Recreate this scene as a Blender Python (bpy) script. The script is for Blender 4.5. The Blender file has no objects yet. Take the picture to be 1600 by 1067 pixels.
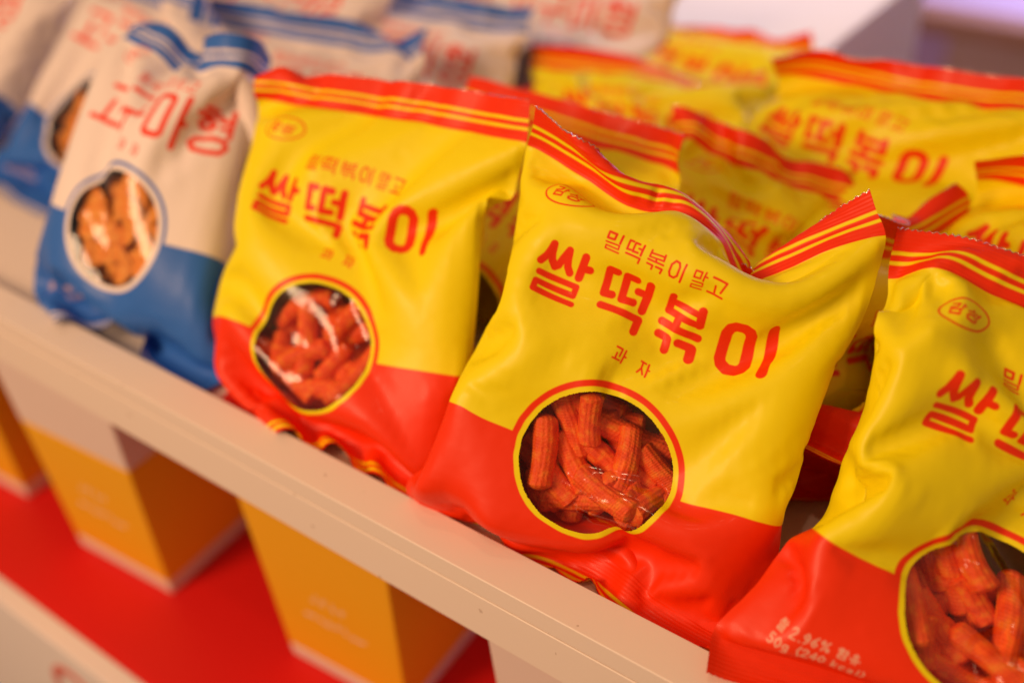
import bpy, math, random
import numpy as np
from mathutils import Matrix, Vector

S = bpy.context.scene
COL = S.collection

# ------------------------------------------------------------------ camera
cam_d = bpy.data.cameras.new('camera')
cam = bpy.data.objects.new('camera', cam_d); COL.objects.link(cam)
RIGHT = Vector((0.80455, 0.59223, -0.04431)); UP = Vector((-0.32092, 0.49633, 0.80664)); FWD = Vector((-0.49971, 0.63476, -0.58939))
CAM = Vector((0.18, -0.245, 0.345))
cam.matrix_world = Matrix(((RIGHT.x, UP.x, -FWD.x, CAM.x), (RIGHT.y, UP.y, -FWD.y, CAM.y), (RIGHT.z, UP.z, -FWD.z, CAM.z), (0, 0, 0, 1)))
cam_d.sensor_width = 36.0; cam_d.lens = 38.9
cam_d.clip_start = 0.02; cam_d.clip_end = 60
cam_d.dof.use_dof = True
cam_d.dof.focus_distance = 0.427
cam_d.dof.aperture_fstop = 3.1
S.camera = cam

# ------------------------------------------------------------------ world, lamps, exposure
W = bpy.data.worlds.new('World'); S.world = W; W.use_nodes = True
bg = W.node_tree.nodes['Background']
bg.inputs['Color'].default_value = (1.0, 0.62, 0.42, 1); bg.inputs['Strength'].default_value = 0.29

def lamp(name, kind, loc, target, power, color, size=0.1, **kw):
    d = bpy.data.lights.new(name, kind); d.energy = power; d.color = color
    if kind == 'AREA': d.shape = 'DISK'; d.size = size
    else: d.shadow_soft_size = size
    for k, v in kw.items(): setattr(d, k, v)
    o = bpy.data.objects.new(name, d); COL.objects.link(o)
    o.location = loc
    o.rotation_euler = (Vector(target) - Vector(loc)).to_track_quat('-Z', 'Y').to_euler()
    return o
WARM = (1.0, 0.63, 0.37)
lamp('aisle_panel_light', 'AREA', (-0.52, -1.02, 0.78), (0, 0.05, 0.05), 12.5, WARM, 0.50)
lamp('ceiling_spot', 'SPOT', (-0.25, 0.25, 2.0), (-0.1, 0.1, 0), 6, WARM, 0.03, spot_size=math.radians(70), spot_blend=0.6)
lamp('ceiling_spot', 'SPOT', (0.1, -0.5, 2.1), (0, 0.0, 0), 9, WARM, 0.03, spot_size=math.radians(60), spot_blend=0.6)
lamp('added_plinth_fill', 'SPOT', (-0.3, 1.7, 1.5), (-0.32, .78, 0), 85, (1.0, 0.84, 0.88), 0.2, spot_size=math.radians(26), spot_blend=0.5)  # added fill with no real fixture, coned to brighten only the plinth top
lamp('added_wall_fill', 'AREA', (0.2, 2.4, 0.6), (-0.1, 3.2, -.5), 60, (0.86, 0.78, 1.0), 0.6)  # unseen lilac fill, added so the far wall shows bright lavender

S.view_settings.view_transform = 'Standard'; S.view_settings.look = 'None'
S.view_settings.exposure = 0.18; S.view_settings.gamma = 1.0
S.render.engine = 'CYCLES'
S.cycles.max_bounces = 8; S.cycles.transparent_max_bounces = 12
S.cycles.use_denoising = True

# ------------------------------------------------------------------ helpers
def tag(o, label=None, cat=None, group=None, kind=None):
    if label: o['label'] = label
    if cat: o['category'] = cat
    if group: o['group'] = group
    if kind: o['kind'] = kind
    return o
def empty(name, loc, parent=None):
    o = bpy.data.objects.new(name, None); COL.objects.link(o); o.location = loc
    o.empty_display_size = 0.02
    if parent: o.parent = parent
    return o
def link(name, me, parent=None, mat=None):
    o = bpy.data.objects.new(name, me); COL.objects.link(o)
    if parent: o.parent = parent
    if mat: me.materials.append(mat)
    return o
def new_mat(name, color=(.8, .8, .8), rough=.5, spec=.5):
    m = bpy.data.materials.new(name); m.use_nodes = True
    b = m.node_tree.nodes['Principled BSDF']
    b.inputs['Base Color'].default_value = (*color, 1); b.inputs['Roughness'].default_value = rough
    b.inputs['Specular IOR Level'].default_value = spec
    return m, m.node_tree, b
def bump(nt, b, scale, strength, dist=0.001, detail=3):
    tc = nt.nodes.new('ShaderNodeTexCoord'); n = nt.nodes.new('ShaderNodeTexNoise'); bp = nt.nodes.new('ShaderNodeBump')
    n.inputs['Scale'].default_value = scale; n.inputs['Detail'].default_value = detail
    bp.inputs['Strength'].default_value = strength; bp.inputs['Distance'].default_value = dist
    nt.links.new(tc.outputs['Object'], n.inputs['Vector']); nt.links.new(n.outputs['Fac'], bp.inputs['Height'])
    nt.links.new(bp.outputs['Normal'], b.inputs['Normal'])
    return n, bp
def mesh_np(name, V, F):
    """mesh from an (n,3) array and an (m,k) index array"""
    me = bpy.data.meshes.new(name)
    k = F.shape[1]
    me.vertices.add(len(V)); me.vertices.foreach_set('co', V.astype(np.float32).ravel())
    me.loops.add(F.size); me.loops.foreach_set('vertex_index', F.astype(np.int32).ravel())
    me.polygons.add(len(F)); me.polygons.foreach_set('loop_start', np.arange(0, F.size, k, dtype=np.int32))
    me.polygons.foreach_set('use_smooth', np.ones(len(F), bool))
    me.update(calc_edges=True); me.validate()
    return me
def box_mesh(name, x0, x1, y0, y1, z0, z1, bev=0.0):
    import bmesh
    bm = bmesh.new(); bmesh.ops.create_cube(bm, size=1)
    for v in bm.verts:
        v.co = Vector(((x0 + x1) / 2 + v.co.x * (x1 - x0), (y0 + y1) / 2 + v.co.y * (y1 - y0), (z0 + z1) / 2 + v.co.z * (z1 - z0)))
    if bev: bmesh.ops.bevel(bm, geom=bm.edges[:], offset=bev, segments=3, affect='EDGES', profile=.5)
    me = bpy.data.meshes.new(name); bm.to_mesh(me); bm.free()
    return me

# ------------------------------------------------------------------ shelf and the place round it
m_lip, nt, b = new_mat('warm_white_paint', (.86, .74, .64), .42, .35)
n, bp = bump(nt, b, 900, .06, .0004)
sp = nt.nodes.new('ShaderNodeTexNoise'); sp.inputs['Scale'].default_value = 160; sp.inputs['Detail'].default_value = 2
rp = nt.nodes.new('ShaderNodeValToRGB'); rp.color_ramp.elements[0].position = .235; rp.color_ramp.elements[1].position = .255
rp.color_ramp.elements[0].color = (.60, .47, .38, 1); rp.color_ramp.elements[1].color = (.86, .74, .64, 1)
tc = nt.nodes.new('ShaderNodeTexCoord')
nt.links.new(tc.outputs['Object'], sp.inputs['Vector']); nt.links.new(sp.outputs['Fac'], rp.inputs['Fac']); nt.links.new(rp.outputs['Color'], b.inputs['Base Color'])
m_red, nt, b = new_mat('red_laminate', (.72, .012, .010), .45, .3)
m_white, nt, b = new_mat('white_board', (.86, .80, .78), .5, .3)

sh = tag(empty('display_shelf', (-.3, .2, -.026)), 'cream painted display shelf with raised front lip holding the snack bags', 'shelf')
def part(name, me, par, mat, label=None):
    o = link(name, me, par, mat)
    o.matrix_parent_inverse = Matrix.Translation(-par.location)
    if label: o['label'] = label
    return o
part('shelf_board', box_mesh('shelf_board', -2.2, .9, .0002, .53, -.024, 0), sh, m_lip)
part('back_edge', box_mesh('back_edge', -2.2, .9, .5302, .542, -.0262, .0), sh, m_lip)
part('front_lip', box_mesh('front_lip', -2.2, .9, -.0200, 0, -.0005, .010, .0005), sh, m_lip)
part('front_panel', box_mesh('front_panel', -2.2, .9, -.0203, -.0003, -.0262, -.0010, .0005), sh, m_lip)

lo = tag(empty('lower_shelf', (-.3, 0, -.205)), 'lower red shelf with white front edge beneath the snack bags', 'shelf')
part('red_deck', box_mesh('red_deck', -2.2, .9, -.0550, .62, -.235, -.205, .001), lo, m_red)
part('white_fascia', box_mesh('white_fascia', -2.2, .9, -.0685, -.0552, -.56, -.2045, .001), lo, m_white)
import bmesh
def ring_mesh(name, r0, r1, th=.0006):
    bm = bmesh.new(); N = 64
    loops = []
    for r, y in ((r0, 0), (r0, -th), (r1, -th), (r1, 0)):
        loops.append([bm.verts.new((r * math.cos(2 * math.pi * i / N), y, r * math.sin(2 * math.pi * i / N))) for i in range(N)])
    for a in range(4):
        A, B = loops[a], loops[(a + 1) % 4]
        for i in range(N): bm.faces.new((A[i], A[(i + 1) % N], B[(i + 1) % N], B[i]))
    bmesh.ops.recalc_face_normals(bm, faces=bm.faces[:])
    me = bpy.data.meshes.new(name); bm.to_mesh(me); bm.free(); return me
m_pink, nt, b = new_mat('faded_red_print', (.70, .16, .12), .5, .3)
rg = link('printed_ring', ring_mesh('printed_ring', .024, .031), lo, m_pink); rg.location = (-.330 + .3, -.0686, -.258 + .205)

# yellow cartons on the lower shelf
m_carton, nt, b = new_mat('yellow_card', (.88, .45, .012), .5, .3)
m_card, nt, b = new_mat('white_card', (.80, .66, .60), .5, .3)
def taper_box(name, w0, d0, w1, d1, z0, z1, bev=.0015):
    bm = bmesh.new(); vs = []
    for z, w, d in ((z0, w0, d0), (z1, w1, d1)):
        vs.append([bm.verts.new((sx * w / 2, sy * d / 2, z)) for sx, sy in ((-1, -1), (1, -1), (1, 1), (-1, 1))])
    for i in range(4): bm.faces.new((vs[0][i], vs[0][(i + 1) % 4], vs[1][(i + 1) % 4], vs[1][i]))
    bm.faces.new(vs[0][::-1]); bm.faces.new(vs[1])
    bmesh.ops.bevel(bm, geom=bm.edges[:], offset=bev, segments=2, affect='EDGES', profile=.5)
    bmesh.ops.recalc_face_normals(bm, faces=bm.faces[:])
    me = bpy.data.meshes.new(name); bm.to_mesh(me); bm.free(); return me
def lerp(a, b, t): return a + (b - a) * t
ZB, ZT = 0.0, .17
W0, W1 = .089, .105
def seg(name, z0, z1, mat, par=None, inset=0):
    w0 = lerp(W0, W1, z0 / ZT) - inset; w1 = lerp(W0, W1, z1 / ZT) - inset
    return link(name, taper_box(name, w0, w0, w1, w1, z0, z1), par, mat)
CARTONS = [(-.515, .042, 'yellow carton with white rim at the left end of the lower shelf'),
           (-.3545, .042, 'yellow carton with white top band below the blue snack bag'),
           (-.166, .060, 'yellow carton standing below the two front yellow bags, middle of the lower row'),
           (.016, .050, 'yellow carton at the right end of the lower row, nearly hidden by the shelf edge')]
carton_mesh = {}
for i, (x, y, lab) in enumerate(CARTONS):
    c = empty('snack_carton', (x, y, -.2048)); c.rotation_euler = (0, 0, math.radians(4))
    tag(c, lab, 'carton', 'yellow cartons on the lower shelf')
    if not carton_mesh:
        a = seg('bottom_rim', 0, .0105, m_card, c); b_ = seg('printed_body', .0106, .114, m_carton, c); t_ = seg('top_band', .1141, .17, m_card, c)
        tall = (seg('printed_body', .0106, .164, m_carton), seg('top_band', .1641, .17, m_card))
        # two short rows of faint lettering on the front face
        bm = bmesh.new(); rng = random.Random(4)
        for row, (zz, n0, x0, dx, hh) in enumerate(((.073, 4, -.012, .0065, .006), (.054, 8, -.022, .0058, .0042))):
            for k in range(n0):
                for q in range(3):
                    cx = x0 + k * dx + rng.uniform(0, .003); cz = zz + rng.uniform(-hh / 2, hh / 2)
                    horiz = rng.random() < .5
                    sx, sz = ((.0034, .0008) if horiz else (.0008, .0036))
                    yy = -lerp(W0, W1, cz / ZT) / 2 - .0002
                    vs = [bm.verts.new((cx + ax * sx / 2, yy + dy, cz + az * sz / 2)) for dy in (0, .0003) for ax, az in ((-1, -1), (1, -1), (1, 1), (-1, 1))]
                    for f4 in ((0, 1, 2, 3), (7, 6, 5, 4), (0, 4, 5, 1), (1, 5, 6, 2), (2, 6, 7, 3), (3, 7, 4, 0)): bm.faces.new([vs[j] for j in f4])
        me = bpy.data.meshes.new('carton_lettering'); bm.to_mesh(me); bm.free()
        l_ = link('carton_lettering', me, c, m_card)
        carton_mesh = [a, b_, t_, l_]
    else:
        for p in ((carton_mesh[0], *tall, carton_mesh[3]) if i == 2 else carton_mesh):
            q = p if p in tall else p.copy()
            if p in tall: q.parent = c; continue
            q = q; COL.objects.link(q); q.parent = c

# background: plinth, counter, wall and floor
m_sign, nt, b = new_mat('white_sign_card', (.88, .86, .88), .6, .2)
m_lilac, nt, b = new_mat('lilac_paint', (.62, .50, .82), .6, .2)
m_tan, nt, b = new_mat('tan_laminate', (.52, .33, .22), .5, .3); bump(nt, b, 60, .05)
m_mauve, nt, b = new_mat('mauve_panel', (.5, .33, .45), .5, .3)
m_brown, nt, b = new_mat('brown_edge', (.40, .20, .10), .45, .3)
m_floor, nt, b = new_mat('grey_floor', (.30, .26, .25), .5, .3); bump(nt, b, 12, .05)
m_wall, nt, b = new_mat('pale_wall', (.70, .60, .62), .7, .2)
fl = link('floor', box_mesh('floor', -5, 5, -3, 6, -1.02, -1.0), None, m_floor); tag(fl, kind='structure')
wl = link('wall', box_mesh('wall', -5, 5, 3.2, 3.3, -1.0, 2.4), None, m_lilac); tag(wl, kind='structure')
pl = tag(empty('white_plinth', (-.5, .66, -1.0)), 'plain white plinth block directly behind the rear yellow bags', 'plinth')
part('block', box_mesh('block', -1.3, -.130, .555, .80, -1.0, .004, .002), pl, m_sign)
part('base_board', box_mesh('base_board', -1.32, -.122, .548, .81, -1.0, -.92, .002), pl, m_tan)
fc = tag(empty('far_counter', (.1, 1.7, -1.0)), 'blurred tan counter with mauve end panel in the far right background', 'counter')
part('counter_body', box_mesh('counter_body', -.290, 1.2, 1.5, 1.53, -1.0, -.318, .003), fc, m_tan)
part('end_panel', box_mesh('end_panel', -.352, -.292, 1.51, 1.53, -1.0, -.318, .003), fc, m_mauve)
part('counter_top', box_mesh('counter_top', -.362, 1.22, 1.48, 1.54, -.317, -.288, .003), fc, m_brown)


# ------------------------------------------------------------------ bag film
def film_mat(name, rough, spec, coat=0.0):
    m, nt, b = new_mat(name, (1, 1, 1), rough, spec)
    at = nt.nodes.new('ShaderNodeAttribute'); at.attribute_name = 'print'
    nt.links.new(at.outputs['Color'], b.inputs['Base Color'])
    b.inputs['Coat Weight'].default_value = coat; b.inputs['Coat Roughness'].default_value = .12
    bump(nt, b, 220, .10, .0006, 3)
    return m
m_film = film_mat('printed_film', .46, .28, .03)
m_cut, nt, b = new_mat('silver_cut_film', (.80, .74, .70), .14, .5); b.inputs['Metallic'].default_value = .85
m_clear = bpy.data.materials.new('clear_film'); m_clear.use_nodes = True
nt = m_clear.node_tree; nt.nodes.clear()
out = nt.nodes.new('ShaderNodeOutputMaterial'); mix = nt.nodes.new('ShaderNodeMixShader'); tr = nt.nodes.new('ShaderNodeBsdfTransparent'); gl = nt.nodes.new('ShaderNodeBsdfGlossy'); fr = nt.nodes.new('ShaderNodeLayerWeight')
gl.inputs['Roughness'].default_value = .12; fr.inputs['Blend'].default_value = .22; tr.inputs['Color'].default_value = (.97, .96, .95, 1)
tc = nt.nodes.new('ShaderNodeTexCoord'); nz = nt.nodes.new('ShaderNodeTexNoise'); bp = nt.nodes.new('ShaderNodeBump')
nz.inputs['Scale'].default_value = 130; nz.inputs['Detail'].default_value = 2; bp.inputs['Strength'].default_value = .35; bp.inputs['Distance'].default_value = .0012
nt.links.new(tc.outputs['Object'], nz.inputs['Vector']); nt.links.new(nz.outputs['Fac'], bp.inputs['Height'])
nt.links.new(bp.outputs['Normal'], gl.inputs['Normal']); nt.links.new(bp.outputs['Normal'], fr.inputs['Normal'])
mr = nt.nodes.new('ShaderNodeMapRange'); mr.inputs['To Min'].default_value = .02; mr.inputs['To Max'].default_value = .35
nt.links.new(fr.outputs['Facing'], mr.inputs['Value']); nt.links.new(mr.outputs['Result'], mix.inputs['Fac']); nt.links.new(tr.outputs[0], mix.inputs[1]); nt.links.new(gl.outputs[0], mix.inputs[2]); nt.links.new(mix.outputs[0], out.inputs['Surface'])

# ------------------------------------------------------------------ the print on a bag, in units of the window ring's radius
R = .15 / 4.32; HW = 2.35; YT, YB = -3.9, 1.9; SEAL_T, SEAL_B = -3.36, 1.42
NU, NV = 45, 57
STROKES = {'title': [(0.0914, [(-1.425, -2.019), (-1.378, -2.095), (-1.35, -2.188), (-1.337, -2.253)]), (0.0914, [(-1.337, -2.253), (-1.326, -2.145), (-1.299, -2.065), (-1.244, -2.008), (-1.209, -2.035), (-1.185, -2.13), (-1.16, -2.196), (-1.14, -2.247)]), (0.0914, [(-1.14, -2.247), (-1.125, -2.138), (-1.102, -2.056), (-1.058, -2.001)]), (0.0996, [(-0.935, -2.241), (-0.94, -1.985)]), (0.096, [(-0.921, -2.1), (-0.845, -2.109)]), (0.075, [(-1.398, -1.891), (-0.93, -1.873), (-0.931, -1.762), (-1.396, -1.78), (-1.397, -1.681), (-0.913, -1.654)]), (0.0937, [(-0.536, -2.205), (-0.628, -2.209), (-0.617, -1.915), (-0.526, -1.923)]), (0.0937, [(-0.3, -2.192), (-0.419, -2.2), (-0.409, -1.91), (-0.267, -1.918)]), (0.1054, [(-0.132, -2.199), (-0.134, -1.873)]), (0.0937, [(-0.251, -2.056), (-0.144, -2.055)]), (0.089, [(-0.605, -1.772), (-0.129, -1.757)]), (0.1031, [(-0.129, -1.748), (-0.133, -1.615)]), (0.089, [(0.152, -2.189), (0.149, -2.001)]), (0.1031, [(0.533, -2.161), (0.558, -1.976)]), (0.0796, [(0.189, -2.119), (0.525, -2.107)]), (0.0867, [(0.149, -2.001), (0.558, -1.976)]), (0.0984, [(0.309, -1.937), (0.309, -1.867)]), (0.0937, [(0.124, -1.855), (0.592, -1.818)]), (0.0914, [(0.138, -1.715), (0.259, -1.703)]), (0.1007, [(0.268, -1.694), (0.278, -1.566)]), (0.0984, [(0.397, -1.69), (0.555, -1.684)]), (0.1218, [(0.565, -1.668), (0.576, -1.558)]), (0.1312, [(0.942, -2.123), (1.034, -2.136), (1.104, -2.109), (1.145, -2.046), (1.184, -1.697), (1.158, -1.634), (1.105, -1.599), (1.004, -1.594), (0.925, -1.639), (0.896, -1.693), (0.87, -1.996), (0.891, -2.08), (0.942, -2.123)]), (0.1335, [(1.381, -2.177), (1.442, -1.584)])],
 'sub': [(0.0283, [(-0.786, -2.622), (-0.698, -2.622), (-0.697, -2.561), (-0.779, -2.556), (-0.786, -2.622)]), (0.0283, [(-0.624, -2.631), (-0.622, -2.538)]), (0.0202, [(-0.78, -2.511), (-0.619, -2.515), (-0.617, -2.471), (-0.766, -2.473), (-0.765, -2.436), (-0.601, -2.433)]), (0.0263, [(-0.491, -2.624), (-0.533, -2.624), (-0.528, -2.521), (-0.482, -2.525)]), (0.0263, [(-0.412, -2.619), (-0.464, -2.62), (-0.457, -2.518), (-0.398, -2.522)]), (0.0283, [(-0.356, -2.624), (-0.357, -2.508)]), (0.0243, [(-0.403, -2.572), (-0.364, -2.572)]), (0.0243, [(-0.521, -2.474), (-0.352, -2.471), (-0.355, -2.415)]), (0.0243, [(-0.254, -2.615), (-0.255, -2.543)]), (0.0263, [(-0.09, -2.617), (-0.086, -2.552)]), (0.0222, [(-0.249, -2.587), (-0.092, -2.597)]), (0.0222, [(-0.255, -2.543), (-0.086, -2.552)]), (0.0263, [(-0.17, -2.54), (-0.168, -2.513)]), (0.0243, [(-0.263, -2.51), (-0.075, -2.506)]), (0.0243, [(-0.257, -2.462), (-0.188, -2.459), (-0.191, -2.414)]), (0.0263, [(-0.148, -2.459), (-0.074, -2.456), (-0.081, -2.407)]), (0.0273, [(0.045, -2.608), (0.089, -2.601), (0.11, -2.559), (0.11, -2.454), (0.08, -2.422), (0.032, -2.427), (0.011, -2.47), (0.011, -2.558), (0.045, -2.608)]), (0.0273, [(0.169, -2.612), (0.161, -2.4)]), (0.0222, [(0.294, -2.598), (0.367, -2.598), (0.366, -2.526), (0.294, -2.523), (0.294, -2.598)]), (0.0222, [(0.41, -2.607), (0.404, -2.506)]), (0.0222, [(0.406, -2.562), (0.44, -2.56)]), (0.0182, [(0.29, -2.476), (0.41, -2.475), (0.41, -2.435), (0.29, -2.434), (0.291, -2.394), (0.413, -2.394)]), (0.0253, [(0.5, -2.589), (0.662, -2.578), (0.629, -2.446)]), (0.0253, [(0.552, -2.502), (0.561, -2.417)]), (0.0253, [(0.483, -2.401), (0.664, -2.392)])],
 'logo': [(0.0222, [(-1.144, -3.079), (-1.147, -3.041), (-1.164, -3.003), (-1.195, -2.966), (-1.237, -2.933), (-1.29, -2.905), (-1.349, -2.883), (-1.413, -2.868), (-1.477, -2.862), (-1.539, -2.864), (-1.596, -2.875), (-1.645, -2.893), (-1.683, -2.919), (-1.708, -2.95), (-1.72, -2.985), (-1.717, -3.023), (-1.7, -3.061), (-1.669, -3.097), (-1.627, -3.131), (-1.574, -3.159), (-1.515, -3.181), (-1.451, -3.196), (-1.387, -3.202), (-1.324, -3.2), (-1.267, -3.189), (-1.219, -3.171), (-1.181, -3.145), (-1.155, -3.114), (-1.144, -3.079)]), (0.0233, [(-1.587, -3.091), (-1.522, -3.097), (-1.541, -3.049), (-1.602, -3.029)]), (0.0233, [(-1.473, -3.098), (-1.494, -3.033)]), (0.0233, [(-1.481, -3.07), (-1.458, -3.072)]), (0.0233, [(-1.599, -3.007), (-1.506, -3.015), (-1.512, -2.966), (-1.605, -2.959), (-1.599, -3.007)]), (0.0233, [(-1.36, -3.095), (-1.374, -3.063), (-1.423, -3.038)]), (0.0233, [(-1.369, -3.07), (-1.342, -3.046)]), (0.0233, [(-1.271, -3.095), (-1.302, -3.035)]), (0.0233, [(-1.326, -3.074), (-1.287, -3.065)]), (0.0233, [(-1.411, -3.006), (-1.364, -3.02), (-1.317, -3.011), (-1.303, -2.994), (-1.326, -2.972), (-1.375, -2.963), (-1.423, -2.966), (-1.43, -2.986), (-1.411, -3.006)])],
 'snack': [(0.0241, [(-0.239, -1.379), (-0.167, -1.374), (-0.17, -1.292)]), (0.0241, [(-0.213, -1.314), (-0.212, -1.257)]), (0.0222, [(-0.245, -1.247), (-0.152, -1.246)]), (0.0251, [(-0.12, -1.374), (-0.12, -1.228)]), (0.0222, [(-0.111, -1.307), (-0.092, -1.306)]), (0.0232, [(0.094, -1.346), (0.156, -1.337)]), (0.0241, [(0.121, -1.326), (0.123, -1.272), (0.092, -1.211)]), (0.0232, [(0.123, -1.272), (0.159, -1.203)]), (0.0251, [(0.19, -1.34), (0.197, -1.187)]), (0.0222, [(0.193, -1.275), (0.218, -1.272)])]}
def sc_(pts, cx, cy, sx, sy): return [(cx + x * sx, cy + y * sy) for x, y in pts]
def sweet():
    L = []
    w = .085
    def g(cx, *polys, ww=w, s=1.0):
        for p in polys: L.append((ww, sc_(p, cx, -1.9, s, s)))
    g(-1.15, [(-.28, -.33), (.24, -.33), (.14, .05)], [(-.1, -.06), (-.1, .3)], [(-.33, .31), (.3, .31)])
    g(-.38, [(-.28, -.35), (.24, -.35), (.2, -.02)], [(-.34, .05), (.33, .05)], [(0, .05), (-.03, .38)])
    g(.39, [(-.2, -.34), (0, -.34), (.05, -.28), (.05, .28), (0, .33), (-.2, .33), (-.25, .28), (-.25, -.28), (-.2, -.34)], [(.27, -.38), (.27, .42)], [(.27, .02), (.36, .02)], ww=.095)
    g(1.17, [(-.2, -.38), (.05, -.38)], [(-.3, -.27), (.14, -.27)], [(-.08, -.2), (.04, -.13), (.0, -.04), (-.14, -.04), (-.2, -.12), (-.08, -.2)], [(.3, -.38), (.3, .08)], [(.16, -.2), (.3, -.2)], [(.16, -.06), (.3, -.06)],
      [(.03, .13), (.25, .16), (.3, .26), (.22, .36), (.0, .38), (-.2, .35), (-.26, .25), (-.18, .16), (.03, .13)])
    return L
def latin():
    L = []; w = .016
    def put(x, y, h, *polys):
        for p in polys: L.append((w, [(x + a * h, y + b_ * h) for a, b_ in p]))
    G = {'2': ([(0, .2), (.15, 0), (.45, 0), (.55, .25), (0, 1), (.6, 1)],), '.': ([(.2, .97), (.22, 1)],),
         '9': ([(.55, .3), (.3, 0), (.05, .3), (.3, .55), (.55, .3), (.5, .7), (.2, 1)],), '6': ([(.5, 0), (.15, .4), (.05, .7), (.3, 1), (.55, .7), (.3, .45), (.08, .65)],),
         '%': ([(.2, 0), (.35, .2), (.2, .4), (.05, .2), (.2, 0)], [(.75, 0), (.2, 1)], [(.75, .6), (.9, .8), (.75, 1), (.6, .8), (.75, .6)]),
         '5': ([(.5, 0), (.1, 0), (.08, .42), (.4, .42), (.55, .7), (.35, 1), (.05, .95)],), '0': ([(.3, 0), (.55, .3), (.55, .7), (.3, 1), (.05, .7), (.05, .3), (.3, 0)],),
         'g': ([(.5, .35), (.2, .35), (.05, .6), (.2, .85), (.5, .85)], [(.5, .35), (.5, 1.1), (.3, 1.25), (.08, 1.2)]), '(': ([(.35, -.1), (.12, .4), (.35, 1.15)],), ')': ([(.1, -.1), (.33, .4), (.1, 1.15)],),
         '4': ([(.45, 1), (.45, 0), (0, .7), (.62, .7)],), 'k': ([(.08, 0), (.08, 1)], [(.5, .35), (.1, .7), (.5, 1)]), 'c': ([(.5, .42), (.2, .35), (.05, .67), (.2, 1), (.5, .93)],),
         'a': ([(.08, .4), (.4, .35), (.48, .55), (.48, 1)], [(.48, .65), (.15, .68), (.08, .88), (.3, 1), (.48, .85)]), 'l': ([(.2, 0), (.2, 1)],), ' ': (),
         '쌀': ([(0, .4), (.2, 0), (.32, .4), (.45, 0), (.6, .4)], [(.8, 0), (.8, .5)], [(.8, .22), (.95, .22)], [(.1, .58), (.8, .58), (.8, .78), (.1, .78), (.1, 1), (.85, 1)]),
         '함': ([(.15, 0), (.4, 0)], [(0, .13), (.55, .13)], [(.28, .22), (.45, .34), (.28, .46), (.1, .34), (.28, .22)], [(.75, 0), (.75, .52)], [(.75, .26), (.92, .26)], [(.15, .62), (.78, .62), (.78, 1), (.15, 1), (.15, .62)]),
         '유': ([(.45, 0), (.65, .2), (.45, .4), (.25, .2), (.45, 0)], [(0, .58), (.9, .58)], [(.3, .58), (.3, 1)], [(.6, .58), (.6, 1)])}
    for txt, x0, y0, h in (('쌀 2.96% 함유', -1.84, .90, .10), ('50g (240 kcal)', -1.84, 1.06, .095)):
        x = x0
        for ch in txt:
            put(x, y0, h, *G[ch]); x += h * {' ': .5, '.': .45, '%': 1.15, 'l': .5, '(': .6, ')': .6}.get(ch, 1.2 if ord(ch) > 1000 else .82)
    return L
STROKES['logo'] = [(w_, [(x, y + .15) for x, y in p]) for w_, p in STROKES['logo']]
TITLES = {'rice': STROKES['title'] + STROKES['sub'] + STROKES['logo'] + STROKES['snack'],
          'sweet': [(w_, [(x, y * .95) for x, y in p]) for w_, p in sweet() + STROKES['logo'] + STROKES['snack'] + STROKES['sub']]}
FINE = latin()
YEL = np.array((.92, .79, .002)); RED = np.array((.90, .036, .001)); WHT = np.array((.89, .79, .74)); BLU = np.array((.030, .15, .56)); CRM = np.array((.85, .52, .36))

def stroke_ink(X, Y, strokes, soft):
    ink = np.zeros(X.shape, np.float32); ux = X[X.shape[0] // 2]; vy = Y[:, X.shape[1] // 2]
    for w, pts in strokes:
        for (ax, ay), (bx, by) in zip(pts[:-1], pts[1:]):
            m = w + 3 * soft + .03
            i0, i1 = np.searchsorted(ux, (min(ax, bx) - m, max(ax, bx) + m)); j0, j1 = np.searchsorted(vy, (min(ay, by) - m, max(ay, by) + m))
            if i1 <= i0 or j1 <= j0: continue
            x = X[j0:j1, i0:i1] - ax; y = Y[j0:j1, i0:i1] - ay; dx, dy = bx - ax, by - ay
            t = np.clip((x * dx + y * dy) / (dx * dx + dy * dy + 1e-9), 0, 1)
            d = np.hypot(x - t * dx, y - t * dy)
            ink[j0:j1, i0:i1] = np.maximum(ink[j0:j1, i0:i1], np.clip(.5 + (w / 2 - d) / soft, 0, 1))
    return ink
RING_RISE = {'rice': 0.0, 'sweet': 0.45}
def paint(X, Y, design, soft, front=True, fine=True, hems=True):
    top, low, ringc, word = (YEL, RED, RED, RED) if design == 'rice' else (WHT, BLU, BLU, RED)
    def over(c, col, a): return c * (1 - a[..., None]) + col * a[..., None]
    def step(d): return np.clip(.5 + d / soft, 0, 1)
    c = np.broadcast_to(top, X.shape + (3,)).copy()
    Yb = Y; Y = Y + RING_RISE[design]
    c = over(c, low, step(Y - (0 if front else .03)))
    r = np.hypot(X, Y)
    if front:
        w0, w1 = (.865, .925) if design == 'rice' else (.865, .945)
        c = over(c, ringc, step(1.0 - r)); c = over(c, top, step(w1 - r))
        c = over(c, word, stroke_ink(X, Y, TITLES[design], soft))
        if fine: c = over(c, CRM, .85 * stroke_ink(X, Yb, FINE, soft))
    Y = Yb
    for s0, s1 in ((YT - .3, SEAL_T), (SEAL_B + .02, YB + .3)):
        c = over(c, low, step(Y - s0) * step(s1 - Y))
    for a, b_ in ((YT + .25, YT + .292), (YT + .355, YT + .397)) + (((SEAL_B + .30, SEAL_B + .335), (SEAL_B + .385, SEAL_B + .42)) if hems else ()):
        c = over(c, top, step(Y - a) * step(b_ - Y))
    return c

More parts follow.
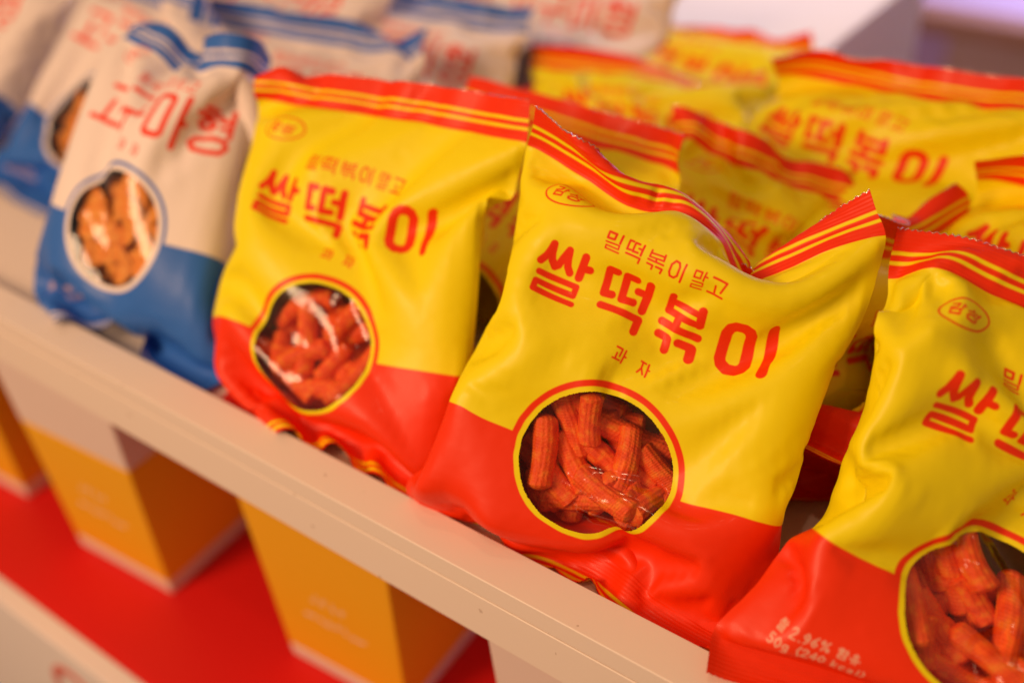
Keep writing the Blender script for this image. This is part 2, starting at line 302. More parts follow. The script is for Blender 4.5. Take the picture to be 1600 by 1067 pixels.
def unpack(v):
    """front and back nets of a bag in metres; steps of 0.1 mm, coarse nets hold every second point"""
    v = np.array(v); n1, n0 = NU * NV * 3, ((NU + 1) // 2) * ((NV + 1) // 2) * 3
    nets = []
    for n in {n1 + n0: (n1, n0), n0 + n0: (n0, n0), n0: (n0,)}[len(v)]:
        shp = (NV, NU) if n == n1 else ((NV + 1) // 2, (NU + 1) // 2)
        q, v = v[:n].reshape(3, *shp), v[n:]
        nets.append(np.moveaxis(np.cumsum(np.cumsum(q, 1), 2), 0, 2) * (1e-4 if len(nets) or n == n1 or len(v) else 3e-4))
    if len(nets) == 1:                                           # rear-row bag: its back film mirrors the filled front
        G = nets[0]; du = np.gradient(G, axis=1); dv = np.gradient(G, axis=0); n = np.cross(dv, du)
        n = np.mean(n, (0, 1)); n = n / np.linalg.norm(n)
        y = np.linspace(YT, YB, G.shape[0])[:, None]; x = np.linspace(-1, 1, G.shape[1])[None]
        nets.append(G - n * (.046 * np.sqrt(np.clip(1 - x * x, 0, 1)) * np.sqrt(np.clip((y - SEAL_T) / .9, 0, 1) * np.clip((SEAL_B - y) / .9, 0, 1)))[..., None])
    return nets
def catmull(t):
    return np.stack([-.5 * t + t * t - .5 * t ** 3, 1 - 2.5 * t * t + 1.5 * t ** 3, .5 * t + 2 * t * t - 1.5 * t ** 3, -.5 * t * t + .5 * t ** 3])
def evaluate(G, X, Y):
    NV, NU = G.shape[:2]
    gi = (X + HW) / (2 * HW) * (NU - 1); gj = (Y - YT) / (YB - YT) * (NV - 1)
    i0 = np.clip(np.floor(gi).astype(int), 0, NU - 2); j0 = np.clip(np.floor(gj).astype(int), 0, NV - 2)
    wi = catmull(np.clip(gi - i0, 0, 1)); wj = catmull(np.clip(gj - j0, 0, 1))
    P = np.zeros(X.shape + (3,))
    for a in range(4):
        for b_ in range(4):
            P += (wj[a] * wi[b_])[..., None] * G[np.clip(j0 + a - 1, 0, NV - 1), np.clip(i0 + b_ - 1, 0, NU - 1)]
    return P
def normals(P):
    du = np.gradient(P, axis=1); dv = np.gradient(P, axis=0)
    n = np.cross(dv, du); return n / np.maximum(np.linalg.norm(n, axis=-1, keepdims=True), 1e-9)
def tri_wave(x, period): return np.abs(((x / period) % 1) * 2 - 1)

WIN = .865
def make_bag(key, design, cell, label, group):
    G = unpack(DATA[key])
    org = G[0].reshape(-1, 3).mean(0); org[2] = min(G[0][..., 2].min(), G[1][..., 2].min())
    root = tag(empty('snack_bag', org), label, 'snack bag', group)
    out = {}
    for side in (0, 1):
        h = cell if side == 0 else max(cell, .0012)
        nu = int(2 * HW * R / h) + 1; nv = int((YB - YT) * R / h) + 1
        X, Y = np.meshgrid(np.linspace(-HW, HW, nu), np.linspace(YT, YB, nv))
        step = 2 * HW / (nu - 1)
        lift = RING_RISE[design]; rr = np.hypot(X, Y + lift)
        if side == 0:                                            # window rim follows the circle
            mv = np.abs(rr - WIN) < .5 * step
            k = np.where(mv, WIN / np.maximum(rr, 1e-6), 1); Xs, Ys = X * k, (Y + lift) * k - lift
        else: Xs, Ys = X.copy(), Y.copy()
        tooth = .034 * tri_wave(X[0], .072)
        wgt = np.clip((SEAL_T - .3 - Ys) / (SEAL_T - .3 - YT), 0, 1) ** 6
        Ys = Ys + wgt * tooth
        wgt = np.clip((Ys - SEAL_B - .1) / (YB - SEAL_B - .1), 0, 1) ** 6
        Ys = Ys - wgt * tooth
        P = evaluate(G[side], Xs, Ys)
        if side:                                                 # the two films meet in the seals and along the side folds
            wl = np.clip(np.maximum((SEAL_T + .12 - Ys) / .12, np.maximum((Ys - SEAL_B + .12) / .12, (np.abs(Xs) - HW + .12) / .12)), 0, 1)[..., None]
            P = P * (1 - wl) + evaluate(G[0], Xs, Ys) * wl
        n = normals(P) * (1 if side == 0 else -1)
        sl = np.clip((SEAL_T + .05 - Ys) / .05, 0, 1) + np.clip((Ys - SEAL_B + .05) / .05, 0, 1)
        ridge = np.sin(2 * np.pi * Ys / .047) * .00007 + .00012
        P = P + n * (sl * ridge)[..., None]
        if side == 0: edge = (P[0], n[0])
        c = paint(Xs, Ys, design, step * 1.1, side == 0, key not in ('F2', 'F3'), key != 'F4')
        idx = np.arange(nu * nv).reshape(nv, nu)
        F = np.stack([idx[:-1, :-1], idx[1:, :-1], idx[1:, 1:], idx[:-1, 1:]], -1).reshape(-1, 4)
        if side: F = F[:, ::-1]
        fy = Ys.ravel()[F].mean(1); fr_ = np.hypot(Xs.ravel()[F].mean(1), fy + lift)
        zone = np.zeros(len(F), int)
        zone[fy < SEAL_T] = 1; zone[fy > SEAL_B] = 2
        if side == 0: zone[fr_ < WIN] = 3
        out[side] = (P.reshape(-1, 3), F, c.reshape(-1, 3), zone)
    for z, nm in ((0, 'pouch'), (1, 'top_seal'), (2, 'bottom_seal'), (3, 'window_film')):
        Vs, Fs, Cs, o = [], [], [], 0
        for side in (0, 1):
            P, F, c, zone = out[side]; F = F[zone == z]
            if not len(F): continue
            used, inv = np.unique(F, return_inverse=True)
            Vs.append(P[used]); Cs.append(c[used]); Fs.append(inv.reshape(F.shape) + o); o += len(used)
        V = np.concatenate(Vs) - org; F = np.concatenate(Fs); Cc = np.concatenate(Cs)
        me = mesh_np(nm, V, F)
        if z != 3 and len(me.vertices) == len(V):
            at = me.color_attributes.new('print', 'FLOAT_COLOR', 'POINT')
            at.data.foreach_set('color', np.c_[Cc, np.ones(len(Cc))].astype(np.float32).ravel())
        link(nm, me, root, m_clear if z == 3 else m_film)
        if nm == 'top_seal':                                     # bare silver cut along the teeth
            p, n = edge; k = len(p); up = p - np.roll(p, 1, 0)
            rim_rng = np.random.default_rng(len(BAGS)); lean = np.repeat(rim_rng.normal(0, .00012, (k // 8 + 1, 3)), 8, 0)[:k]
            crest = np.array((0, 0, .00018)) + lean
            rim = np.stack([p + n * .00016, p + n * .00010 + crest, p - n * .00024 + crest, p - n * .00034], 1).reshape(-1, 3) - org
            i = np.arange(k - 1)[:, None] * 4 + np.arange(3)[None]
            link('cut_edge', mesh_np('cut_edge', rim, np.stack([i, i + 1, i + 5, i + 4], -1).reshape(-1, 4)), root.children[-1], m_cut)
    return root, G, org

# ------------------------------------------------------------------ snacks inside the bags
def snack_mat(name, c0, c1, c2):
    m, nt, b = new_mat(name, c0, .55, .35)
    tc = nt.nodes.new('ShaderNodeTexCoord'); n1 = nt.nodes.new('ShaderNodeTexNoise'); n2 = nt.nodes.new('ShaderNodeTexNoise'); oi = nt.nodes.new('ShaderNodeObjectInfo')
    n1.inputs['Scale'].default_value = 260; n1.inputs['Detail'].default_value = 5; n2.inputs['Scale'].default_value = 1500
    r = nt.nodes.new('ShaderNodeValToRGB'); e = r.color_ramp.elements
    e[0].position = .30; e[0].color = (*c1, 1); e[1].position = .72; e[1].color = (*c2, 1); k = e.new(.5); k.color = (*c0, 1)
    nt.links.new(tc.outputs['Object'], n1.inputs['Vector']); nt.links.new(tc.outputs['Object'], n2.inputs['Vector'])
    nt.links.new(n1.outputs['Fac'], r.inputs['Fac']); nt.links.new(r.outputs['Color'], b.inputs['Base Color'])
    bp = nt.nodes.new('ShaderNodeBump'); bp.inputs['Strength'].default_value = .55; bp.inputs['Distance'].default_value = .0006
    nt.links.new(n2.outputs['Fac'], bp.inputs['Height']); nt.links.new(bp.outputs['Normal'], b.inputs['Normal'])
    return m
m_stick = snack_mat('chilli_dusted_puff', (.94, .105, .005), (.80, .060, .003), (.98, .26, .016))
m_chip = snack_mat('sweet_potato_chip', (.93, .33, .040), (.80, .19, .016), (.96, .46, .08))
def stick_mesh(seed, L=.027, rad=.0046):
    rng = np.random.default_rng(seed); na, nl = 84, 110
    t = np.linspace(0, 1, nl); a = np.linspace(0, 2 * np.pi, na, endpoint=False)
    prof = np.minimum(1, np.minimum(t, 1 - t) / .07) ** .45
    prof *= 1 + .05 * np.sin(2 * np.pi * t * rng.uniform(.7, 1.6) + rng.uniform(0, 6))
    bend = rng.uniform(-.0014, .0014) * np.sin(np.pi * t); bend2 = rng.uniform(-.001, .001) * np.sin(np.pi * t)
    lump = sum(rng.uniform(-.03, .03) * np.cos(k * a[None] + 2 * np.pi * t[:, None] * rng.uniform(-.5, .5) + rng.uniform(0, 6)) for k in (2, 3, 4))
    rib = .024 * np.cos(14 * a[None] + .3 * np.sin(6 * t[:, None])) + .020 * np.sin(2 * np.pi * t[:, None] * 24 + 7 * a[None]) + rng.normal(0, .010, (nl, na))
    r = rad * prof[:, None] * (1 + lump + rib)
    V = np.stack([r * np.cos(a) + bend[:, None], r * np.sin(a) + bend2[:, None], np.broadcast_to(((t - .5) * L)[:, None], r.shape)], -1).reshape(-1, 3)
    i = np.arange(nl * na).reshape(nl, na); j = np.roll(i, -1, 1)
    F = np.stack([i[:-1], j[:-1], j[1:], i[1:]], -1).reshape(-1, 4)
    me = mesh_np('rice_snack_stick', V, F); me.materials.append(m_stick); return me
def chip_mesh(seed):
    rng = np.random.default_rng(seed); na, nr = 40, 14
    a = np.linspace(0, 2 * np.pi, na, endpoint=False); s = np.linspace(0.02, 1, nr)
    ph = rng.uniform(0, 6); rim = .0115 * (1 + .12 * np.cos(2 * a + ph) + .05 * np.cos(3 * a))
    V = []
    for sg_ in (1, -1):
        rr = s[:, None] * rim[None]
        z = sg_ * .0011 * np.sqrt(np.maximum(0, 1 - s ** 6))[:, None] + .0022 * (s[:, None] ** 2) * np.cos(2 * a + ph) + .0003 * rng.normal(0, 1, (nr, na))
        V.append(np.stack([rr * np.cos(a), rr * np.sin(a), np.broadcast_to(z, rr.shape)], -1).reshape(-1, 3))
    i = np.arange(nr * na).reshape(nr, na); j = np.roll(i, -1, 1)
    f = np.stack([i[:-1], i[1:], j[1:], j[:-1]], -1).reshape(-1, 4)
    F = np.concatenate([f, f[:, ::-1] + nr * na])
    me = mesh_np('sweet_potato_chip', np.concatenate(V), F); me.materials.append(m_chip); return me
STICKS = [stick_mesh(s) for s in (1, 2, 3, 4)]; CHIPS = [chip_mesh(s) for s in (1, 2, 3)]
_first = {}
def film_point(G, x, y):
    X = np.array([[x, x + .05, x], [x, x + .05, x]]); Y = np.array([[y, y, y + .05], [y, y, y + .05]])
    P = evaluate(G[0], X, Y)[0]
    ex = Vector(P[1] - P[0]).normalized(); ey = Vector(P[2] - P[0]); ey = (ey - ex * ey.dot(ex)).normalized()
    return Vector(P[0]), ex, ey, ey.cross(ex).normalized()        # the last one points at the viewer
def snack_object(me, name):
    if me.name in _first: o = _first[me.name].copy(); COL.objects.link(o)
    else: o = link(name, me); _first[me.name] = o
    o.name = name
    return o
def place_stick(G, x0, y0, x1, y1, depth, label, group, k):
    ends = []
    for x, y in ((x0, y0), (x1, y1)):
        r_ = math.hypot(x, y)
        lim = .70 if y > .35 else .86
        if r_ > lim: x, y = x * lim / r_, y * lim / r_
        p, ex, ey, nn = film_point(G, x, y); ends.append(p - nn * depth)
    cx, cy = (x0 + x1) / 2, (y0 + y1) / 2
    p, ex, ey, nn = film_point(G, cx, cy)
    ax = ends[1] - ends[0]; L = max(ax.length * 1.12 + .002, .020); zax = ax.normalized(); mid = (ends[0] + ends[1]) / 2
    over = (mid - p).dot(nn) + depth * .9
    if over > 0: mid = mid - nn * over
    for sgn in (-1, 1):                                          # keep both tips under the film
        e = mid + zax * (sgn * L / 2)
        pf, fx, fy, fn = film_point(G, cx + (e - p).dot(ex) / R, cy + (e - p).dot(ey) / R)
        over = (e - pf).dot(fn) + .0052
        if over > 0: mid = mid - nn * min(over, .012)
    xax = zax.cross(nn).normalized(); yax = zax.cross(xax)
    o = snack_object(STICKS[k % 4], 'rice_snack_stick')
    w = random.Random(k * 7 + int(x0 * 100)).uniform(.95, 1.12)
    o.matrix_world = Matrix.Translation(mid) @ Matrix((xax, yax, zax)).transposed().to_4x4() @ Matrix.Rotation(k * 1.3, 4, 'Z') @ Matrix.Diagonal((w, w, L / .027, 1))
    tag(o, label, 'snack', group)
def place_chip(G, x, y, ang, depth, tilt, size, label, group, k):
    p, ex, ey, nn = film_point(G, x, y)
    nz_ = (nn * math.cos(tilt) + (ex * math.sin(ang) + ey * math.cos(ang)) * math.sin(tilt)).normalized(); xax = nz_.cross(ey).normalized(); yax = nz_.cross(xax)
    o = snack_object(CHIPS[k % 3], 'sweet_potato_chip')
    o.matrix_world = Matrix.Translation(p - nn * depth) @ Matrix((xax, yax, nz_)).transposed().to_4x4() @ Matrix.Diagonal((size, size, size, 1))
    tag(o, label, 'snack', group)

# ------------------------------------------------------------------ the bags
DATA = {'F1': [-3720,61,72,76,75,74,60,47,71,69,52,39,54,66,70,71,54,17,-20,-40,-41,-41,-45,16,6,-20,-6,-2,-1,9,0,-4,4,14,21,-17,-5,2,0,3,-1,-6,-3,15,1,-6,10,-29,10,4,-2,-1,3,14,-11,-3,-5,14,12,3,-6,1,8,-4,-7,25,-1,-10,-6,-37,27,10,-6,-1,0,-1,6,0,-1,-2,-1,20,6,-4,-3,3,-20,4,-11,42,-4,-5,-5,6,-1,1,2,-8,2,2,2,4,1,-8,6,3,6,3,-32,-17,-2,63,-4,4,-3,12,-10,-1,4,-3,7,-12,4,5,-3,8,-5,-4,1,7,-11,-27,-8,58,18,-15,0,4,18,-15,-2,1,2,2,5,-14,10,-5,5,0,
0,0,-3,-14,-27,45,32,-11,-4,1,5,17,-10,-5,-1,2,-1,7,-2,-10,8,-2,4,1,-1,-6,-21,12,41,1,-7,-1,-5,10,17,-8,-6,-2,1,0,0,12,-11,-4,2,5,0,-1,-7,-17,39,12,-4,-1,-3,-9,16,15,-4,-6,-3,-1,1,-2,4,6,-9,0,4,0,-1,-9,8,25,-1,-2,0,-5,1,5,14,-4,-5,-3,-1,0,-1,0,9,-3,-3,1,1,-3,-6,21,8,-3,0,0,0,7,-5,13,-2,-4,-5,-1,0,1,-3,5,2,-2,0,0,-2,0,20,-1,-2,1,0,6,8,-9,10,-1,-3,-2,-3,-1,2,-2,1,5,-1,-1,0,0,9,8,-5,1,1,1,7,10,-8,8,
1,-2,-3,-2,0,0,0,-1,3,1,0,0,3,9,-3,1,1,0,3,7,8,-1,12,0,-6,-2,-2,-1,0,5,-5,6,-1,0,0,2,4,0,1,2,0,3,7,8,4,4,-7,7,-1,0,-1,0,1,4,-4,5,-2,1,1,2,1,2,0,2,3,6,7,-2,-4,8,-1,1,-2,0,1,0,3,1,-1,2,-3,2,1,3,1,1,2,4,3,-2,-17,1,0,1,0,1,0,-1,0,0,4,-1,0,1,-1,3,2,1,1,3,4,0,-4,7,-1,0,2,1,2,0,0,0,-2,-1,3,-1,1,0,1,2,3,1,3,4,3,-10,37,-2,1,0,2,2,0,0,1,0,-3,1,1,1,
0,0,2,1,3,2,5,4,2,30,-3,0,1,5,3,-1,-1,0,1,0,-4,1,0,1,1,0,2,1,1,5,9,12,18,-3,-4,9,10,-1,-5,-2,-1,1,3,-1,-3,0,0,0,0,0,2,1,4,14,16,11,-1,-1,21,-1,-6,3,-9,-4,-4,1,5,1,-2,-1,0,-1,1,-1,1,2,13,23,5,4,16,-2,0,1,3,-6,-3,-5,-10,-4,3,3,0,-2,-1,-2,2,2,1,7,30,-4,26,6,-8,-5,6,-3,11,-17,5,4,-17,-12,-3,0,-2,-1,2,1,1,2,4,10,14,58,-5,-18,-1,-9,-1,-1,12,-13,-3,18,-22,-17,-8,-3,3,2,1,0,-1,-3,6,13,66,-2,
-8,-18,5,-6,-1,0,2,-6,-13,18,-5,-18,-19,0,-3,-2,-1,-1,3,3,3,66,-1,-1,-14,-16,5,-3,2,3,1,-7,0,13,1,-31,-26,0,0,-1,1,1,-1,1,66,0,-2,0,-19,-10,4,-2,2,-2,-8,0,5,4,4,-31,-19,-1,-1,-1,-4,-1,-1,1163,41,20,-3,-9,-5,4,5,2,-8,-24,-41,-26,-11,-4,20,48,60,52,44,44,44,36,4,-42,-28,-5,6,-4,-3,1,1,3,15,23,-16,-7,11,1,-2,-1,-2,-2,8,-7,-14,-66,-2,-2,4,6,-4,-6,-1,1,-1,0,12,14,6,24,-17,-12,0,-3,14,-3,-14,-13,-58,-11,4,13,-18,6,-1,-7,-2,3,1,2,19,20,
-24,10,-4,-3,7,-1,1,-10,-9,-69,5,-2,-1,14,-17,-2,1,-2,4,0,-3,8,-7,1,5,15,0,1,-3,-6,3,-6,-47,-15,-2,-6,12,13,-21,-6,0,2,4,-3,-2,1,4,10,8,1,-4,-4,-3,-2,6,-44,-12,-6,-4,-2,17,8,-24,-5,1,5,-2,2,3,3,9,5,-3,-7,-1,-2,1,6,-43,-9,-7,-4,-5,5,19,-2,-22,-4,3,3,1,2,7,11,-1,-9,-3,0,0,-4,9,-44,-4,-7,-5,-3,-3,8,17,-11,-16,-1,3,3,3,9,6,-6,-8,0,1,-1,-6,12,-44,-3,-6,-6,-4,-2,3,12,6,-13,-9,4,2,5,8,1,-10,-3,1,0,-1,2,6,-44,-2,-4,
-6,-4,-4,0,8,11,-5,-7,1,-1,6,6,-6,-9,3,0,-1,2,6,-2,-43,-1,-4,-5,-6,-4,-1,6,9,2,-5,-2,2,4,2,-11,0,2,-2,-1,4,7,-8,-44,-1,-2,-4,-5,-4,-4,5,9,5,-4,-1,1,2,-4,-7,5,-3,-1,1,2,7,-8,-43,0,-3,-3,-4,-5,-3,-1,12,5,1,-3,2,-2,-8,2,-1,-1,-1,0,1,7,-6,-44,2,-3,-3,-3,-3,-4,-6,11,17,-2,-2,-3,-4,-3,-1,-2,-2,0,-1,1,5,9,-45,-2,3,-2,-3,-2,-2,-5,-4,24,11,-5,-7,-5,-5,-2,-2,-1,-1,-1,1,3,-15,-44,0,-1,0,-1,-3,-1,0,-7,1,29,3,-9,-9,-5,
-4,-1,0,-2,-2,0,-1,2,-45,0,0,1,-1,0,-1,3,0,-8,5,20,-4,-7,-8,-3,-3,-1,-2,-1,0,-1,18,-46,1,1,-1,3,0,-1,0,8,-2,-8,9,9,-6,-7,-5,-2,-2,-3,-3,1,-3,21,-45,-1,1,2,2,1,-1,-2,1,11,-3,-4,8,0,-4,-5,-4,-3,-4,-3,1,2,10,-46,0,0,5,7,-2,-4,-2,-4,3,11,-1,3,2,-3,-3,-4,-3,-3,-6,0,5,2,-47,1,5,22,3,-11,-4,-2,-8,-6,4,8,4,2,-2,1,-2,-3,-2,-7,-5,7,-2,-47,1,34,17,-20,8,48,-18,-26,-24,-16,-1,6,4,11,1,-3,-4,-2,-5,-10,5,2,-49,10,41,3,
3,6,9,37,-7,-21,-28,-21,-8,13,9,5,7,-17,-13,-5,-10,-7,2,-45,6,-10,26,44,2,-24,29,36,1,-4,-20,-17,-8,10,6,-7,0,-14,-20,-13,-10,-13,-5,-9,-48,6,11,50,6,-29,33,46,0,9,-11,-26,4,-5,-8,-2,2,-2,-9,-29,-42,25,-14,-14,-50,11,-14,9,18,-4,18,59,22,-1,1,-54,-26,-14,-5,-3,0,-12,-17,-9,25,-5,-3,-39,-39,15,-11,-3,1,1,-4,23,29,-5,-33,-23,-1,0,0,0,0,2,0,28,-2,-12,13,-60,-28,16,-13,-2,-2,-2,2,19,8,4,-23,-16,4,9,9,9,5,-12,1259,18,18,13,9,-7,-42,-57,-23,24,49,48,46,33,26,7,
-18,-40,-48,-46,-49,-51,-52,-67,16,35,8,-19,8,14,0,-8,-14,-18,-9,2,5,-8,-1,2,0,0,2,0,1,6,-21,30,-16,-24,-7,4,18,16,-14,7,7,-41,-8,-9,-11,6,12,-4,2,0,1,2,5,24,-29,-26,-21,35,-6,5,10,0,1,8,10,-63,-9,28,-3,-16,-2,5,5,-6,2,7,-18,-15,3,2,-20,31,12,5,0,-18,-2,26,24,-27,-7,-17,-28,6,4,0,3,-5,4,-55,15,3,17,-22,-13,25,30,7,-20,-17,6,18,15,-30,-24,-3,7,-6,19,-8,0,-7,-54,8,7,9,6,-27,-7,28,37,-13,-23,1,-2,-2,-8,-10,9,-13,33,-15,-2,0,-5,-54,4,6,6,11,
-8,-21,1,29,24,-21,-8,-3,-3,-10,-5,-3,22,2,-7,1,5,-7,-54,1,6,6,6,5,-16,-14,8,27,6,-13,-6,-5,-9,0,5,21,-12,-1,1,10,-8,-54,0,4,6,6,4,-4,-15,-5,12,18,-12,-4,-6,-6,1,20,-2,-4,0,2,-1,1,-54,0,1,5,6,6,0,-11,-10,2,9,-2,-1,-5,-2,8,15,-11,0,1,1,-6,3,-55,0,2,4,5,5,4,-10,-9,-2,4,1,-2,-3,1,17,-4,-4,0,0,1,-6,2,-54,-1,0,2,5,5,6,-5,-11,-4,1,2,-2,1,5,11,-10,1,0,1,0,-4,2,-55,0,0,2,2,4,6,3,-14,-5,-2,1,1,3,11,-7,0,
2,0,1,1,-3,0,-55,-1,0,1,2,3,3,11,-11,-14,-1,1,2,4,4,-1,3,0,0,2,1,-1,-4,-54,0,-1,-1,1,2,3,5,9,-25,-6,2,3,4,4,2,1,0,3,1,2,-1,31,-56,0,0,0,0,1,1,0,9,1,-22,-3,5,4,5,2,1,1,2,3,0,0,-2,-54,0,-1,-2,0,-1,1,-1,0,8,-5,-13,1,5,3,4,2,1,3,4,0,0,-17,-55,0,-1,-1,-3,0,0,1,-5,2,6,-6,-6,2,5,4,1,3,3,4,2,2,-7,-55,-1,0,-1,-3,-1,1,2,-1,-7,2,2,-4,-1,2,3,3,2,3,6,3,-1,11,-55,0,0,-5,-3,1,
2,2,3,-3,-7,1,-3,0,1,2,2,2,2,6,7,0,16,-55,1,-5,-8,-3,3,2,1,4,6,-3,-7,-1,-1,0,-1,3,1,-1,5,12,4,14,-56,1,-14,-1,0,-2,13,-8,-4,4,8,2,-4,-3,-4,0,0,1,1,1,10,13,-2,-56,0,-13,0,0,2,0,29,-9,-17,-6,2,2,-5,-2,1,1,-1,2,0,7,20,-11,-55,3,6,-22,3,1,1,-1,41,17,-29,-23,-9,-3,4,2,-2,-1,-4,-1,2,7,8,-44,-4,43,12,-54,-18,-4,9,-6,35,46,-29,-28,-22,4,-3,-3,0,-1,-2,-1,-1,26,-15,-20,-1,47,32,-40,-41,-17,3,-7,20,49,-5,-23,-56,4,5,3,
9,11,9,23,6,-15,-13,-6,-12,58,30,-18,-30,-6,0,20,38,7,-1,0,-49,-10,5,2,0,8,6,-2,0,-13,-16,21,-37,55,32,-19,-23,6,9,4,28,2,0,-2,-34,5,17,13,9,4,-8,-3720,61,72,76,75,74,60,47,71,69,52,39,54,66,70,71,54,17,-20,-40,-41,-41,-45,16,6,-20,-6,-2,-1,9,0,-4,4,14,21,-17,-5,2,0,3,-1,-6,-3,15,1,-6,10,-29,10,4,-2,-1,3,14,-11,-3,-5,14,12,3,-6,1,8,-4,-7,25,-1,-10,-6,-37,28,6,-5,0,0,-3,0,7,-3,9,-8,21,-9,3,-2,5,15,11,-3,0,-6,-7,-5,4,-9,2,1,-1,3,
-6,6,7,1,4,-4,-1,2,-2,-1,24,18,0,-10,-5,-3,12,-23,5,-2,1,0,0,10,-3,-2,4,-2,-11,15,2,-4,-1,14,22,1,-7,-2,0,18,-14,-7,-3,-1,1,1,2,7,-3,-2,-10,13,4,-1,0,-3,6,20,7,-4,-2,2,17,-8,-8,-3,-2,-1,0,6,-6,4,-8,9,5,0,0,1,-2,2,16,11,-3,-1,2,17,-6,-7,-4,-2,-1,-2,0,3,-3,4,7,0,-1,0,1,-1,0,13,13,-1,-1,2,15,-3,-5,-4,-3,-1,-1,-2,4,1,4,-1,0,1,0,0,1,-1,5,23,-4,-1,-2,14,-4,-3,-3,-2,-1,0,0,0,3,0,0,1,-1,1,-2,3,-1,-7,
26,3,-1,-2,13,-3,-4,-1,-1,-1,0,1,-1,0,1,1,-1,1,-1,0,5,-6,4,-45,63,0,0,10,-2,-2,-1,-1,0,0,0,0,0,0,0,0,0,1,3,0,4,-4,-26,21,22,3,8,-2,1,-1,-1,0,0,0,0,-1,0,0,1,0,0,6,-1,2,-1,13,-77,85,1,12,-7,0,0,1,0,-1,0,-1,1,0,0,0,1,0,0,4,1,1,16,1,-60,68,4,9,-8,1,0,-1,1,-1,0,0,0,0,0,0,1,1,0,1,3,16,16,-33,19,-4,-1,10,1,0,0,-1,0,1,-1,0,0,1,0,0,0,0,1,2,15,19,6,-46,1,2,3,0,1,-1,0,0,
0,0,0,0,-1,1,0,0,0,-1,2,11,23,10,-29,-1,4,2,3,-1,0,0,1,-2,0,-1,1,0,-1,0,0,0,0,1,7,22,17,-4,-2,4,5,1,2,4,-2,-2,-1,-2,-1,-1,1,0,-1,0,-2,1,0,4,18,21,6,-3,6,5,5,7,1,-6,-4,0,-3,-2,0,-1,0,0,-1,0,-2,0,2,11,27,10,-3,7,10,9,-2,-1,-6,-1,1,-6,-2,-1,1,-1,0,-1,-1,-1,0,0,6,21,22,-1,14,11,-3,0,-4,-2,2,-9,-1,0,-1,-1,0,-1,-1,0,-2,-1,0,2,16,27,4,20,0,-5,2,-7,4,-4,0,6,-1,-5,-13,-1,1,1,0,0,-2,-1,
0,8,26,26,-4,-3,3,-2,-4,5,0,6,-5,-10,5,-15,-6,0,2,1,3,-2,-1,0,0,25,58,-23,-11,-2,-5,8,-1,4,-6,-9,4,-2,-4,-14,-2,-1,1,1,4,-2,1,-1,10,66,-6,-18,-16,3,-2,3,-5,-3,6,-3,-11,8,-5,-23,0,-1,0,1,3,0,2,-2,66,-1,-1,-14,-16,5,-3,2,3,1,-7,0,13,1,-31,-26,0,0,-1,1,1,-1,1,66,0,-2,0,-19,-10,4,-2,2,-2,-8,0,5,4,4,-31,-19,-1,-1,-1,-4,-1,-1,1163,41,20,-3,-9,-5,4,5,2,-8,-24,-41,-26,-11,-4,20,48,60,52,44,44,44,36,4,-42,-28,-5,6,-4,-3,1,1,
3,15,23,-16,-7,11,1,-2,-1,-2,-2,8,-7,-14,-66,-2,-2,4,6,-4,-6,-1,1,-1,0,12,14,6,24,-17,-12,0,-3,14,-3,-14,-13,-58,-11,26,19,-21,18,0,-42,-1,-3,25,-16,18,55,-12,5,-42,2,7,-4,-2,-11,-14,-69,32,25,-2,4,16,-5,-13,-32,13,1,8,41,3,-4,-30,-11,-13,7,-1,-10,-7,-14,-47,31,-7,8,12,-2,2,13,-3,-18,-14,43,14,-21,-14,-11,-6,-16,1,1,-6,-7,-7,-44,7,8,8,15,-6,8,8,18,-11,8,14,-18,-19,-7,-1,-6,-15,-5,2,-4,-6,-6,-43,1,7,5,9,3,8,19,-16,15,23,-14,-24,-4,-2,2,-5,-15,-10,3,-5,
-5,-5,-44,1,3,6,5,4,7,9,4,31,-10,-27,-7,3,-1,3,-1,-11,-16,1,-5,-6,-2,-44,1,2,3,3,4,5,17,18,-2,-24,-9,8,-1,2,0,0,-1,-17,-6,-10,-4,4,-44,0,1,2,3,2,1,3,21,-17,-3,7,1,1,3,-3,8,26,11,-80,0,0,5,-43,-1,1,1,2,1,1,-1,0,3,5,4,0,1,4,0,19,16,-26,-46,1,3,0,-44,1,0,0,0,1,0,1,1,4,4,1,0,0,5,8,12,-6,-16,10,-61,22,2,-43,-1,-1,0,1,0,2,0,1,2,2,2,1,-1,1,20,-5,-12,-4,2,-5,-22,6,-44,-1,0,0,0,1,0,0,1,2,
2,0,0,-1,-2,9,1,-8,3,4,3,-43,32,-45,0,1,-1,-1,0,0,2,1,0,1,0,0,-1,-1,-4,4,-4,6,9,-7,18,-45,-44,0,-2,-1,0,0,2,0,0,1,-1,1,-2,0,-2,-1,-2,-1,6,11,-2,-2,-16,-45,0,-2,-1,0,1,0,0,0,0,1,-1,0,-1,-2,-2,-1,-1,2,12,6,-12,8,-46,0,-2,-1,0,2,-2,-2,1,2,0,0,-1,-2,-1,-2,-2,-2,3,10,12,-6,3,-45,-2,-1,-2,-2,-6,0,0,2,3,3,0,-1,-1,-1,-3,-2,-2,0,9,13,4,-6,-46,-1,-4,-4,-8,-6,3,5,1,2,5,3,-1,-2,-2,-2,-3,-2,0,4,14,9,
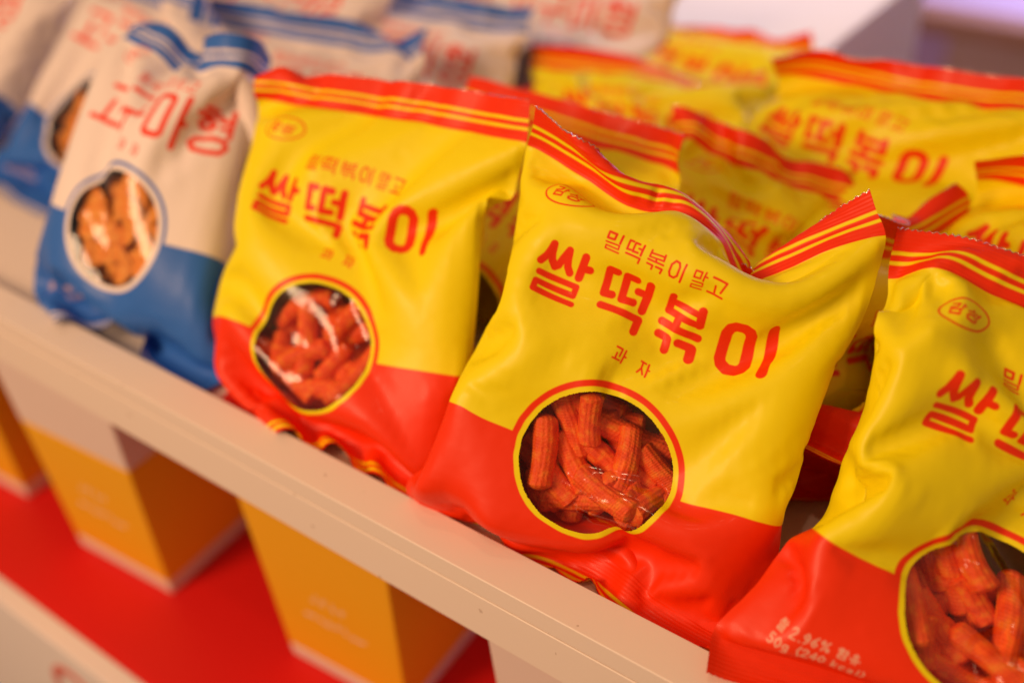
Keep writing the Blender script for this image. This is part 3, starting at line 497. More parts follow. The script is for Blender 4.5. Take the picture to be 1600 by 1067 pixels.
-8,-47,-2,-6,-10,-5,3,2,0,-1,8,5,4,-1,-3,-3,-1,-3,-3,-3,3,9,16,-6,-47,-6,-10,-6,1,2,-1,-1,9,0,1,3,2,-2,-1,-2,-1,-4,-3,-1,7,14,7,-49,-12,-8,-1,2,2,-2,4,0,-4,2,8,-12,5,3,2,0,-1,-6,-2,2,13,13,-45,-24,-1,1,1,0,1,0,0,10,12,-10,-11,-7,1,3,4,3,-2,-6,0,4,21,-5,-47,-16,-1,2,-1,0,3,8,7,-3,-5,-3,-8,-2,-1,1,3,5,-5,-3,-2,15,25,-24,-44,-28,8,-5,4,7,1,-4,1,0,3,0,-15,0,-2,0,1,5,-5,0,-2,25,-5,-3,-39,-39,15,-11,-3,1,1,-4,
23,29,-5,-33,-23,-1,0,0,0,0,2,0,28,-2,-12,13,-60,-28,16,-13,-2,-2,-2,2,19,8,4,-23,-16,4,9,9,9,5,-12,1259,18,18,13,9,-7,-42,-57,-23,24,49,48,46,33,26,7,-18,-40,-48,-46,-49,-51,-52,-67,16,35,8,-19,8,14,0,-8,-14,-18,-9,2,5,-8,-1,2,0,0,2,0,1,6,-21,30,-16,-24,-7,4,18,16,-14,7,7,-41,-8,-9,-11,6,12,-4,2,0,1,2,5,24,-32,-48,-9,14,-12,2,38,9,9,-42,17,-26,-15,2,-4,9,13,-1,-2,0,4,9,-18,-45,-8,1,-2,0,1,-1,35,-29,1,-3,-4,2,-1,0,1,14,5,-2,-1,5,12,
-55,-15,2,-2,-2,-1,2,0,-2,2,5,-4,6,-8,-2,2,2,9,8,0,0,4,6,-54,-7,-6,-2,-2,-1,0,0,3,0,0,5,-8,-2,1,1,3,6,8,1,1,4,6,-54,-4,-5,-3,-3,-1,-2,1,0,-1,7,-6,-2,0,1,0,1,7,9,1,1,5,9,-54,-2,-5,-3,-3,-1,-2,-1,-1,5,-4,-1,2,-2,0,0,2,3,11,4,1,6,9,-54,-2,-2,-4,-2,-2,-1,-4,0,0,1,2,-3,0,-1,1,1,1,10,9,1,8,2,-54,-1,-3,-3,-1,-1,-1,-1,-3,1,1,-2,-2,0,-1,2,-2,-2,6,23,1,3,-5,-55,-1,-1,-1,-3,0,0,1,0,-3,-3,-2,
0,-1,-1,0,-2,0,2,41,-12,-4,-4,-54,0,-2,-2,0,-2,0,0,0,-2,-2,-2,0,-1,-1,-2,-1,-3,8,-3,59,-32,-7,-55,-1,0,-1,-1,0,0,-1,-1,-1,-2,-1,0,1,-2,-4,0,1,3,6,12,14,-16,-55,0,0,-1,0,-1,-1,1,-1,-2,-1,0,-1,0,2,-5,0,3,0,4,-7,47,-33,-54,0,-2,1,-1,1,-1,-1,-1,0,0,-1,0,1,1,3,-3,-1,-3,2,12,-33,65,-56,0,1,0,1,-2,0,0,0,0,-1,0,1,1,1,1,1,0,-5,-3,12,2,-2,-54,-1,1,1,-1,0,-1,0,0,-1,0,1,1,1,1,2,0,1,-5,-6,8,20,-30,-55,
0,1,1,0,-1,2,1,0,-2,-1,1,0,1,2,1,3,0,-3,-9,2,18,-11,-55,1,1,1,3,9,0,-2,-4,-3,-3,-1,1,2,2,2,2,1,-2,-9,-5,15,9,-55,0,3,6,18,19,-17,-10,-2,-4,-7,-3,1,2,2,3,2,3,-1,-7,-11,6,23,-55,2,8,21,25,-16,-12,-4,5,-15,-7,-5,3,2,2,1,4,4,2,-6,-13,-3,28,-56,8,21,29,-8,-17,-2,6,-21,-1,0,-4,-4,2,2,2,0,6,6,-3,-11,-12,13,-56,26,24,10,-16,-13,5,-9,-1,18,28,14,-44,-15,-8,-3,-1,0,9,4,-7,-18,-1,-55,52,8,-9,-12,-5,7,-2,24,31,16,-12,-13,
-30,-9,-15,-8,-7,3,10,-2,-9,-18,-44,9,27,1,-13,12,0,21,25,12,-4,-8,-2,-18,-18,6,-16,-13,-14,7,5,6,-26,-15,-25,4,25,21,-8,13,22,1,-10,2,5,7,-3,-32,-4,4,-7,-12,-18,2,1,23,-15,-13,-6,-12,58,30,-18,-30,-6,0,20,38,7,-1,0,-49,-10,5,2,0,8,6,-2,0,-13,-16,21,-37,55,32,-19,-23,6,9,4,28,2,0,-2,-34,5,17,13,9,4,-8],
'F2': [-2438,24,30,35,37,32,29,34,36,39,37,39,37,36,36,37,38,38,37,37,36,31,34,36,37,36,36,37,37,37,35,36,37,37,37,37,37,37,34,32,32,34,35,36,37,-4,9,5,2,-1,3,1,-3,0,-3,1,-3,-1,0,1,-1,0,-2,-1,-1,0,1,1,0,0,-1,-1,0,0,0,0,0,0,0,0,0,0,-1,0,0,0,2,1,0,0,10,3,0,-4,-1,0,5,2,-2,-2,-4,0,0,1,-1,1,-3,-1,-1,0,0,1,0,1,-1,-1,1,-1,0,-1,1,0,0,-1,0,0,-1,0,-1,1,2,0,0,1,0,12,-3,-3,-3,-1,2,1,3,-1,-2,2,-1,0,-2,0,
-1,0,0,1,0,-2,0,1,-1,-1,1,0,1,-1,0,0,0,0,0,-1,0,0,0,-1,1,2,0,1,0,-1,6,-3,0,1,-2,0,0,0,1,4,-1,1,-1,1,0,-1,0,0,0,-1,-2,1,0,0,0,1,0,-1,-1,0,0,0,-1,0,1,-1,0,-1,2,1,0,0,0,-1,1,-7,1,0,3,5,-1,1,1,2,0,0,-1,1,0,-1,1,0,1,-2,-2,1,1,-1,0,1,0,0,-1,0,0,-1,0,0,0,0,-1,0,0,2,0,1,0,-1,0,0,-7,3,5,2,0,0,-1,-1,0,-1,2,1,2,1,0,-2,0,0,1,-3,-1,0,1,0,1,-1,0,0,0,-1,
1,0,0,0,-1,-1,-1,1,0,1,-1,1,0,1,-3,0,4,-1,-1,-2,0,-2,-3,-3,1,1,3,-1,-1,-2,0,2,0,0,2,1,0,1,0,-1,1,0,0,0,0,0,0,0,0,-2,1,0,0,1,0,1,0,1,-3,-6,6,-7,0,0,0,-2,0,0,3,3,2,1,-2,-2,1,1,0,-3,0,0,2,1,0,0,1,-1,-1,-1,0,0,0,0,1,-2,-1,0,1,0,0,0,1,-1,-2,-3,-2,12,-12,-3,0,-1,1,0,1,1,0,-2,-3,0,0,1,0,-1,1,-1,2,2,0,0,0,-1,1,-1,1,0,1,0,1,-2,-1,0,1,0,1,0,1,-2,-1,-4,-4,3,
12,-4,-6,-2,0,1,1,3,0,0,-2,-1,-1,1,1,1,-1,-1,2,1,-1,0,0,0,-1,-1,0,0,0,0,1,-1,-2,-1,2,0,1,-1,0,-1,-1,-4,-5,-2,7,13,-2,-4,-4,0,-1,1,0,0,-2,-1,-3,0,0,0,-2,0,0,0,2,0,1,0,0,0,0,1,0,0,1,-1,-2,-1,1,1,1,0,0,-1,-2,-5,-4,-1,6,3,11,-1,-3,-1,-2,0,-1,1,0,-1,-2,0,0,1,-1,-1,0,3,2,0,0,-1,-1,-1,0,0,0,0,1,0,-1,-2,-1,2,1,0,-1,0,-3,-4,-5,-2,5,4,4,11,-3,-1,-2,-2,-1,1,-1,0,-1,-2,-1,1,0,-2,
-1,0,1,1,0,0,0,0,0,0,0,0,1,1,-1,-2,-2,3,1,0,-1,0,-3,-4,-6,0,4,3,2,-6,10,-2,-2,-1,-1,0,-1,1,-1,-1,-1,0,1,0,-1,1,2,3,-2,-1,0,-1,-1,0,0,0,0,0,1,-1,-4,1,2,1,0,-1,-3,-5,-4,1,4,6,3,-1,-17,10,-3,-1,-2,-1,-1,0,0,0,-1,-1,0,0,0,1,2,1,-3,0,-1,-1,0,-1,1,0,0,1,0,-1,-3,-1,3,2,-1,-3,-2,-4,-3,1,6,6,2,-1,-15,-1,11,-4,-1,-1,-1,-1,1,-1,0,-1,-1,0,1,0,2,2,-1,0,-1,0,-2,-1,0,-1,1,1,0,1,-3,-4,
4,3,-2,-2,-2,-3,-3,3,6,4,3,-5,-13,-15,8,8,-1,-2,0,-1,-1,-1,0,0,-1,-1,0,0,0,2,0,0,1,-1,-1,-1,-2,0,1,1,1,0,-1,-5,0,5,0,-5,-3,-1,-1,4,6,4,2,-6,-8,-12,18,9,9,-4,0,0,-1,0,-1,0,0,-1,-1,0,0,1,1,1,1,-2,1,-1,-2,-2,0,2,0,0,1,-2,-2,5,0,-6,-3,0,2,4,5,2,0,-5,-9,-4,13,12,-12,7,-1,0,-1,0,-1,-1,0,1,0,-1,-2,0,1,0,1,0,1,-1,-2,-1,1,0,0,1,-1,0,-4,2,4,-3,-5,0,1,3,4,2,1,-3,-6,-1,9,10,-3,-15,
10,-2,0,-1,-1,-1,-1,0,0,2,-1,0,-1,0,1,-2,0,0,1,-3,1,0,2,-3,-2,2,-2,1,4,0,-3,0,2,3,2,0,-1,-3,-2,1,6,5,0,-5,2,6,4,0,-1,-1,-1,-1,-1,1,3,4,-2,-2,-2,-2,0,-1,0,1,5,-2,1,-1,3,-7,-5,0,3,3,-1,-1,5,2,0,-1,-2,-1,-1,1,3,5,0,0,-3,0,6,9,-2,-5,-1,-1,1,-2,-1,3,6,0,-3,-2,-1,-2,-1,-1,-1,5,7,-5,-2,0,8,-6,-3,1,-1,1,3,1,1,-1,-2,1,-2,0,1,3,2,-1,-2,0,1,14,4,-5,-5,0,0,-1,1,-1,0,2,6,0,-1,-2,
-1,-2,0,-1,-1,2,8,-2,-3,2,7,-6,-6,-1,0,3,1,1,-1,0,0,0,0,0,2,-1,0,-1,-1,0,15,-9,-5,5,1,1,-1,-2,0,0,1,2,3,0,0,-1,0,-1,0,-1,0,2,4,-4,-4,4,7,-2,-5,-2,1,3,0,-1,0,-1,2,0,0,0,0,-1,-1,-1,2,-3,-1,6,5,3,0,-1,-1,0,-1,0,1,1,2,1,1,0,0,0,0,-1,-2,0,3,-2,-2,3,5,-2,-5,-1,0,2,2,-2,1,0,0,2,-1,0,-1,-1,0,-1,5,-4,7,5,1,2,-2,-7,-3,0,1,0,1,1,1,1,1,0,0,0,-1,0,-1,0,1,-3,0,4,6,-3,
-4,0,0,2,1,-2,1,1,-1,1,0,-1,-1,-1,1,-3,8,7,5,-1,-4,-3,1,-3,0,-1,0,1,1,0,0,1,-1,1,-2,0,-1,0,0,0,2,-1,1,3,4,-3,-2,0,1,1,0,-1,1,1,-1,-1,0,0,-1,0,2,10,5,-5,-3,-6,-6,3,4,0,0,0,0,0,1,1,0,2,-1,1,-1,0,0,0,1,-1,0,-1,1,4,2,-3,-1,-1,1,2,0,0,0,0,0,-1,-1,0,0,4,10,-5,-6,-6,-5,6,4,2,1,0,1,0,0,0,0,0,0,0,0,2,0,-1,1,-1,1,0,-1,0,2,3,0,-1,0,0,0,0,0,0,0,-1,1,-1,0,-1,
5,-3,-5,-5,-3,5,7,3,2,-1,0,-1,0,0,0,0,1,0,1,1,-1,2,1,-1,0,-2,1,1,-2,0,2,2,-1,-1,0,1,0,1,0,0,0,-1,1,-1,0,6,-13,-2,-1,3,6,5,2,-1,0,0,0,0,0,0,0,0,0,1,0,1,0,2,0,-1,-1,-2,1,1,-1,1,2,1,0,0,0,1,-1,0,0,0,1,-1,0,-1,11,-9,-7,2,3,6,1,-2,0,0,-1,0,-1,0,0,1,-1,1,0,0,1,0,1,1,1,0,-2,-2,1,1,-1,1,1,1,0,0,0,1,0,0,1,-1,1,-1,-1,7,-2,-2,-1,1,2,0,0,-1,-1,1,0,1,-1,0,
0,0,1,0,1,0,0,0,1,1,2,-1,-2,-1,0,0,0,1,1,1,0,1,0,0,1,-1,1,-1,1,-2,11,-2,-2,-1,0,-3,-1,1,1,0,-1,0,-1,1,0,-1,2,-1,0,0,0,1,0,0,2,1,2,-2,-2,0,1,2,0,0,0,-1,0,0,1,0,1,0,1,-1,-1,10,-2,0,1,-2,-3,-2,-1,0,3,0,0,0,0,-1,1,0,1,0,1,-1,0,0,1,-1,2,2,0,-1,-2,1,0,1,0,0,1,0,1,0,0,1,1,1,0,-5,11,-2,-2,-2,1,0,-2,-2,0,1,4,-1,-1,-3,1,1,0,-1,1,-1,0,0,0,0,2,0,2,1,-1,0,
-1,0,1,0,0,0,0,0,0,0,1,2,2,-1,-4,11,3,-6,-4,2,0,-1,0,-1,0,1,4,2,-1,-3,-1,0,0,0,0,0,0,-1,1,0,1,0,4,0,-1,-1,0,-1,0,1,0,0,0,0,1,0,1,1,-2,-8,-6,4,1,7,4,3,1,-4,-3,-3,-1,0,1,5,0,-3,-2,0,0,0,1,-2,2,0,0,0,1,1,3,-1,-1,-1,0,0,0,0,0,0,0,0,1,1,1,-6,-8,-19,5,13,10,4,2,-3,-5,0,1,0,-1,1,-1,3,1,-1,-1,-2,1,0,1,-1,0,0,1,-1,1,2,2,-2,-1,0,0,-1,0,0,-1,1,-1,0,-1,-2,-6,1,
-6,7,11,5,1,-4,-8,2,1,-2,-3,-3,-1,2,0,3,1,0,0,-1,0,1,0,-1,0,-1,2,0,0,2,2,-2,-1,0,0,1,-1,1,-1,2,-1,-1,-4,-9,16,-4,12,6,3,-2,-10,-1,3,1,0,-1,1,-1,-2,1,-1,2,1,1,-1,0,0,0,1,0,0,-1,1,1,0,2,1,-1,-2,0,-1,0,-1,0,-2,0,-2,-2,7,14,5,10,4,-2,-8,-5,3,1,1,-2,-3,0,-1,-1,-1,0,0,1,1,2,0,0,0,0,0,0,1,-1,1,1,0,1,0,0,-1,0,0,1,-1,0,-1,-1,2,12,-2,15,3,1,-5,-8,1,0,0,0,0,0,-1,2,0,-1,
-1,0,0,0,0,1,0,0,0,0,1,0,1,0,1,1,2,1,-1,-2,-2,0,-1,0,-1,-1,-1,-2,1,10,21,-2,-3,-9,-1,3,1,-1,1,0,-4,-3,0,2,1,-1,-2,-1,-1,1,0,1,1,1,1,-1,0,0,0,0,1,0,1,2,0,-1,-1,0,-1,1,-1,0,-3,5,4,21,0,-10,-7,6,4,0,-1,-2,-1,1,-1,-3,0,1,2,-1,-2,0,-1,0,1,0,0,0,1,0,1,0,0,0,1,1,2,1,-2,-2,-2,1,-2,-1,-1,3,5,0,19,-16,0,13,4,1,-2,-4,-1,3,-2,-6,-4,-2,0,2,2,0,-2,-2,-1,0,1,2,0,1,-1,-1,-1,0,
-1,0,0,1,2,3,0,-1,-1,1,0,0,5,3,-2,19,2,3,1,1,0,1,-2,-4,-1,3,-3,-4,-4,-2,-2,1,2,0,-2,-1,0,1,-1,1,-2,1,-1,0,-1,0,0,0,0,2,3,2,-1,-2,-2,-1,2,1,1,3,21,11,-2,-3,0,1,-1,-2,-5,-4,4,5,-6,-7,-4,-2,-2,1,3,2,-2,-3,-3,-1,-1,2,-1,1,-1,0,0,-1,0,-2,0,0,4,5,1,0,1,-1,-1,-3,8,8,7,11,2,1,-1,1,0,-3,-3,-3,4,5,-3,-5,-5,-2,-3,-1,-1,2,-1,0,-3,0,-2,0,-2,0,0,0,2,1,1,-3,0,1,4,3,-2,-3,-4,-3,7,2,
11,-1,6,9,2,1,0,1,-1,-6,-3,0,6,2,-4,-5,-5,-4,-3,1,0,0,-3,-1,-3,0,0,1,0,0,0,-1,0,1,2,-2,-4,0,4,5,-3,-5,7,4,-5,10,1,0,4,6,4,3,1,0,-1,-4,-1,0,6,3,-2,-4,-4,-4,-2,-2,-2,0,0,1,-2,-2,-2,-1,-2,-2,-1,1,-1,0,0,0,-5,-2,-1,-2,13,5,-4,-8,10,2,-1,1,2,6,5,4,0,-4,-4,-3,1,1,6,2,0,-1,-5,-5,0,-1,-2,-2,-2,-2,-1,-1,-1,0,-2,-2,-5,-2,-3,-1,0,0,-2,1,13,2,-5,-6,-6,13,-1,0,-1,1,0,3,6,7,7,-3,-7,-6,-3,-1,
6,3,0,-3,-3,-3,2,-4,-1,-1,-2,-2,0,1,-1,0,-6,1,-3,-2,-1,0,0,0,2,0,0,-2,-7,-13,12,-1,1,-1,0,0,1,1,6,6,6,-4,-2,-3,-3,-1,4,2,0,-3,-4,-1,3,-7,1,0,-1,-4,-3,1,1,-5,-2,4,-3,-2,-2,0,1,-1,1,1,-6,-13,-9,7,0,1,2,1,0,0,0,1,4,9,7,-5,1,-5,-4,-1,3,5,-1,-3,-2,3,-2,-8,4,2,-1,-6,-6,1,9,-13,-1,6,1,-10,-1,-1,0,-1,0,-11,-14,-8,9,-5,0,3,1,4,-1,0,-1,1,1,10,3,1,1,-2,-6,0,4,5,-4,-5,-1,7,-7,-6,2,6,0,-11,
-6,3,8,-11,-1,5,0,-10,0,0,1,-4,-18,-10,-1,1028,13,9,9,12,16,14,15,13,9,7,6,6,8,11,11,14,14,10,4,-5,-15,-8,-1,6,12,14,9,2,-1,-9,-6,1,6,7,5,-1,-7,-12,-15,-15,-12,-9,-4,3,-30,-5,0,3,1,-2,2,0,0,3,1,0,0,1,0,0,0,0,1,-1,0,3,0,1,1,2,-1,-4,0,0,1,2,1,0,1,-2,0,-1,1,1,0,3,3,3,1,-36,3,4,4,0,-5,-3,-1,1,2,5,-1,1,1,-1,2,0,0,-1,-1,0,2,1,2,2,1,-4,-3,0,1,2,1,0,2,-1,-1,-1,1,-1,0,4,3,3,3,-1,
-25,5,5,5,2,-8,-7,-2,1,3,-7,-2,1,0,1,1,1,1,0,0,-2,0,3,2,3,-3,-5,0,2,1,0,2,2,0,-1,-2,0,2,-2,3,4,3,3,0,-1,-14,4,1,-3,5,-1,-4,-2,-3,-9,-4,3,2,0,2,0,2,0,-1,-2,-2,2,3,2,-1,-5,-1,1,2,0,1,2,1,-2,-2,0,-1,2,2,5,3,2,1,-2,-1,10,1,-2,-6,-15,1,0,-7,-9,-4,2,2,0,1,0,0,1,0,-1,-4,1,6,4,-1,-5,-2,3,3,-3,1,5,1,-2,-3,-2,-1,0,0,9,3,3,0,-2,0,-2,12,-6,-13,-12,-8,-3,-4,-3,-2,-1,2,1,1,1,3,
3,0,-5,-5,1,2,1,0,0,0,0,0,0,4,1,2,1,1,-2,-4,-2,-1,0,1,2,0,0,1,3,17,-3,-14,-8,-5,-2,-3,-3,-3,-3,0,2,2,2,4,1,0,-7,-3,-2,2,4,2,0,1,-1,1,2,3,1,1,1,1,-2,-2,-3,-1,0,2,1,0,-1,2,5,9,8,-17,-15,1,-2,-1,-1,-1,-2,0,3,4,4,4,1,-1,-5,-5,-4,-1,1,2,2,2,0,1,2,2,0,-1,1,1,0,-3,-4,-1,-1,2,0,1,0,3,5,7,6,2,-20,-9,-7,1,-1,0,-1,-1,1,2,3,2,0,-1,-4,-6,-3,0,0,2,3,3,1,1,2,2,1,0,1,1,
0,-3,-4,-1,0,1,2,1,0,3,6,6,6,7,-4,-21,-1,-6,-4,0,1,1,3,4,3,0,-1,-1,-4,-5,-3,-2,-1,2,2,2,1,2,2,2,0,0,0,-1,0,-2,-3,-2,-1,1,2,0,2,3,5,7,7,6,2,-9,-19,-2,-3,-3,-1,-1,1,2,2,-1,-1,-1,-2,-4,-6,-3,-3,1,2,3,4,3,2,2,1,0,-1,1,0,-1,-3,-3,-1,0,2,2,2,3,5,7,6,7,2,-6,-5,-21,0,-2,-1,-3,0,1,3,0,1,0,-1,-3,-5,-4,-4,2,2,4,3,3,0,2,0,0,0,0,-1,-1,-3,-2,-3,0,2,2,2,4,4,6,8,6,2,-4,-6,-6,
-20,-2,0,-3,-1,-2,1,-1,1,-1,1,0,-2,-4,-6,-3,-1,3,5,4,2,3,0,1,0,0,-1,-1,-1,-3,-3,-1,1,3,3,4,3,6,8,6,1,-6,-5,-6,-6,-21,0,-2,-1,-2,0,-1,0,1,2,1,-1,-3,-2,-2,0,3,4,2,1,0,0,0,0,-1,0,-1,-1,-3,-4,-3,1,3,3,5,4,6,7,5,-1,-6,-7,-11,-14,5,-21,-1,-1,-2,-1,-1,-1,0,0,1,1,0,-2,-1,1,1,3,0,1,-1,0,1,1,0,-1,-2,0,-3,-4,-3,0,2,4,6,5,5,6,4,-2,-7,-9,-10,-9,7,5,-22,0,-1,0,-2,-1,-1,0,1,1,0,-1,0,1,3,
6,1,-1,-3,-1,1,1,0,-2,-2,-1,-3,-2,-4,-2,1,5,8,6,3,5,4,-4,-7,-10,-8,-7,4,11,-10,-22,-1,0,-1,-1,-2,0,0,-1,1,1,0,-1,1,5,3,0,-4,-2,2,1,3,1,-3,-3,-3,-2,-4,-3,0,5,9,8,3,2,1,-5,-7,-9,-6,-5,3,6,-11,15,-22,0,-1,0,-1,-1,-1,-2,1,0,1,0,2,3,3,0,-2,-1,0,1,4,1,0,-3,-5,-3,-3,-4,-1,3,8,11,3,1,0,-4,-8,-7,-6,-4,2,2,-5,5,12,-20,-2,-1,-1,1,-2,-2,0,-1,0,-2,2,3,3,3,-1,-1,-2,0,3,2,1,-1,-6,-3,-2,-3,-3,2,6,
9,4,0,-2,-4,-6,-5,-4,-1,0,-1,-1,3,11,4,-22,1,0,0,-2,0,-2,-2,-2,-1,0,1,4,4,2,1,0,-2,-1,4,-1,-1,-1,-7,-5,1,-2,0,3,7,4,-1,-1,-3,-3,-4,-2,-2,-1,0,1,5,5,4,1,-18,-1,1,-2,-1,-2,-1,-2,-3,-2,-2,0,2,4,3,6,3,2,-7,-4,1,0,3,8,-12,-11,-1,5,3,5,0,-5,-4,1,-2,-1,-2,1,0,1,2,4,7,2,0,-19,1,0,-3,1,-1,0,-2,-3,-5,-1,-1,0,1,4,2,5,6,5,-13,-6,2,1,12,15,-14,-9,-2,-1,-2,-3,-2,0,0,2,-1,-2,-1,2,2,5,3,1,1,1,
-18,3,-3,-1,-2,1,-1,-1,-3,-4,-4,-1,0,0,1,2,1,3,5,5,-7,-7,2,4,12,14,-8,-10,-6,-6,-3,-2,0,1,1,3,1,-2,0,3,2,3,2,0,0,-19,-2,-1,1,1,0,-1,-1,0,-3,-4,-3,-1,0,0,0,1,1,0,3,4,-4,-4,1,7,14,10,-6,-8,-10,-7,-2,0,0,2,1,3,0,1,2,1,2,1,1,0,-20,-1,1,2,1,1,-2,-4,-2,0,-3,-2,-2,-1,-2,1,0,0,0,0,0,3,-1,-3,1,7,12,10,-5,-8,-7,-6,-3,-1,1,3,2,2,0,1,3,0,1,1,0,-21,1,1,4,4,4,-2,-9,-4,-2,0,-2,-2,-2,0,
-2,0,0,0,0,1,-1,0,0,-1,1,8,10,10,-6,-9,-6,-5,-2,0,1,3,2,2,1,1,1,1,0,1,-18,-2,5,7,-1,-6,-3,3,-6,-1,-1,-1,-2,-1,-1,-1,-1,-1,0,-1,-1,-1,-1,0,0,1,3,8,8,8,-6,-7,-5,-4,-2,0,3,2,1,2,1,1,1,0,0,-20,4,6,-5,-5,-4,-2,1,5,0,0,-1,-1,-2,-2,0,-1,-1,-1,-1,-1,-1,0,0,0,0,2,3,7,8,3,-6,-5,-4,-4,-1,0,4,2,1,1,1,0,0,0,-20,6,-5,-5,-1,-2,2,2,5,2,-1,-2,-2,-1,-1,-2,-1,-2,-1,-1,-3,1,0,0,0,1,-1,2,5,6,
6,1,-5,-3,-3,-2,-1,2,2,1,0,0,1,0,0,-21,-2,-3,0,-2,1,3,7,6,4,-4,-3,-3,-2,-2,-1,-2,-1,-2,-1,-1,-1,0,0,1,1,-2,-1,2,5,7,4,-1,-3,-2,-2,-2,1,1,0,1,0,0,1,-1,-22,-4,0,-1,1,3,7,12,3,-2,0,-5,-5,-3,-2,-2,-2,-1,-2,-1,-1,-1,-1,-1,1,2,4,-4,-3,3,4,5,3,-1,-1,-2,-1,-1,0,1,0,0,-1,0,1,-23,-1,-2,0,1,6,12,-2,0,-1,3,3,-3,-5,-3,-2,-1,-2,-1,-2,0,-2,-2,-1,-1,0,4,5,-3,-4,0,3,4,3,0,0,-1,-2,1,-1,0,0,0,0,0,
-23,0,-1,0,1,4,0,-1,-2,1,3,5,6,-1,-4,-3,-2,-2,-1,-1,0,-1,-1,-2,-3,0,0,5,6,-1,-1,-1,2,2,0,-1,-1,0,-2,0,-1,0,1,0,0,-22,-1,1,-1,0,-3,-6,3,0,1,2,4,6,6,0,-1,-2,-2,-1,-1,-1,0,-2,-2,-3,-3,-1,2,5,4,1,2,0,-1,0,-1,0,-1,0,-1,0,-1,-1,0,1,-23,1,-1,1,-1,-2,-3,-6,-2,1,2,3,5,6,6,0,-1,-1,-1,1,0,-1,-1,-3,-2,-3,-2,0,1,4,2,1,1,0,0,1,-1,0,0,-1,-1,0,-1,1,-1,-23,0,0,-1,2,-1,-4,-4,-1,-1,0,0,2,5,6,
4,1,-1,0,0,1,1,0,-1,-4,-5,-3,-1,0,2,3,0,0,2,2,-1,1,0,0,1,-1,-1,-1,0,0,-23,1,0,-1,0,0,1,-2,-3,-3,-2,0,-1,0,2,5,4,3,-1,-1,2,2,0,-1,-1,-4,-3,-4,0,0,1,2,1,2,1,2,1,0,0,0,0,-1,-1,-1,0,-20,-2,-1,0,4,4,2,-3,-4,0,-4,-4,-4,-1,-1,2,4,4,2,-1,-1,2,1,1,0,0,-5,-4,-3,0,3,4,2,-1,1,1,0,1,0,0,0,0,-1,2,-2,-19,-1,-1,4,5,7,-5,-8,1,2,-3,-5,-3,-5,-2,-2,1,2,4,2,-2,-1,1,1,2,1,0,-4,-3,-1,
1,4,3,2,-1,1,0,0,0,-2,-1,0,2,1,1,-20,-1,5,8,6,-10,-9,3,3,5,5,-6,-7,-4,-5,-3,-3,1,1,3,1,-3,0,2,1,2,0,0,-3,-3,0,2,6,2,1,-1,0,-1,0,-1,1,-1,3,0,2,-23,5,7,9,-8,-10,0,3,3,6,7,0,-5,-8,-4,-5,-3,-4,-1,1,1,1,-1,-1,0,1,1,1,-1,-1,-2,0,2,5,2,0,0,0,-1,0,1,1,2,1,0,-23,11,8,-4,-10,-2,1,1,3,5,9,9,-1,-5,-8,-5,-5,-5,-3,-3,1,1,0,-1,0,-1,1,-1,1,-1,-2,0,0,2,4,2,1,0,0,1,0,1,-1,0,2,
-18,13,3,-12,-4,-1,1,2,3,3,2,10,8,0,-3,-7,-6,-5,-6,-3,-3,1,0,0,-2,-1,-1,0,-1,0,-1,-1,-1,2,2,4,1,0,0,1,1,2,1,-1,-3,-3,2,-9,-7,-1,1,-1,-1,2,1,5,6,11,7,2,-3,-6,-5,-6,-7,-4,-3,0,0,1,-1,0,-1,-1,-2,-1,-2,-1,-2,2,3,3,1,1,1,1,0,2,-2,-3,18,-18,-12,-4,2,1,0,-4,-2,4,0,6,6,10,6,4,-1,-5,-6,-6,-7,-6,-2,0,1,2,-1,0,-2,-1,-2,-3,-3,-1,-1,1,3,3,1,0,0,1,0,-2,-1,1,-17,-1,6,5,4,-2,-4,-10,-6,2,3,7,9,10,
7,5,0,-3,-6,-7,-6,-5,0,3,1,2,-1,0,-2,-2,-3,-4,-6,-4,-1,2,3,1,2,1,1,-4,-3,1,-2,2,4,2,1,1,0,-6,-10,-13,-2,-1,4,7,8,10,9,6,2,-3,-3,-6,-3,-1,0,2,-1,1,0,-1,-1,-3,-5,-5,-7,-6,-3,1,3,1,0,-1,-1,1,-1,-14,29,2,-2,1,-2,-1,-2,-8,-16,-12,2,-4,2,7,9,10,11,7,6,-1,0,-1,-1,-2,-2,1,0,1,0,1,-2,-2,-7,-9,-10,-9,-3,1,2,3,1,1,2,-11,-37,17,27,11,1,-1,-2,0,-4,-13,-18,-6,4,-7,1,5,8,10,12,10,9,5,4,0,-2,-2,-2,-2,0,1,
1,2,-1,-4,-5,-12,-13,-11,-5,1,3,6,3,-9,-10,-33,-2,12,22,9,6,4,0,-1,-5,-17,-20,3,3,-9,-2,2,7,10,10,10,10,5,2,0,-1,-1,0,-3,0,-1,2,2,3,-1,-2,-8,-13,-10,-1,3,3,-9,-13,-8,-31,1,-3,9,19,12,7,4,2,-4,-6,-18,-19,17,4,-18,-5,-3,4,8,8,7,9,6,1,0,0,-2,0,-1,1,3,1,1,4,4,1,-3,-4,-8,1,-17,-18,-10,-2,-32,2,-1,-2,5,17,16,13,1,-1,-2,-1,-11,-27,1,14,-4,-7,-9,-4,2,4,2,2,4,3,3,4,1,0,-1,-5,0,4,5,7,11,11,2,-8,-29,-19,-6,0,1,
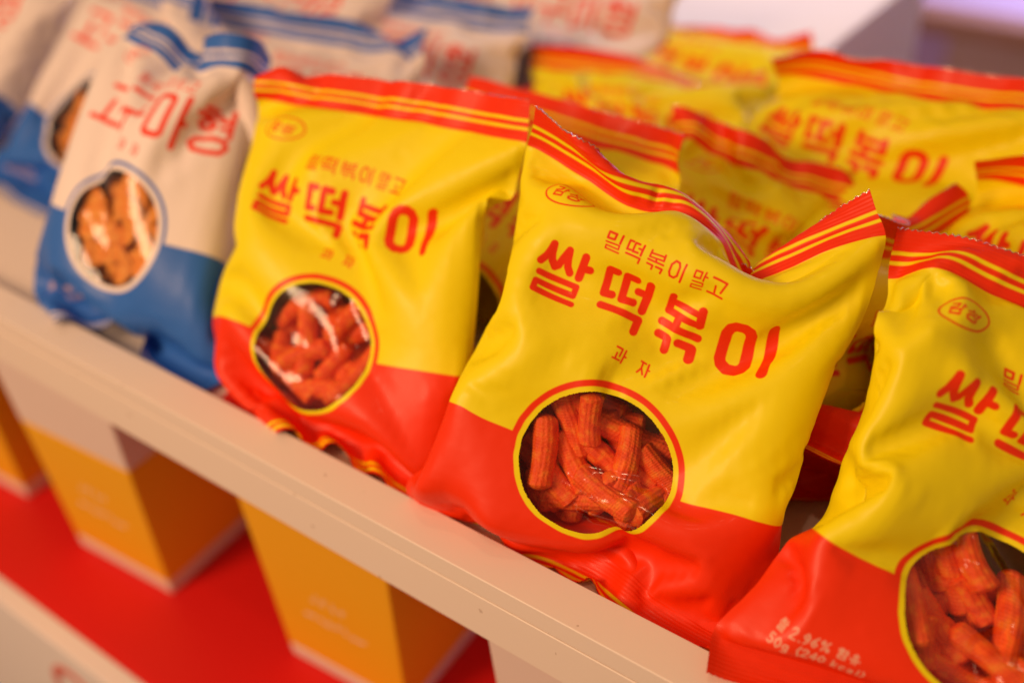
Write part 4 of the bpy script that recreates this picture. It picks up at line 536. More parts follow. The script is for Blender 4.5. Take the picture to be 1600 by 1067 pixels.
-31,-1,0,-1,-3,2,12,15,16,7,-4,-14,-14,-14,-4,8,5,-1,-8,-5,0,2,-2,3,-5,0,4,2,4,1,-4,-8,1,1,2,2,2,0,-4,-4,-1,1,1,2,8,-26,-8,0,0,1,-2,0,9,18,20,7,-5,-3,-17,-19,-6,8,5,-1,-6,-6,0,2,-4,13,-7,-7,-2,1,5,2,-6,-3,2,-2,1,1,-1,1,-1,-1,0,1,6,9,0,-4,-12,-12,-5,-1,-1,-1,5,18,23,7,-17,21,-24,-23,-6,9,12,-5,-9,-5,5,-4,-2,17,-1,-9,-9,-6,5,12,-12,-1,5,-2,-7,2,-1,0,1,0,5,10,10,27,-22,-5,0,-7,-10,-11,-7,0,0,21,19,4,-9,29,
-30,-25,-6,9,17,-7,-11,-8,11,-10,2,9,5,-5,-13,-4,6,7,-11,1,5,-3,-4,1,0,-2,1,9,13,6,1278,26,23,17,3,-15,-23,-10,6,13,9,7,2,1,-1,0,1,0,-3,-2,7,16,12,6,2,-1,-2,-1,0,2,10,7,3,0,0,1,2,6,8,12,12,9,8,6,4,22,-9,-12,-12,-4,8,7,-6,-4,-9,-2,-3,1,-2,1,0,-1,-3,0,3,0,-2,0,-1,-1,-2,0,2,1,1,-1,-1,-1,0,-1,0,1,1,0,-1,0,-1,-2,-1,-1,2,-13,-9,-6,0,7,10,9,-8,-7,-10,2,-1,1,0,-1,-3,-1,0,1,1,0,-2,-1,-2,0,1,3,0,0,
-1,-1,0,-1,-1,1,1,-1,2,0,-3,-2,-1,-1,0,-24,-4,-4,-2,-1,2,6,3,0,-6,7,0,-1,-1,0,-2,-1,-1,0,1,3,0,-2,-2,-2,0,4,1,-1,-1,0,-1,-2,0,1,1,0,0,1,-2,-2,-1,-2,0,0,-34,-1,0,1,-1,-1,2,1,2,7,3,-2,-1,1,-2,0,-1,0,-1,1,2,-3,-3,-1,1,4,3,-3,-1,-1,-1,-2,1,0,2,0,1,-2,-1,-3,-1,-1,1,0,0,-36,1,-1,-1,3,-1,-1,4,7,5,-5,-2,0,0,1,0,2,0,3,0,-4,-6,-2,1,4,2,-3,0,1,0,-5,0,1,3,2,1,-2,0,-6,-1,-1,0,1,1,0,
-34,-1,0,5,5,5,5,7,6,3,1,-2,-2,-5,-7,-7,-3,2,3,3,3,1,-1,-1,1,1,0,-4,-5,-3,-1,-1,-1,1,3,5,4,-1,-1,-2,-1,0,-1,-5,-11,-38,5,8,4,5,3,7,5,1,-2,-3,-4,-5,-6,-3,-1,1,4,3,2,-2,0,-1,0,0,-2,-5,-3,0,0,-1,-1,1,4,5,2,-1,0,-1,0,1,-3,-5,-7,-2,-32,13,0,4,4,6,2,2,-2,-4,-5,-6,-4,-2,0,4,4,4,1,1,-3,-2,-1,0,-3,-4,-3,-1,1,0,0,1,3,4,3,-2,-1,0,0,-1,-4,-4,-6,-2,1,-28,8,12,3,-1,-1,-2,-2,-4,-4,-3,-2,-1,0,1,
4,4,1,2,-2,-3,-2,-1,-2,-3,-2,-1,1,0,0,-1,3,5,4,-1,-2,-1,-1,-1,-2,-5,-4,-2,1,1,-26,0,5,4,1,0,-1,-3,-2,-2,-1,0,0,2,5,5,2,1,-1,-3,-3,-3,-1,-2,-2,-2,-1,0,1,0,3,4,4,1,-2,-2,-2,-2,-2,-5,-3,-2,1,1,0,-26,-1,2,2,1,0,-2,-3,-2,0,0,1,1,4,4,4,1,-1,-3,-3,-2,-2,-2,-2,-1,0,1,0,-1,2,3,5,3,-1,-4,-1,-2,-3,-4,-2,-3,2,0,-1,3,-27,1,-1,2,2,0,-1,-2,-1,1,0,-1,2,4,7,1,0,-1,-3,-3,-3,-2,-1,-1,0,-1,0,0,1,3,
5,4,1,-4,-3,-4,-3,-2,-3,-2,2,-1,0,0,0,-26,-1,1,0,1,1,0,-1,-1,-1,-2,0,2,4,5,1,-2,-3,-3,-3,0,-1,0,-1,0,0,0,0,2,3,6,3,-3,-4,-4,-2,-3,-3,-1,1,1,-2,0,1,9,-27,1,0,0,2,0,0,0,0,-2,-2,1,2,3,2,2,-1,-4,-2,-1,-1,0,-2,0,0,1,0,2,3,6,5,-1,-6,-6,-3,-4,-2,-1,1,0,-2,4,4,19,24,-26,-1,0,1,0,0,1,0,-1,-2,-1,1,2,1,-1,-3,-1,0,0,0,-1,-1,0,1,1,1,1,1,5,6,2,-6,-7,-4,-3,-2,0,1,-1,0,3,8,18,19,4,
-26,0,0,0,0,2,1,0,-1,-2,-1,0,1,0,-2,-2,0,0,1,0,-1,0,0,0,1,1,2,4,7,5,-5,-9,-6,-4,-1,0,0,0,1,4,11,16,15,5,-7,-27,0,0,0,0,1,0,1,0,-2,-1,-1,1,0,-4,-1,-1,2,0,-1,0,-1,0,2,1,2,2,5,7,0,-9,-8,-4,-1,0,1,0,2,7,11,14,11,5,-7,-34,-26,-1,0,0,1,1,1,1,0,-1,-3,0,-1,0,-2,0,1,1,-1,-1,-2,-1,0,2,4,0,3,8,4,-6,-10,-6,-2,0,0,2,4,7,9,13,10,1,-5,-17,-14,-28,0,0,0,0,1,2,1,2,-2,-3,-2,0,-3,1,
0,1,0,-1,-2,-2,0,3,5,1,1,3,6,-1,-8,-7,-4,-1,1,3,5,7,9,9,6,0,-5,-11,-13,-2,-26,-2,0,1,1,-1,1,2,3,4,-1,-3,-4,-2,-2,-1,0,1,2,-4,1,0,0,6,8,0,3,1,-7,-7,-3,-1,1,2,6,5,7,4,4,-1,-5,-9,-9,-5,3,-29,0,0,0,0,1,1,2,4,6,2,-3,-4,-4,-4,-3,-3,0,5,6,-4,-2,-2,-1,4,15,4,-9,-6,-2,-2,4,2,4,2,6,4,1,-2,-4,-7,-8,-6,-1,2,-30,3,-1,0,0,0,0,2,3,7,10,1,-3,-6,-5,-5,-4,-4,-3,10,10,-4,-4,-8,-2,1,5,2,1,2,
5,3,1,-1,-1,1,2,1,-2,-4,-5,-5,-3,-2,3,-26,-1,-1,0,-1,0,1,0,2,5,8,8,0,-3,-4,-4,-3,-5,-3,-4,6,12,-4,-8,-7,1,-2,2,4,8,8,2,1,-5,-2,-4,0,2,-1,-5,-4,-2,-3,0,0,-27,-2,1,-1,0,0,1,1,1,1,5,6,5,3,0,-2,-2,-2,-2,-5,-4,7,9,-5,-12,-8,1,0,0,5,8,7,2,-1,-4,-3,-3,0,-2,-1,-2,-2,-2,-1,1,-30,2,-1,-1,-1,0,1,3,0,1,1,4,4,4,2,3,0,0,-1,2,-1,-9,2,6,-5,-12,-6,0,0,2,5,7,5,4,-3,-5,-3,-2,-1,-3,-2,-2,-1,0,0,
-28,-1,0,-1,0,-1,0,1,3,1,1,1,2,3,3,2,3,1,1,-3,-2,0,-3,1,4,-5,-9,-6,1,-1,4,4,5,5,2,-3,-5,-2,-2,-1,-2,-1,-1,-1,0,-30,0,-1,0,0,0,1,0,1,0,1,1,2,1,2,2,1,2,0,1,-1,-1,0,0,1,2,-5,-7,-5,0,0,3,4,5,5,1,-5,-4,-2,-3,-2,0,-1,0,0,-29,0,-1,0,0,3,3,-2,-3,0,-1,1,2,1,2,1,2,1,1,0,2,0,-1,0,1,2,-2,-6,-6,-2,-1,1,3,3,4,2,0,-4,-3,-1,-1,-1,0,-1,0,-29,-2,1,2,3,3,-3,-2,-3,-2,0,1,0,2,1,
2,0,2,2,2,1,1,0,1,0,0,2,-4,-5,-6,-2,0,1,1,2,4,2,-4,-2,-1,0,-1,0,-1,0,-28,2,1,2,3,-2,-4,-5,-3,-1,2,1,2,1,0,1,2,1,1,2,2,2,1,-1,-1,-3,3,3,-5,-5,-4,-2,1,1,1,2,1,0,-2,-1,0,0,0,0,-1,-27,3,2,0,-2,-2,-5,-3,-1,0,-1,1,0,2,1,1,1,2,1,2,0,2,3,0,-1,-2,-5,5,4,-4,-4,-3,-1,0,0,0,1,1,0,-1,0,0,-1,1,0,-26,-1,2,1,-1,-5,-4,0,-1,1,-1,-1,2,0,2,1,1,1,1,1,1,1,1,3,2,-1,-5,-5,3,4,
-1,-3,-3,-1,0,1,1,0,0,1,-1,0,0,-1,0,-26,0,-1,0,-1,0,-2,0,1,-1,-1,-3,-2,0,1,0,2,1,1,0,1,1,2,2,2,3,-2,-5,-4,0,1,1,-1,-1,0,0,0,1,-1,0,0,1,0,0,-1,-26,0,-1,0,1,3,6,-4,0,-1,-3,-3,-5,-1,-1,1,1,1,1,0,0,0,1,2,3,4,3,-4,-6,-2,-1,0,0,0,1,0,0,0,1,0,0,0,0,0,-1,-25,-2,0,0,1,2,4,9,3,-2,-4,-7,-6,-6,-2,0,1,0,1,1,-1,0,1,1,3,3,3,0,-3,-4,-1,0,0,0,-1,0,0,0,0,-1,1,0,2,0,-1,
-26,-1,1,0,0,0,4,7,6,2,1,-4,-6,-8,-6,-1,-1,1,0,-1,0,-1,0,1,3,3,5,1,-1,-2,-2,0,-1,-1,-1,-1,0,0,0,0,0,0,0,0,-1,-27,2,-1,-1,-1,1,1,1,2,4,2,7,2,-4,-7,-8,-3,0,1,0,-3,-1,0,1,1,4,3,6,1,-3,-2,-2,0,-1,-1,-2,0,-1,-1,0,-1,0,1,-2,1,-28,0,2,-1,-1,-1,0,1,1,1,3,4,6,7,0,-7,-7,-6,-2,2,1,-2,-1,0,0,0,4,6,4,-1,-5,-3,-2,0,-1,0,-1,0,0,0,0,0,0,-4,2,-25,0,-4,-2,-1,-1,0,0,-1,-2,3,3,4,6,7,
4,-3,-6,-5,-2,2,1,-1,-2,-1,0,0,4,4,3,-2,-7,-2,-1,0,0,-1,0,1,1,1,-1,-3,-1,-1,-28,0,-1,0,-2,1,1,0,-3,-2,-1,2,3,2,5,6,4,2,-4,-5,-1,3,0,-1,-2,-1,-1,-1,5,4,1,-4,-8,-2,0,1,0,0,0,2,-1,0,-4,0,0,-27,-4,-1,-1,1,1,0,-3,0,-1,-1,-1,0,2,1,4,4,4,3,-1,-1,-1,1,1,0,-2,0,-1,0,2,3,0,-3,-5,-2,-1,0,0,0,-1,0,0,1,0,6,-30,0,0,0,1,0,0,0,-2,-2,-2,1,-1,-1,1,1,3,3,3,3,-1,-1,0,1,1,2,-1,1,-1,1,
2,3,-1,-5,-5,-2,0,0,0,-2,-1,0,1,5,0,-33,2,1,-1,-1,0,-1,1,0,-1,-2,-2,2,0,-2,-1,0,2,2,3,2,0,0,1,1,0,2,0,1,1,1,1,2,-2,-4,-4,-1,-1,0,0,0,-1,1,1,3,-30,0,0,0,1,0,1,1,-1,-1,-3,-2,0,2,1,-1,-2,-1,1,1,3,1,0,0,1,0,1,0,1,1,2,2,2,1,-2,-5,-4,-1,-1,0,-1,1,-2,3,3,-24,-4,-4,0,-1,0,0,2,5,-3,-2,-4,-2,0,3,2,-1,-3,-1,0,0,2,2,0,-1,1,-1,1,1,0,1,2,2,3,1,-2,-5,-2,0,-1,1,0,2,3,1,
-30,-2,2,1,2,-1,-1,-2,4,10,-4,-6,-6,-1,0,2,4,0,-2,-3,-2,1,0,1,0,-1,0,1,-1,1,-1,1,2,3,3,3,-2,-5,-3,0,0,1,4,3,-2,-27,3,-3,2,-1,1,-2,-5,-1,12,10,-9,-8,-7,-3,1,2,6,1,-2,-3,-3,-1,0,1,1,0,-1,0,0,0,-1,-1,0,2,3,2,-1,-1,-1,1,2,3,1,1,-26,11,7,-7,0,-3,-4,-4,-4,1,17,13,-12,-12,-7,-4,-1,2,5,4,1,-1,0,-1,-2,-2,0,0,1,-1,1,-1,-2,-2,-1,1,2,1,-2,0,0,1,-1,-3,9,0,-29,3,11,1,-1,-2,-3,-6,-4,6,19,6,-11,-13,
-7,-5,-4,1,6,8,4,3,0,-1,-2,-1,-1,0,0,1,1,-1,-5,-6,-6,-2,1,1,1,2,-1,0,5,5,0,0,-26,-1,3,4,4,2,-4,-7,-4,13,25,1,-8,-13,-9,-9,-5,-3,1,5,3,3,1,1,-2,-1,-2,0,0,2,2,3,0,-4,-5,-5,-1,1,0,1,0,8,10,0,0,0,-25,-5,3,4,6,5,-7,-7,-1,19,28,1,-10,-10,-11,-14,-8,-2,-1,-1,-1,1,-1,1,0,0,1,0,-1,1,0,2,4,1,-3,-4,-1,1,-2,10,13,11,0,0,0,0,-20,-13,2,8,9,-1,-2,-5,-4,19,26,6,-3,-5,-10,-16,-12,-4,0,-3,-5,-2,-1,-2,0,1,
1,3,-2,-1,-1,0,2,6,1,-7,-1,16,13,6,5,0,0,0,0,0,-11,-15,-4,5,15,-12,-9,3,6,19,19,7,-3,-5,-5,-10,-4,14,10,-17,-11,-10,-5,-4,-1,5,15,4,-10,-5,-3,-1,1,8,8,0,0,3,8,4,0,0,0,0,0,0,-7,-18,-7,8,17,-12,-7,-4,9,23,14,4,0,-4,-7,-10,-4,17,19,-8,-8,-13,-13,-8,-1,7,16,9,-8,-5,-5,6,0,0,0,-4,7,4,-1,36,-8,-3,-6,-6,-6,-7,-1,-16,-16,7,13,-11,3,-9,11,22,15,4,-1,-3,-11,-14,3,20,15,-1,-5,-10,-16,-13,-12,12,22,14,-1,-12,-9,0,0,0,1,7,-2,-8,
20,13,1,3,-1,-6,-8,-17,-5,-8,-22,2,4,-1,7,-7,4,23,18,6,-3,-5,-18,-17,10,25,8,2,-1,-12,-15,-15,-9,15,18,9,0,-18,0,0,0,8,1,-11,-7,-2438,54,72,61,70,76,76,72,75,75,73,65,73,72,74,72,73,74,74,71,64,69,73,6,17,-4,9,-3,-8,-4,1,-3,-5,-1,3,0,-2,-1,0,0,-1,-1,-2,3,3,1,18,-9,-5,3,3,3,-1,-1,-2,1,-5,2,-2,2,-2,0,-1,0,-1,0,4,1,-1,-14,7,8,1,4,1,-1,-2,0,-1,5,-3,1,-1,0,-1,0,0,0,4,0,-1,-5,6,-5,0,0,1,0,1,-3,0,5,-3,3,0,
0,-2,1,2,0,2,-2,2,0,-22,24,-17,-3,-2,-1,0,1,4,-3,-2,2,1,1,1,0,0,-1,0,-1,1,1,-9,-10,24,-9,-8,-3,-2,1,0,1,2,-2,1,1,0,0,2,-1,0,0,-1,0,-29,-2,20,21,-3,-6,-5,-2,-1,0,1,2,0,0,0,0,0,1,1,0,0,1,-14,-24,-7,8,21,-1,-5,-5,-3,-1,0,0,1,1,0,0,0,1,1,0,0,0,-3,-6,7,-26,-15,17,6,-7,-4,-3,-1,0,-1,1,0,1,1,0,0,0,1,0,0,-4,-4,7,13,-14,17,2,-3,-3,-2,-1,-1,0,0,1,0,0,0,1,0,0,0,-1,-1,5,12,-5,-13,12,-7,
11,-3,-1,-2,0,0,0,0,0,1,0,0,1,0,0,-2,0,3,-1,-4,15,29,-26,-2,9,1,0,0,-1,0,1,0,0,1,0,-1,1,-1,0,0,1,0,9,1,2,18,-10,-1,2,1,-1,1,-1,0,1,0,0,0,0,0,0,0,0,1,4,4,-1,-1,5,8,-1,0,0,0,0,1,-1,0,0,1,0,1,-1,0,0,1,2,3,1,0,9,0,1,1,0,0,1,0,0,0,0,1,-1,0,0,0,1,0,1,1,3,1,-1,17,-3,-3,-1,1,1,1,0,-1,1,0,-1,0,0,0,1,-1,1,1,2,0,1,0,18,7,-15,-1,3,2,-1,0,0,-1,0,0,0,0,
1,-1,1,0,1,2,2,-1,0,21,-16,0,8,2,0,0,0,-1,-1,-1,0,0,0,-1,1,0,1,1,1,2,0,-2,5,-20,25,7,1,0,-1,-1,-1,-1,-1,-1,0,0,0,0,0,0,1,3,3,1,-22,-25,31,16,-1,-1,-1,-1,-1,0,-1,-2,-1,-1,-1,0,0,0,1,1,0,4,3,-10,1,27,-4,0,-3,-1,0,-1,0,0,-3,-5,0,0,0,0,0,0,0,1,1,5,22,36,0,-10,1,-2,-4,-1,0,0,0,-7,-1,-2,0,0,0,-1,1,0,1,1,6,8,40,0,-10,-10,6,-3,-1,0,-2,-3,-8,2,-1,0,0,0,0,-2,2,-1,1,4,12,40,2,2,
-20,-7,8,-3,-2,1,-13,3,-2,2,0,-3,-1,2,-1,-2,3,-1,1,17,19,11,17,6,-28,-6,4,-2,-9,-6,4,3,0,0,-5,1,-4,2,0,-2,2,-1,7,20,2,5,19,12,-26,-7,-2,-10,3,4,-5,-4,-4,4,-4,1,-2,-1,1,0,1,-23,25,-1,-1,4,20,16,-19,-10,12,-1,-13,0,-8,-5,-6,1,-12,-4,-5,1,2,-7,-42,16,-4,7,3,0,15,15,-2,-13,12,-3,-5,-10,2,-1,-22,7,-7,-4,-12,0,-33,-33,1028,22,21,30,28,16,12,19,25,24,-1,-23,5,26,11,-10,-5,13,4,-19,-30,-21,-1,-66,2,8,-8,0,11,0,1,2,0,-2,6,6,-2,-7,
4,4,2,-4,0,5,12,6,-39,15,9,-20,-6,-17,4,3,4,0,-6,8,6,-14,5,2,7,-5,-3,4,15,9,-4,22,-16,-15,1,-24,0,2,1,-14,-3,5,28,-13,1,1,13,-6,-11,2,16,15,-3,-27,-20,14,-1,7,2,0,-5,1,4,-22,29,-1,-5,-2,14,0,4,-9,5,15,3,-20,-30,-41,16,11,7,8,-1,-2,-7,9,11,-7,-5,3,-2,1,4,5,13,5,-1,-21,-16,-4,-40,4,10,10,8,3,1,-5,-5,10,-4,0,5,1,-5,2,2,7,7,-24,-33,4,19,-41,0,6,9,9,5,1,1,-6,-1,2,0,4,3,-5,-2,1,3,-16,-24,-6,-6,6,-43,1,3,6,
7,4,4,1,-2,-2,-1,1,1,1,-2,-1,-2,-7,-14,-4,1,-10,-3,-44,-1,3,5,4,5,3,2,-1,-2,0,0,1,-1,-2,-2,-3,-8,-5,-3,4,7,-9,-42,-1,1,2,3,3,2,2,0,1,-1,0,-1,0,-2,-3,-4,-4,-2,4,7,-2,-3,-37,2,-7,2,1,1,2,1,2,-1,0,-1,0,-1,-2,-2,-3,-3,0,3,0,-2,7,-37,2,2,-7,-1,1,1,1,0,1,0,0,-2,-1,0,-2,-2,-2,0,2,0,6,-1,-41,-1,3,-1,-2,0,1,0,1,0,0,-1,0,-1,-1,-1,-1,0,1,1,3,2,-1,-38,-2,-2,0,0,-1,-1,1,-1,1,0,0,0,-1,-1,0,
-1,1,1,2,3,0,-1,-41,-1,-1,1,-2,-1,0,-1,1,-1,1,0,-1,0,0,-1,1,0,2,3,2,0,-1,-45,1,1,0,-2,-2,-2,0,0,1,0,0,0,0,0,0,1,2,2,2,1,1,-1,-45,-2,4,-1,-4,-3,-1,0,1,0,0,1,1,0,-1,1,0,2,3,3,2,-1,0,-46,4,-1,-7,-5,-1,-1,0,1,2,1,0,0,1,0,1,1,2,2,5,3,-1,-3,-43,4,-11,-9,-2,-1,0,1,0,2,3,1,1,-1,1,0,2,1,3,4,5,2,-8,-39,-9,-16,-3,1,0,1,0,1,1,1,3,1,1,1,0,1,2,2,2,6,5,-1,-46,-20,-1,-1,-1,
0,1,0,0,-2,3,3,2,3,1,0,0,1,2,3,3,5,9,-21,-31,-15,1,-3,-1,0,0,0,1,2,1,2,2,4,-1,-3,2,2,0,4,8,6,19,0,-52,-35,0,-1,-2,1,1,1,1,-1,2,3,0,3,-1,-6,5,1,1,9,9,-16,5,8,-40,-27,0,0,0,1,2,-2,2,1,-3,-2,0,5,0,-3,6,-1,3,19,-70,21,44,15,-54,-27,0,2,1,0,-1,0,-2,2,1,2,-7,4,-4,2,4,0,10,-63,-4,15,47,25,-55,-37,3,1,-4,2,7,3,-5,-4,-2,5,-3,-3,-5,6,1,-2,-57,-9,-3,12,58,30,-36,-54,15,-5,-17,2,7,-10,5,4,-16,
3,6,-4,-7,3,25,27,-43,-24,-23,-3,62,13,17,-84,24,-4,-19,-5,27,-18,-18,13,-6,-7,-2,-1,15,39,1278,49,20,-38,-4,22,9,0,1,-3,5,28,8,-3,-1,12,10,0,3,14,24,17,10,24,-43,-22,32,-9,-28,-1,0,-5,-4,5,-4,-5,-1,6,-1,-3,-3,3,2,-4,-6,-3,-58,-9,-3,9,6,11,-4,-2,-4,-2,7,-8,-4,11,-4,-3,-4,3,2,-2,-8,-3,0,-70,-2,2,-2,10,0,-1,0,4,3,-5,-9,5,-3,2,-4,1,5,-1,-5,0,1,-1,-70,-2,1,-1,-1,-2,-1,1,3,6,-7,-2,1,0,2,1,1,-2,1,5,1,-5,1,-54,-14,-3,-1,-1,-1,
-1,2,0,1,-1,-1,0,1,0,0,2,4,1,0,-6,0,5,-53,-7,-8,-3,-2,-1,1,0,1,0,-1,0,0,0,0,1,-1,1,1,-2,27,-9,-12,-53,-4,-6,-5,-3,-1,-1,0,1,0,0,0,-1,1,0,1,1,-1,3,19,16,38,-16,-52,-2,-4,-6,-3,-3,-1,0,1,0,0,-1,1,0,1,0,0,4,8,7,-3,16,63,-53,3,-6,-5,-4,-2,-1,-1,0,1,0,0,0,0,1,1,2,4,5,3,-1,-2,2,-54,1,-3,-3,-3,-2,-2,0,-1,0,0,1,1,0,0,2,3,3,3,-1,-2,0,2,-59,-2,6,-3,-2,-1,-2,-1,0,0,0,0,0,1,2,0,3,3,
1,-1,-1,1,-5,-53,-9,-1,4,0,-1,0,-1,-1,0,0,1,0,0,1,2,1,1,1,-1,0,-2,-3,-58,4,-5,0,1,-1,-1,0,0,0,0,0,0,1,0,1,2,1,0,-1,-2,-3,0,-59,0,2,0,0,0,0,-1,0,0,0,0,0,1,0,1,0,1,-1,-2,-1,-1,-1,-57,0,1,-1,0,1,1,0,0,-1,0,0,0,0,1,0,0,-1,-1,-1,-2,-1,0,-53,-1,-2,-1,1,2,1,0,0,-1,0,-1,1,0,0,-1,0,-1,-1,-1,-1,-1,0,-52,5,-9,0,3,3,1,1,-2,0,-1,0,-1,-1,0,0,-1,-1,-2,-2,-1,0,-1,-51,-6,1,4,7,2,0,
0,-1,-2,-2,-2,0,0,-1,0,-1,-2,-2,-3,-1,0,0,-55,-3,7,14,3,-1,0,-1,-2,-3,-3,-1,-2,-1,0,-1,-2,-1,-3,-3,-2,0,0,-53,2,29,6,-6,-3,-2,-2,-1,-1,-5,-6,-1,-2,-1,-1,-1,-2,-2,-2,-5,0,-2,-57,55,21,-15,-14,-6,-4,-2,2,13,-13,-14,-5,-3,-2,0,0,-3,-2,-3,-2,-2,8,-63,32,28,17,-9,-13,-5,0,16,-10,-16,-5,-5,-5,-4,0,4,-4,-4,-1,-4,-3,0,-54,-2,-1,38,29,-9,-7,8,2,-19,-10,1,-6,-4,0,-5,0,9,-11,-2,-1,-7,-1,-53,-3,4,-2,38,22,-5,12,-16,-23,4,-4,0,13,12,-12,-18,1,5,
-15,0,-2,-10,0,-42,-12,9,-10,46,17,5,-34,-5,5,6,10,1,19,14,-22,-30,8,-12,-9,2,-8,0,0,-37,-14,14,-23,50,2,-10,5,11,31,6,-5,-30,2,26,-3,-32,-5,-20,3,30,0,0,0,-33,-24,28,-25,30,63,-4,-26,-4,29,-37,-35,-5,42,-14,-14,15,8,6,15,56,3,-10,-27,-39,-39,8,0,30,60,-1,-48,16,47,-14,-56,-24,69,-4,-27,0,17,-28],
'F3': [-676,38,37,37,35,37,35,30,26,16,18,22,24,28,28,32,31,30,33,33,33,31,33,32,32,31,32,36,35,39,36,36,23,23,17,13,18,15,22,20,27,25,28,29,29,-9,0,1,0,-1,-2,1,10,10,15,5,-2,-1,-3,0,-7,-1,2,0,1,0,2,-1,0,0,0,-3,-11,-11,-7,5,-6,-8,-10,0,8,5,13,6,10,3,6,1,1,0,-7,-3,-1,0,2,2,0,-5,1,7,14,13,4,0,-3,0,-4,-2,0,0,0,0,0,-1,-1,1,1,4,4,-11,-32,-15,7,12,10,8,7,2,4,1,1,-1,2,1,0,-8,0,0,0,1,0,1,2,-1,-3,0,4,8,7,3,
1,-10,5,1,2,2,0,0,-1,-2,-6,-4,-6,-1,-4,13,5,3,4,2,2,0,1,-1,1,0,2,1,0,0,-11,0,0,0,0,1,0,0,-1,2,0,1,1,2,1,5,8,-1,-1,0,-1,1,-1,1,1,1,-3,-3,-8,5,6,6,6,1,1,0,1,-1,-1,-1,1,0,1,4,1,-10,1,1,0,0,0,0,-2,0,-1,1,1,1,0,4,2,9,-3,0,-3,0,0,2,1,2,3,-2,-2,0,3,3,9,1,0,0,0,-1,-1,-1,0,0,1,2,-1,3,-6,1,-2,-1,-1,0,-1,1,-1,1,0,1,2,3,5,5,3,1,-5,1,2,1,0,1,-3,-7,-7,2,7,3,
4,2,4,2,1,2,0,1,0,1,-2,1,-1,2,-11,0,-6,1,-1,1,-1,0,-2,0,-3,1,0,1,4,1,2,-1,-2,5,2,0,0,1,0,-4,-8,7,8,5,5,0,0,0,2,2,-1,1,-1,1,-4,1,0,0,-9,-4,4,-7,1,0,0,-1,0,0,2,3,1,1,0,-1,0,-5,-2,4,4,1,-2,-1,2,-1,-7,6,9,4,2,-1,-2,-2,-1,2,-1,1,-2,1,-2,5,3,-1,-9,-7,2,7,-6,-5,2,0,0,0,1,1,1,-2,-1,-1,-1,-2,1,3,3,0,-3,0,2,0,1,4,9,3,0,-2,0,0,-2,0,-1,1,-1,-1,0,5,1,-4,-9,-7,1,3,
8,0,-7,-2,-1,1,1,2,1,3,1,0,-2,-2,0,1,1,-1,-3,-2,2,1,0,3,10,1,-1,0,1,0,-2,0,-2,-2,-1,1,5,3,-1,-5,-8,-10,-1,8,3,8,2,-2,-5,-1,-1,1,1,1,-2,0,-3,1,0,0,-1,-1,-1,-1,4,0,0,0,0,4,3,1,2,2,1,1,-1,0,1,1,0,0,-3,-5,-10,-10,0,10,5,-1,6,4,-1,-2,-2,-1,-2,0,-2,0,-1,2,0,0,0,0,-2,-1,2,0,0,-1,0,0,1,1,3,1,1,0,2,1,1,0,0,0,-4,-4,-9,-10,2,11,7,1,-3,6,-4,3,4,-1,-2,-1,-4,1,-2,0,-1,-1,-1,-1,
-2,1,2,1,0,-1,0,0,0,-1,1,-1,1,0,3,1,1,0,0,-2,-3,-4,-8,-8,6,11,10,2,-2,-5,6,1,3,2,-1,-2,-4,-4,-1,0,-1,-2,-1,0,-1,1,1,-1,0,0,0,0,-1,0,1,-1,-1,-2,1,0,1,1,0,0,-1,-3,-6,-6,6,10,10,1,1,-4,-4,5,3,4,-5,-4,-4,-6,5,0,1,-2,-2,0,-1,0,0,0,0,0,-1,1,-1,0,0,-2,-1,0,2,0,0,0,-1,0,-3,-1,-4,-4,6,11,9,1,0,-1,-4,-5,7,3,-6,-6,-4,-2,6,1,1,-3,-2,0,-1,0,0,0,-1,0,-2,0,0,1,1,-1,0,0,2,1,-1,-2,
-2,0,-1,0,-2,-4,5,10,7,3,-2,1,-4,-3,-4,9,-10,-6,0,1,2,1,2,-1,-1,-3,0,-1,0,0,0,-1,0,0,1,-1,0,-1,-1,0,3,0,0,-1,-1,-1,-1,-1,1,-3,3,9,6,3,-5,2,-1,-2,-5,-2,13,-5,-4,-4,-2,1,1,0,0,-3,-2,-2,0,1,1,0,1,0,0,-2,-1,-1,0,1,2,-1,1,-1,-2,-1,-2,-1,1,-1,3,8,6,3,-4,1,2,-2,-4,-4,-2,16,-3,-4,-4,-3,-2,1,-1,0,-1,-2,-1,0,0,0,2,0,1,1,1,-4,-4,-1,1,0,1,0,-4,1,0,1,0,-2,1,7,6,2,-4,-2,4,-1,-2,-4,-5,-3,
17,1,-1,-4,-8,-4,-1,1,0,-1,1,-1,0,1,0,0,1,0,1,1,-2,-3,-2,-1,0,0,-2,-1,0,1,1,-1,3,3,4,1,-2,-2,4,1,-2,-3,-3,-1,5,19,3,-1,-4,-8,-4,-2,-1,0,3,0,0,0,-1,0,0,0,0,0,-2,-1,0,-2,-1,-2,1,-3,2,1,1,0,2,1,2,0,-2,-3,4,2,-1,-2,-2,-1,2,0,19,-1,-4,-10,0,0,-2,0,0,2,2,2,-1,-1,-1,0,0,0,-1,-1,1,0,0,-4,-2,-1,1,1,1,1,0,2,1,1,-2,-2,3,2,0,-2,-2,-2,1,1,0,14,-4,-5,1,1,-3,-1,-2,1,2,3,0,0,-1,0,
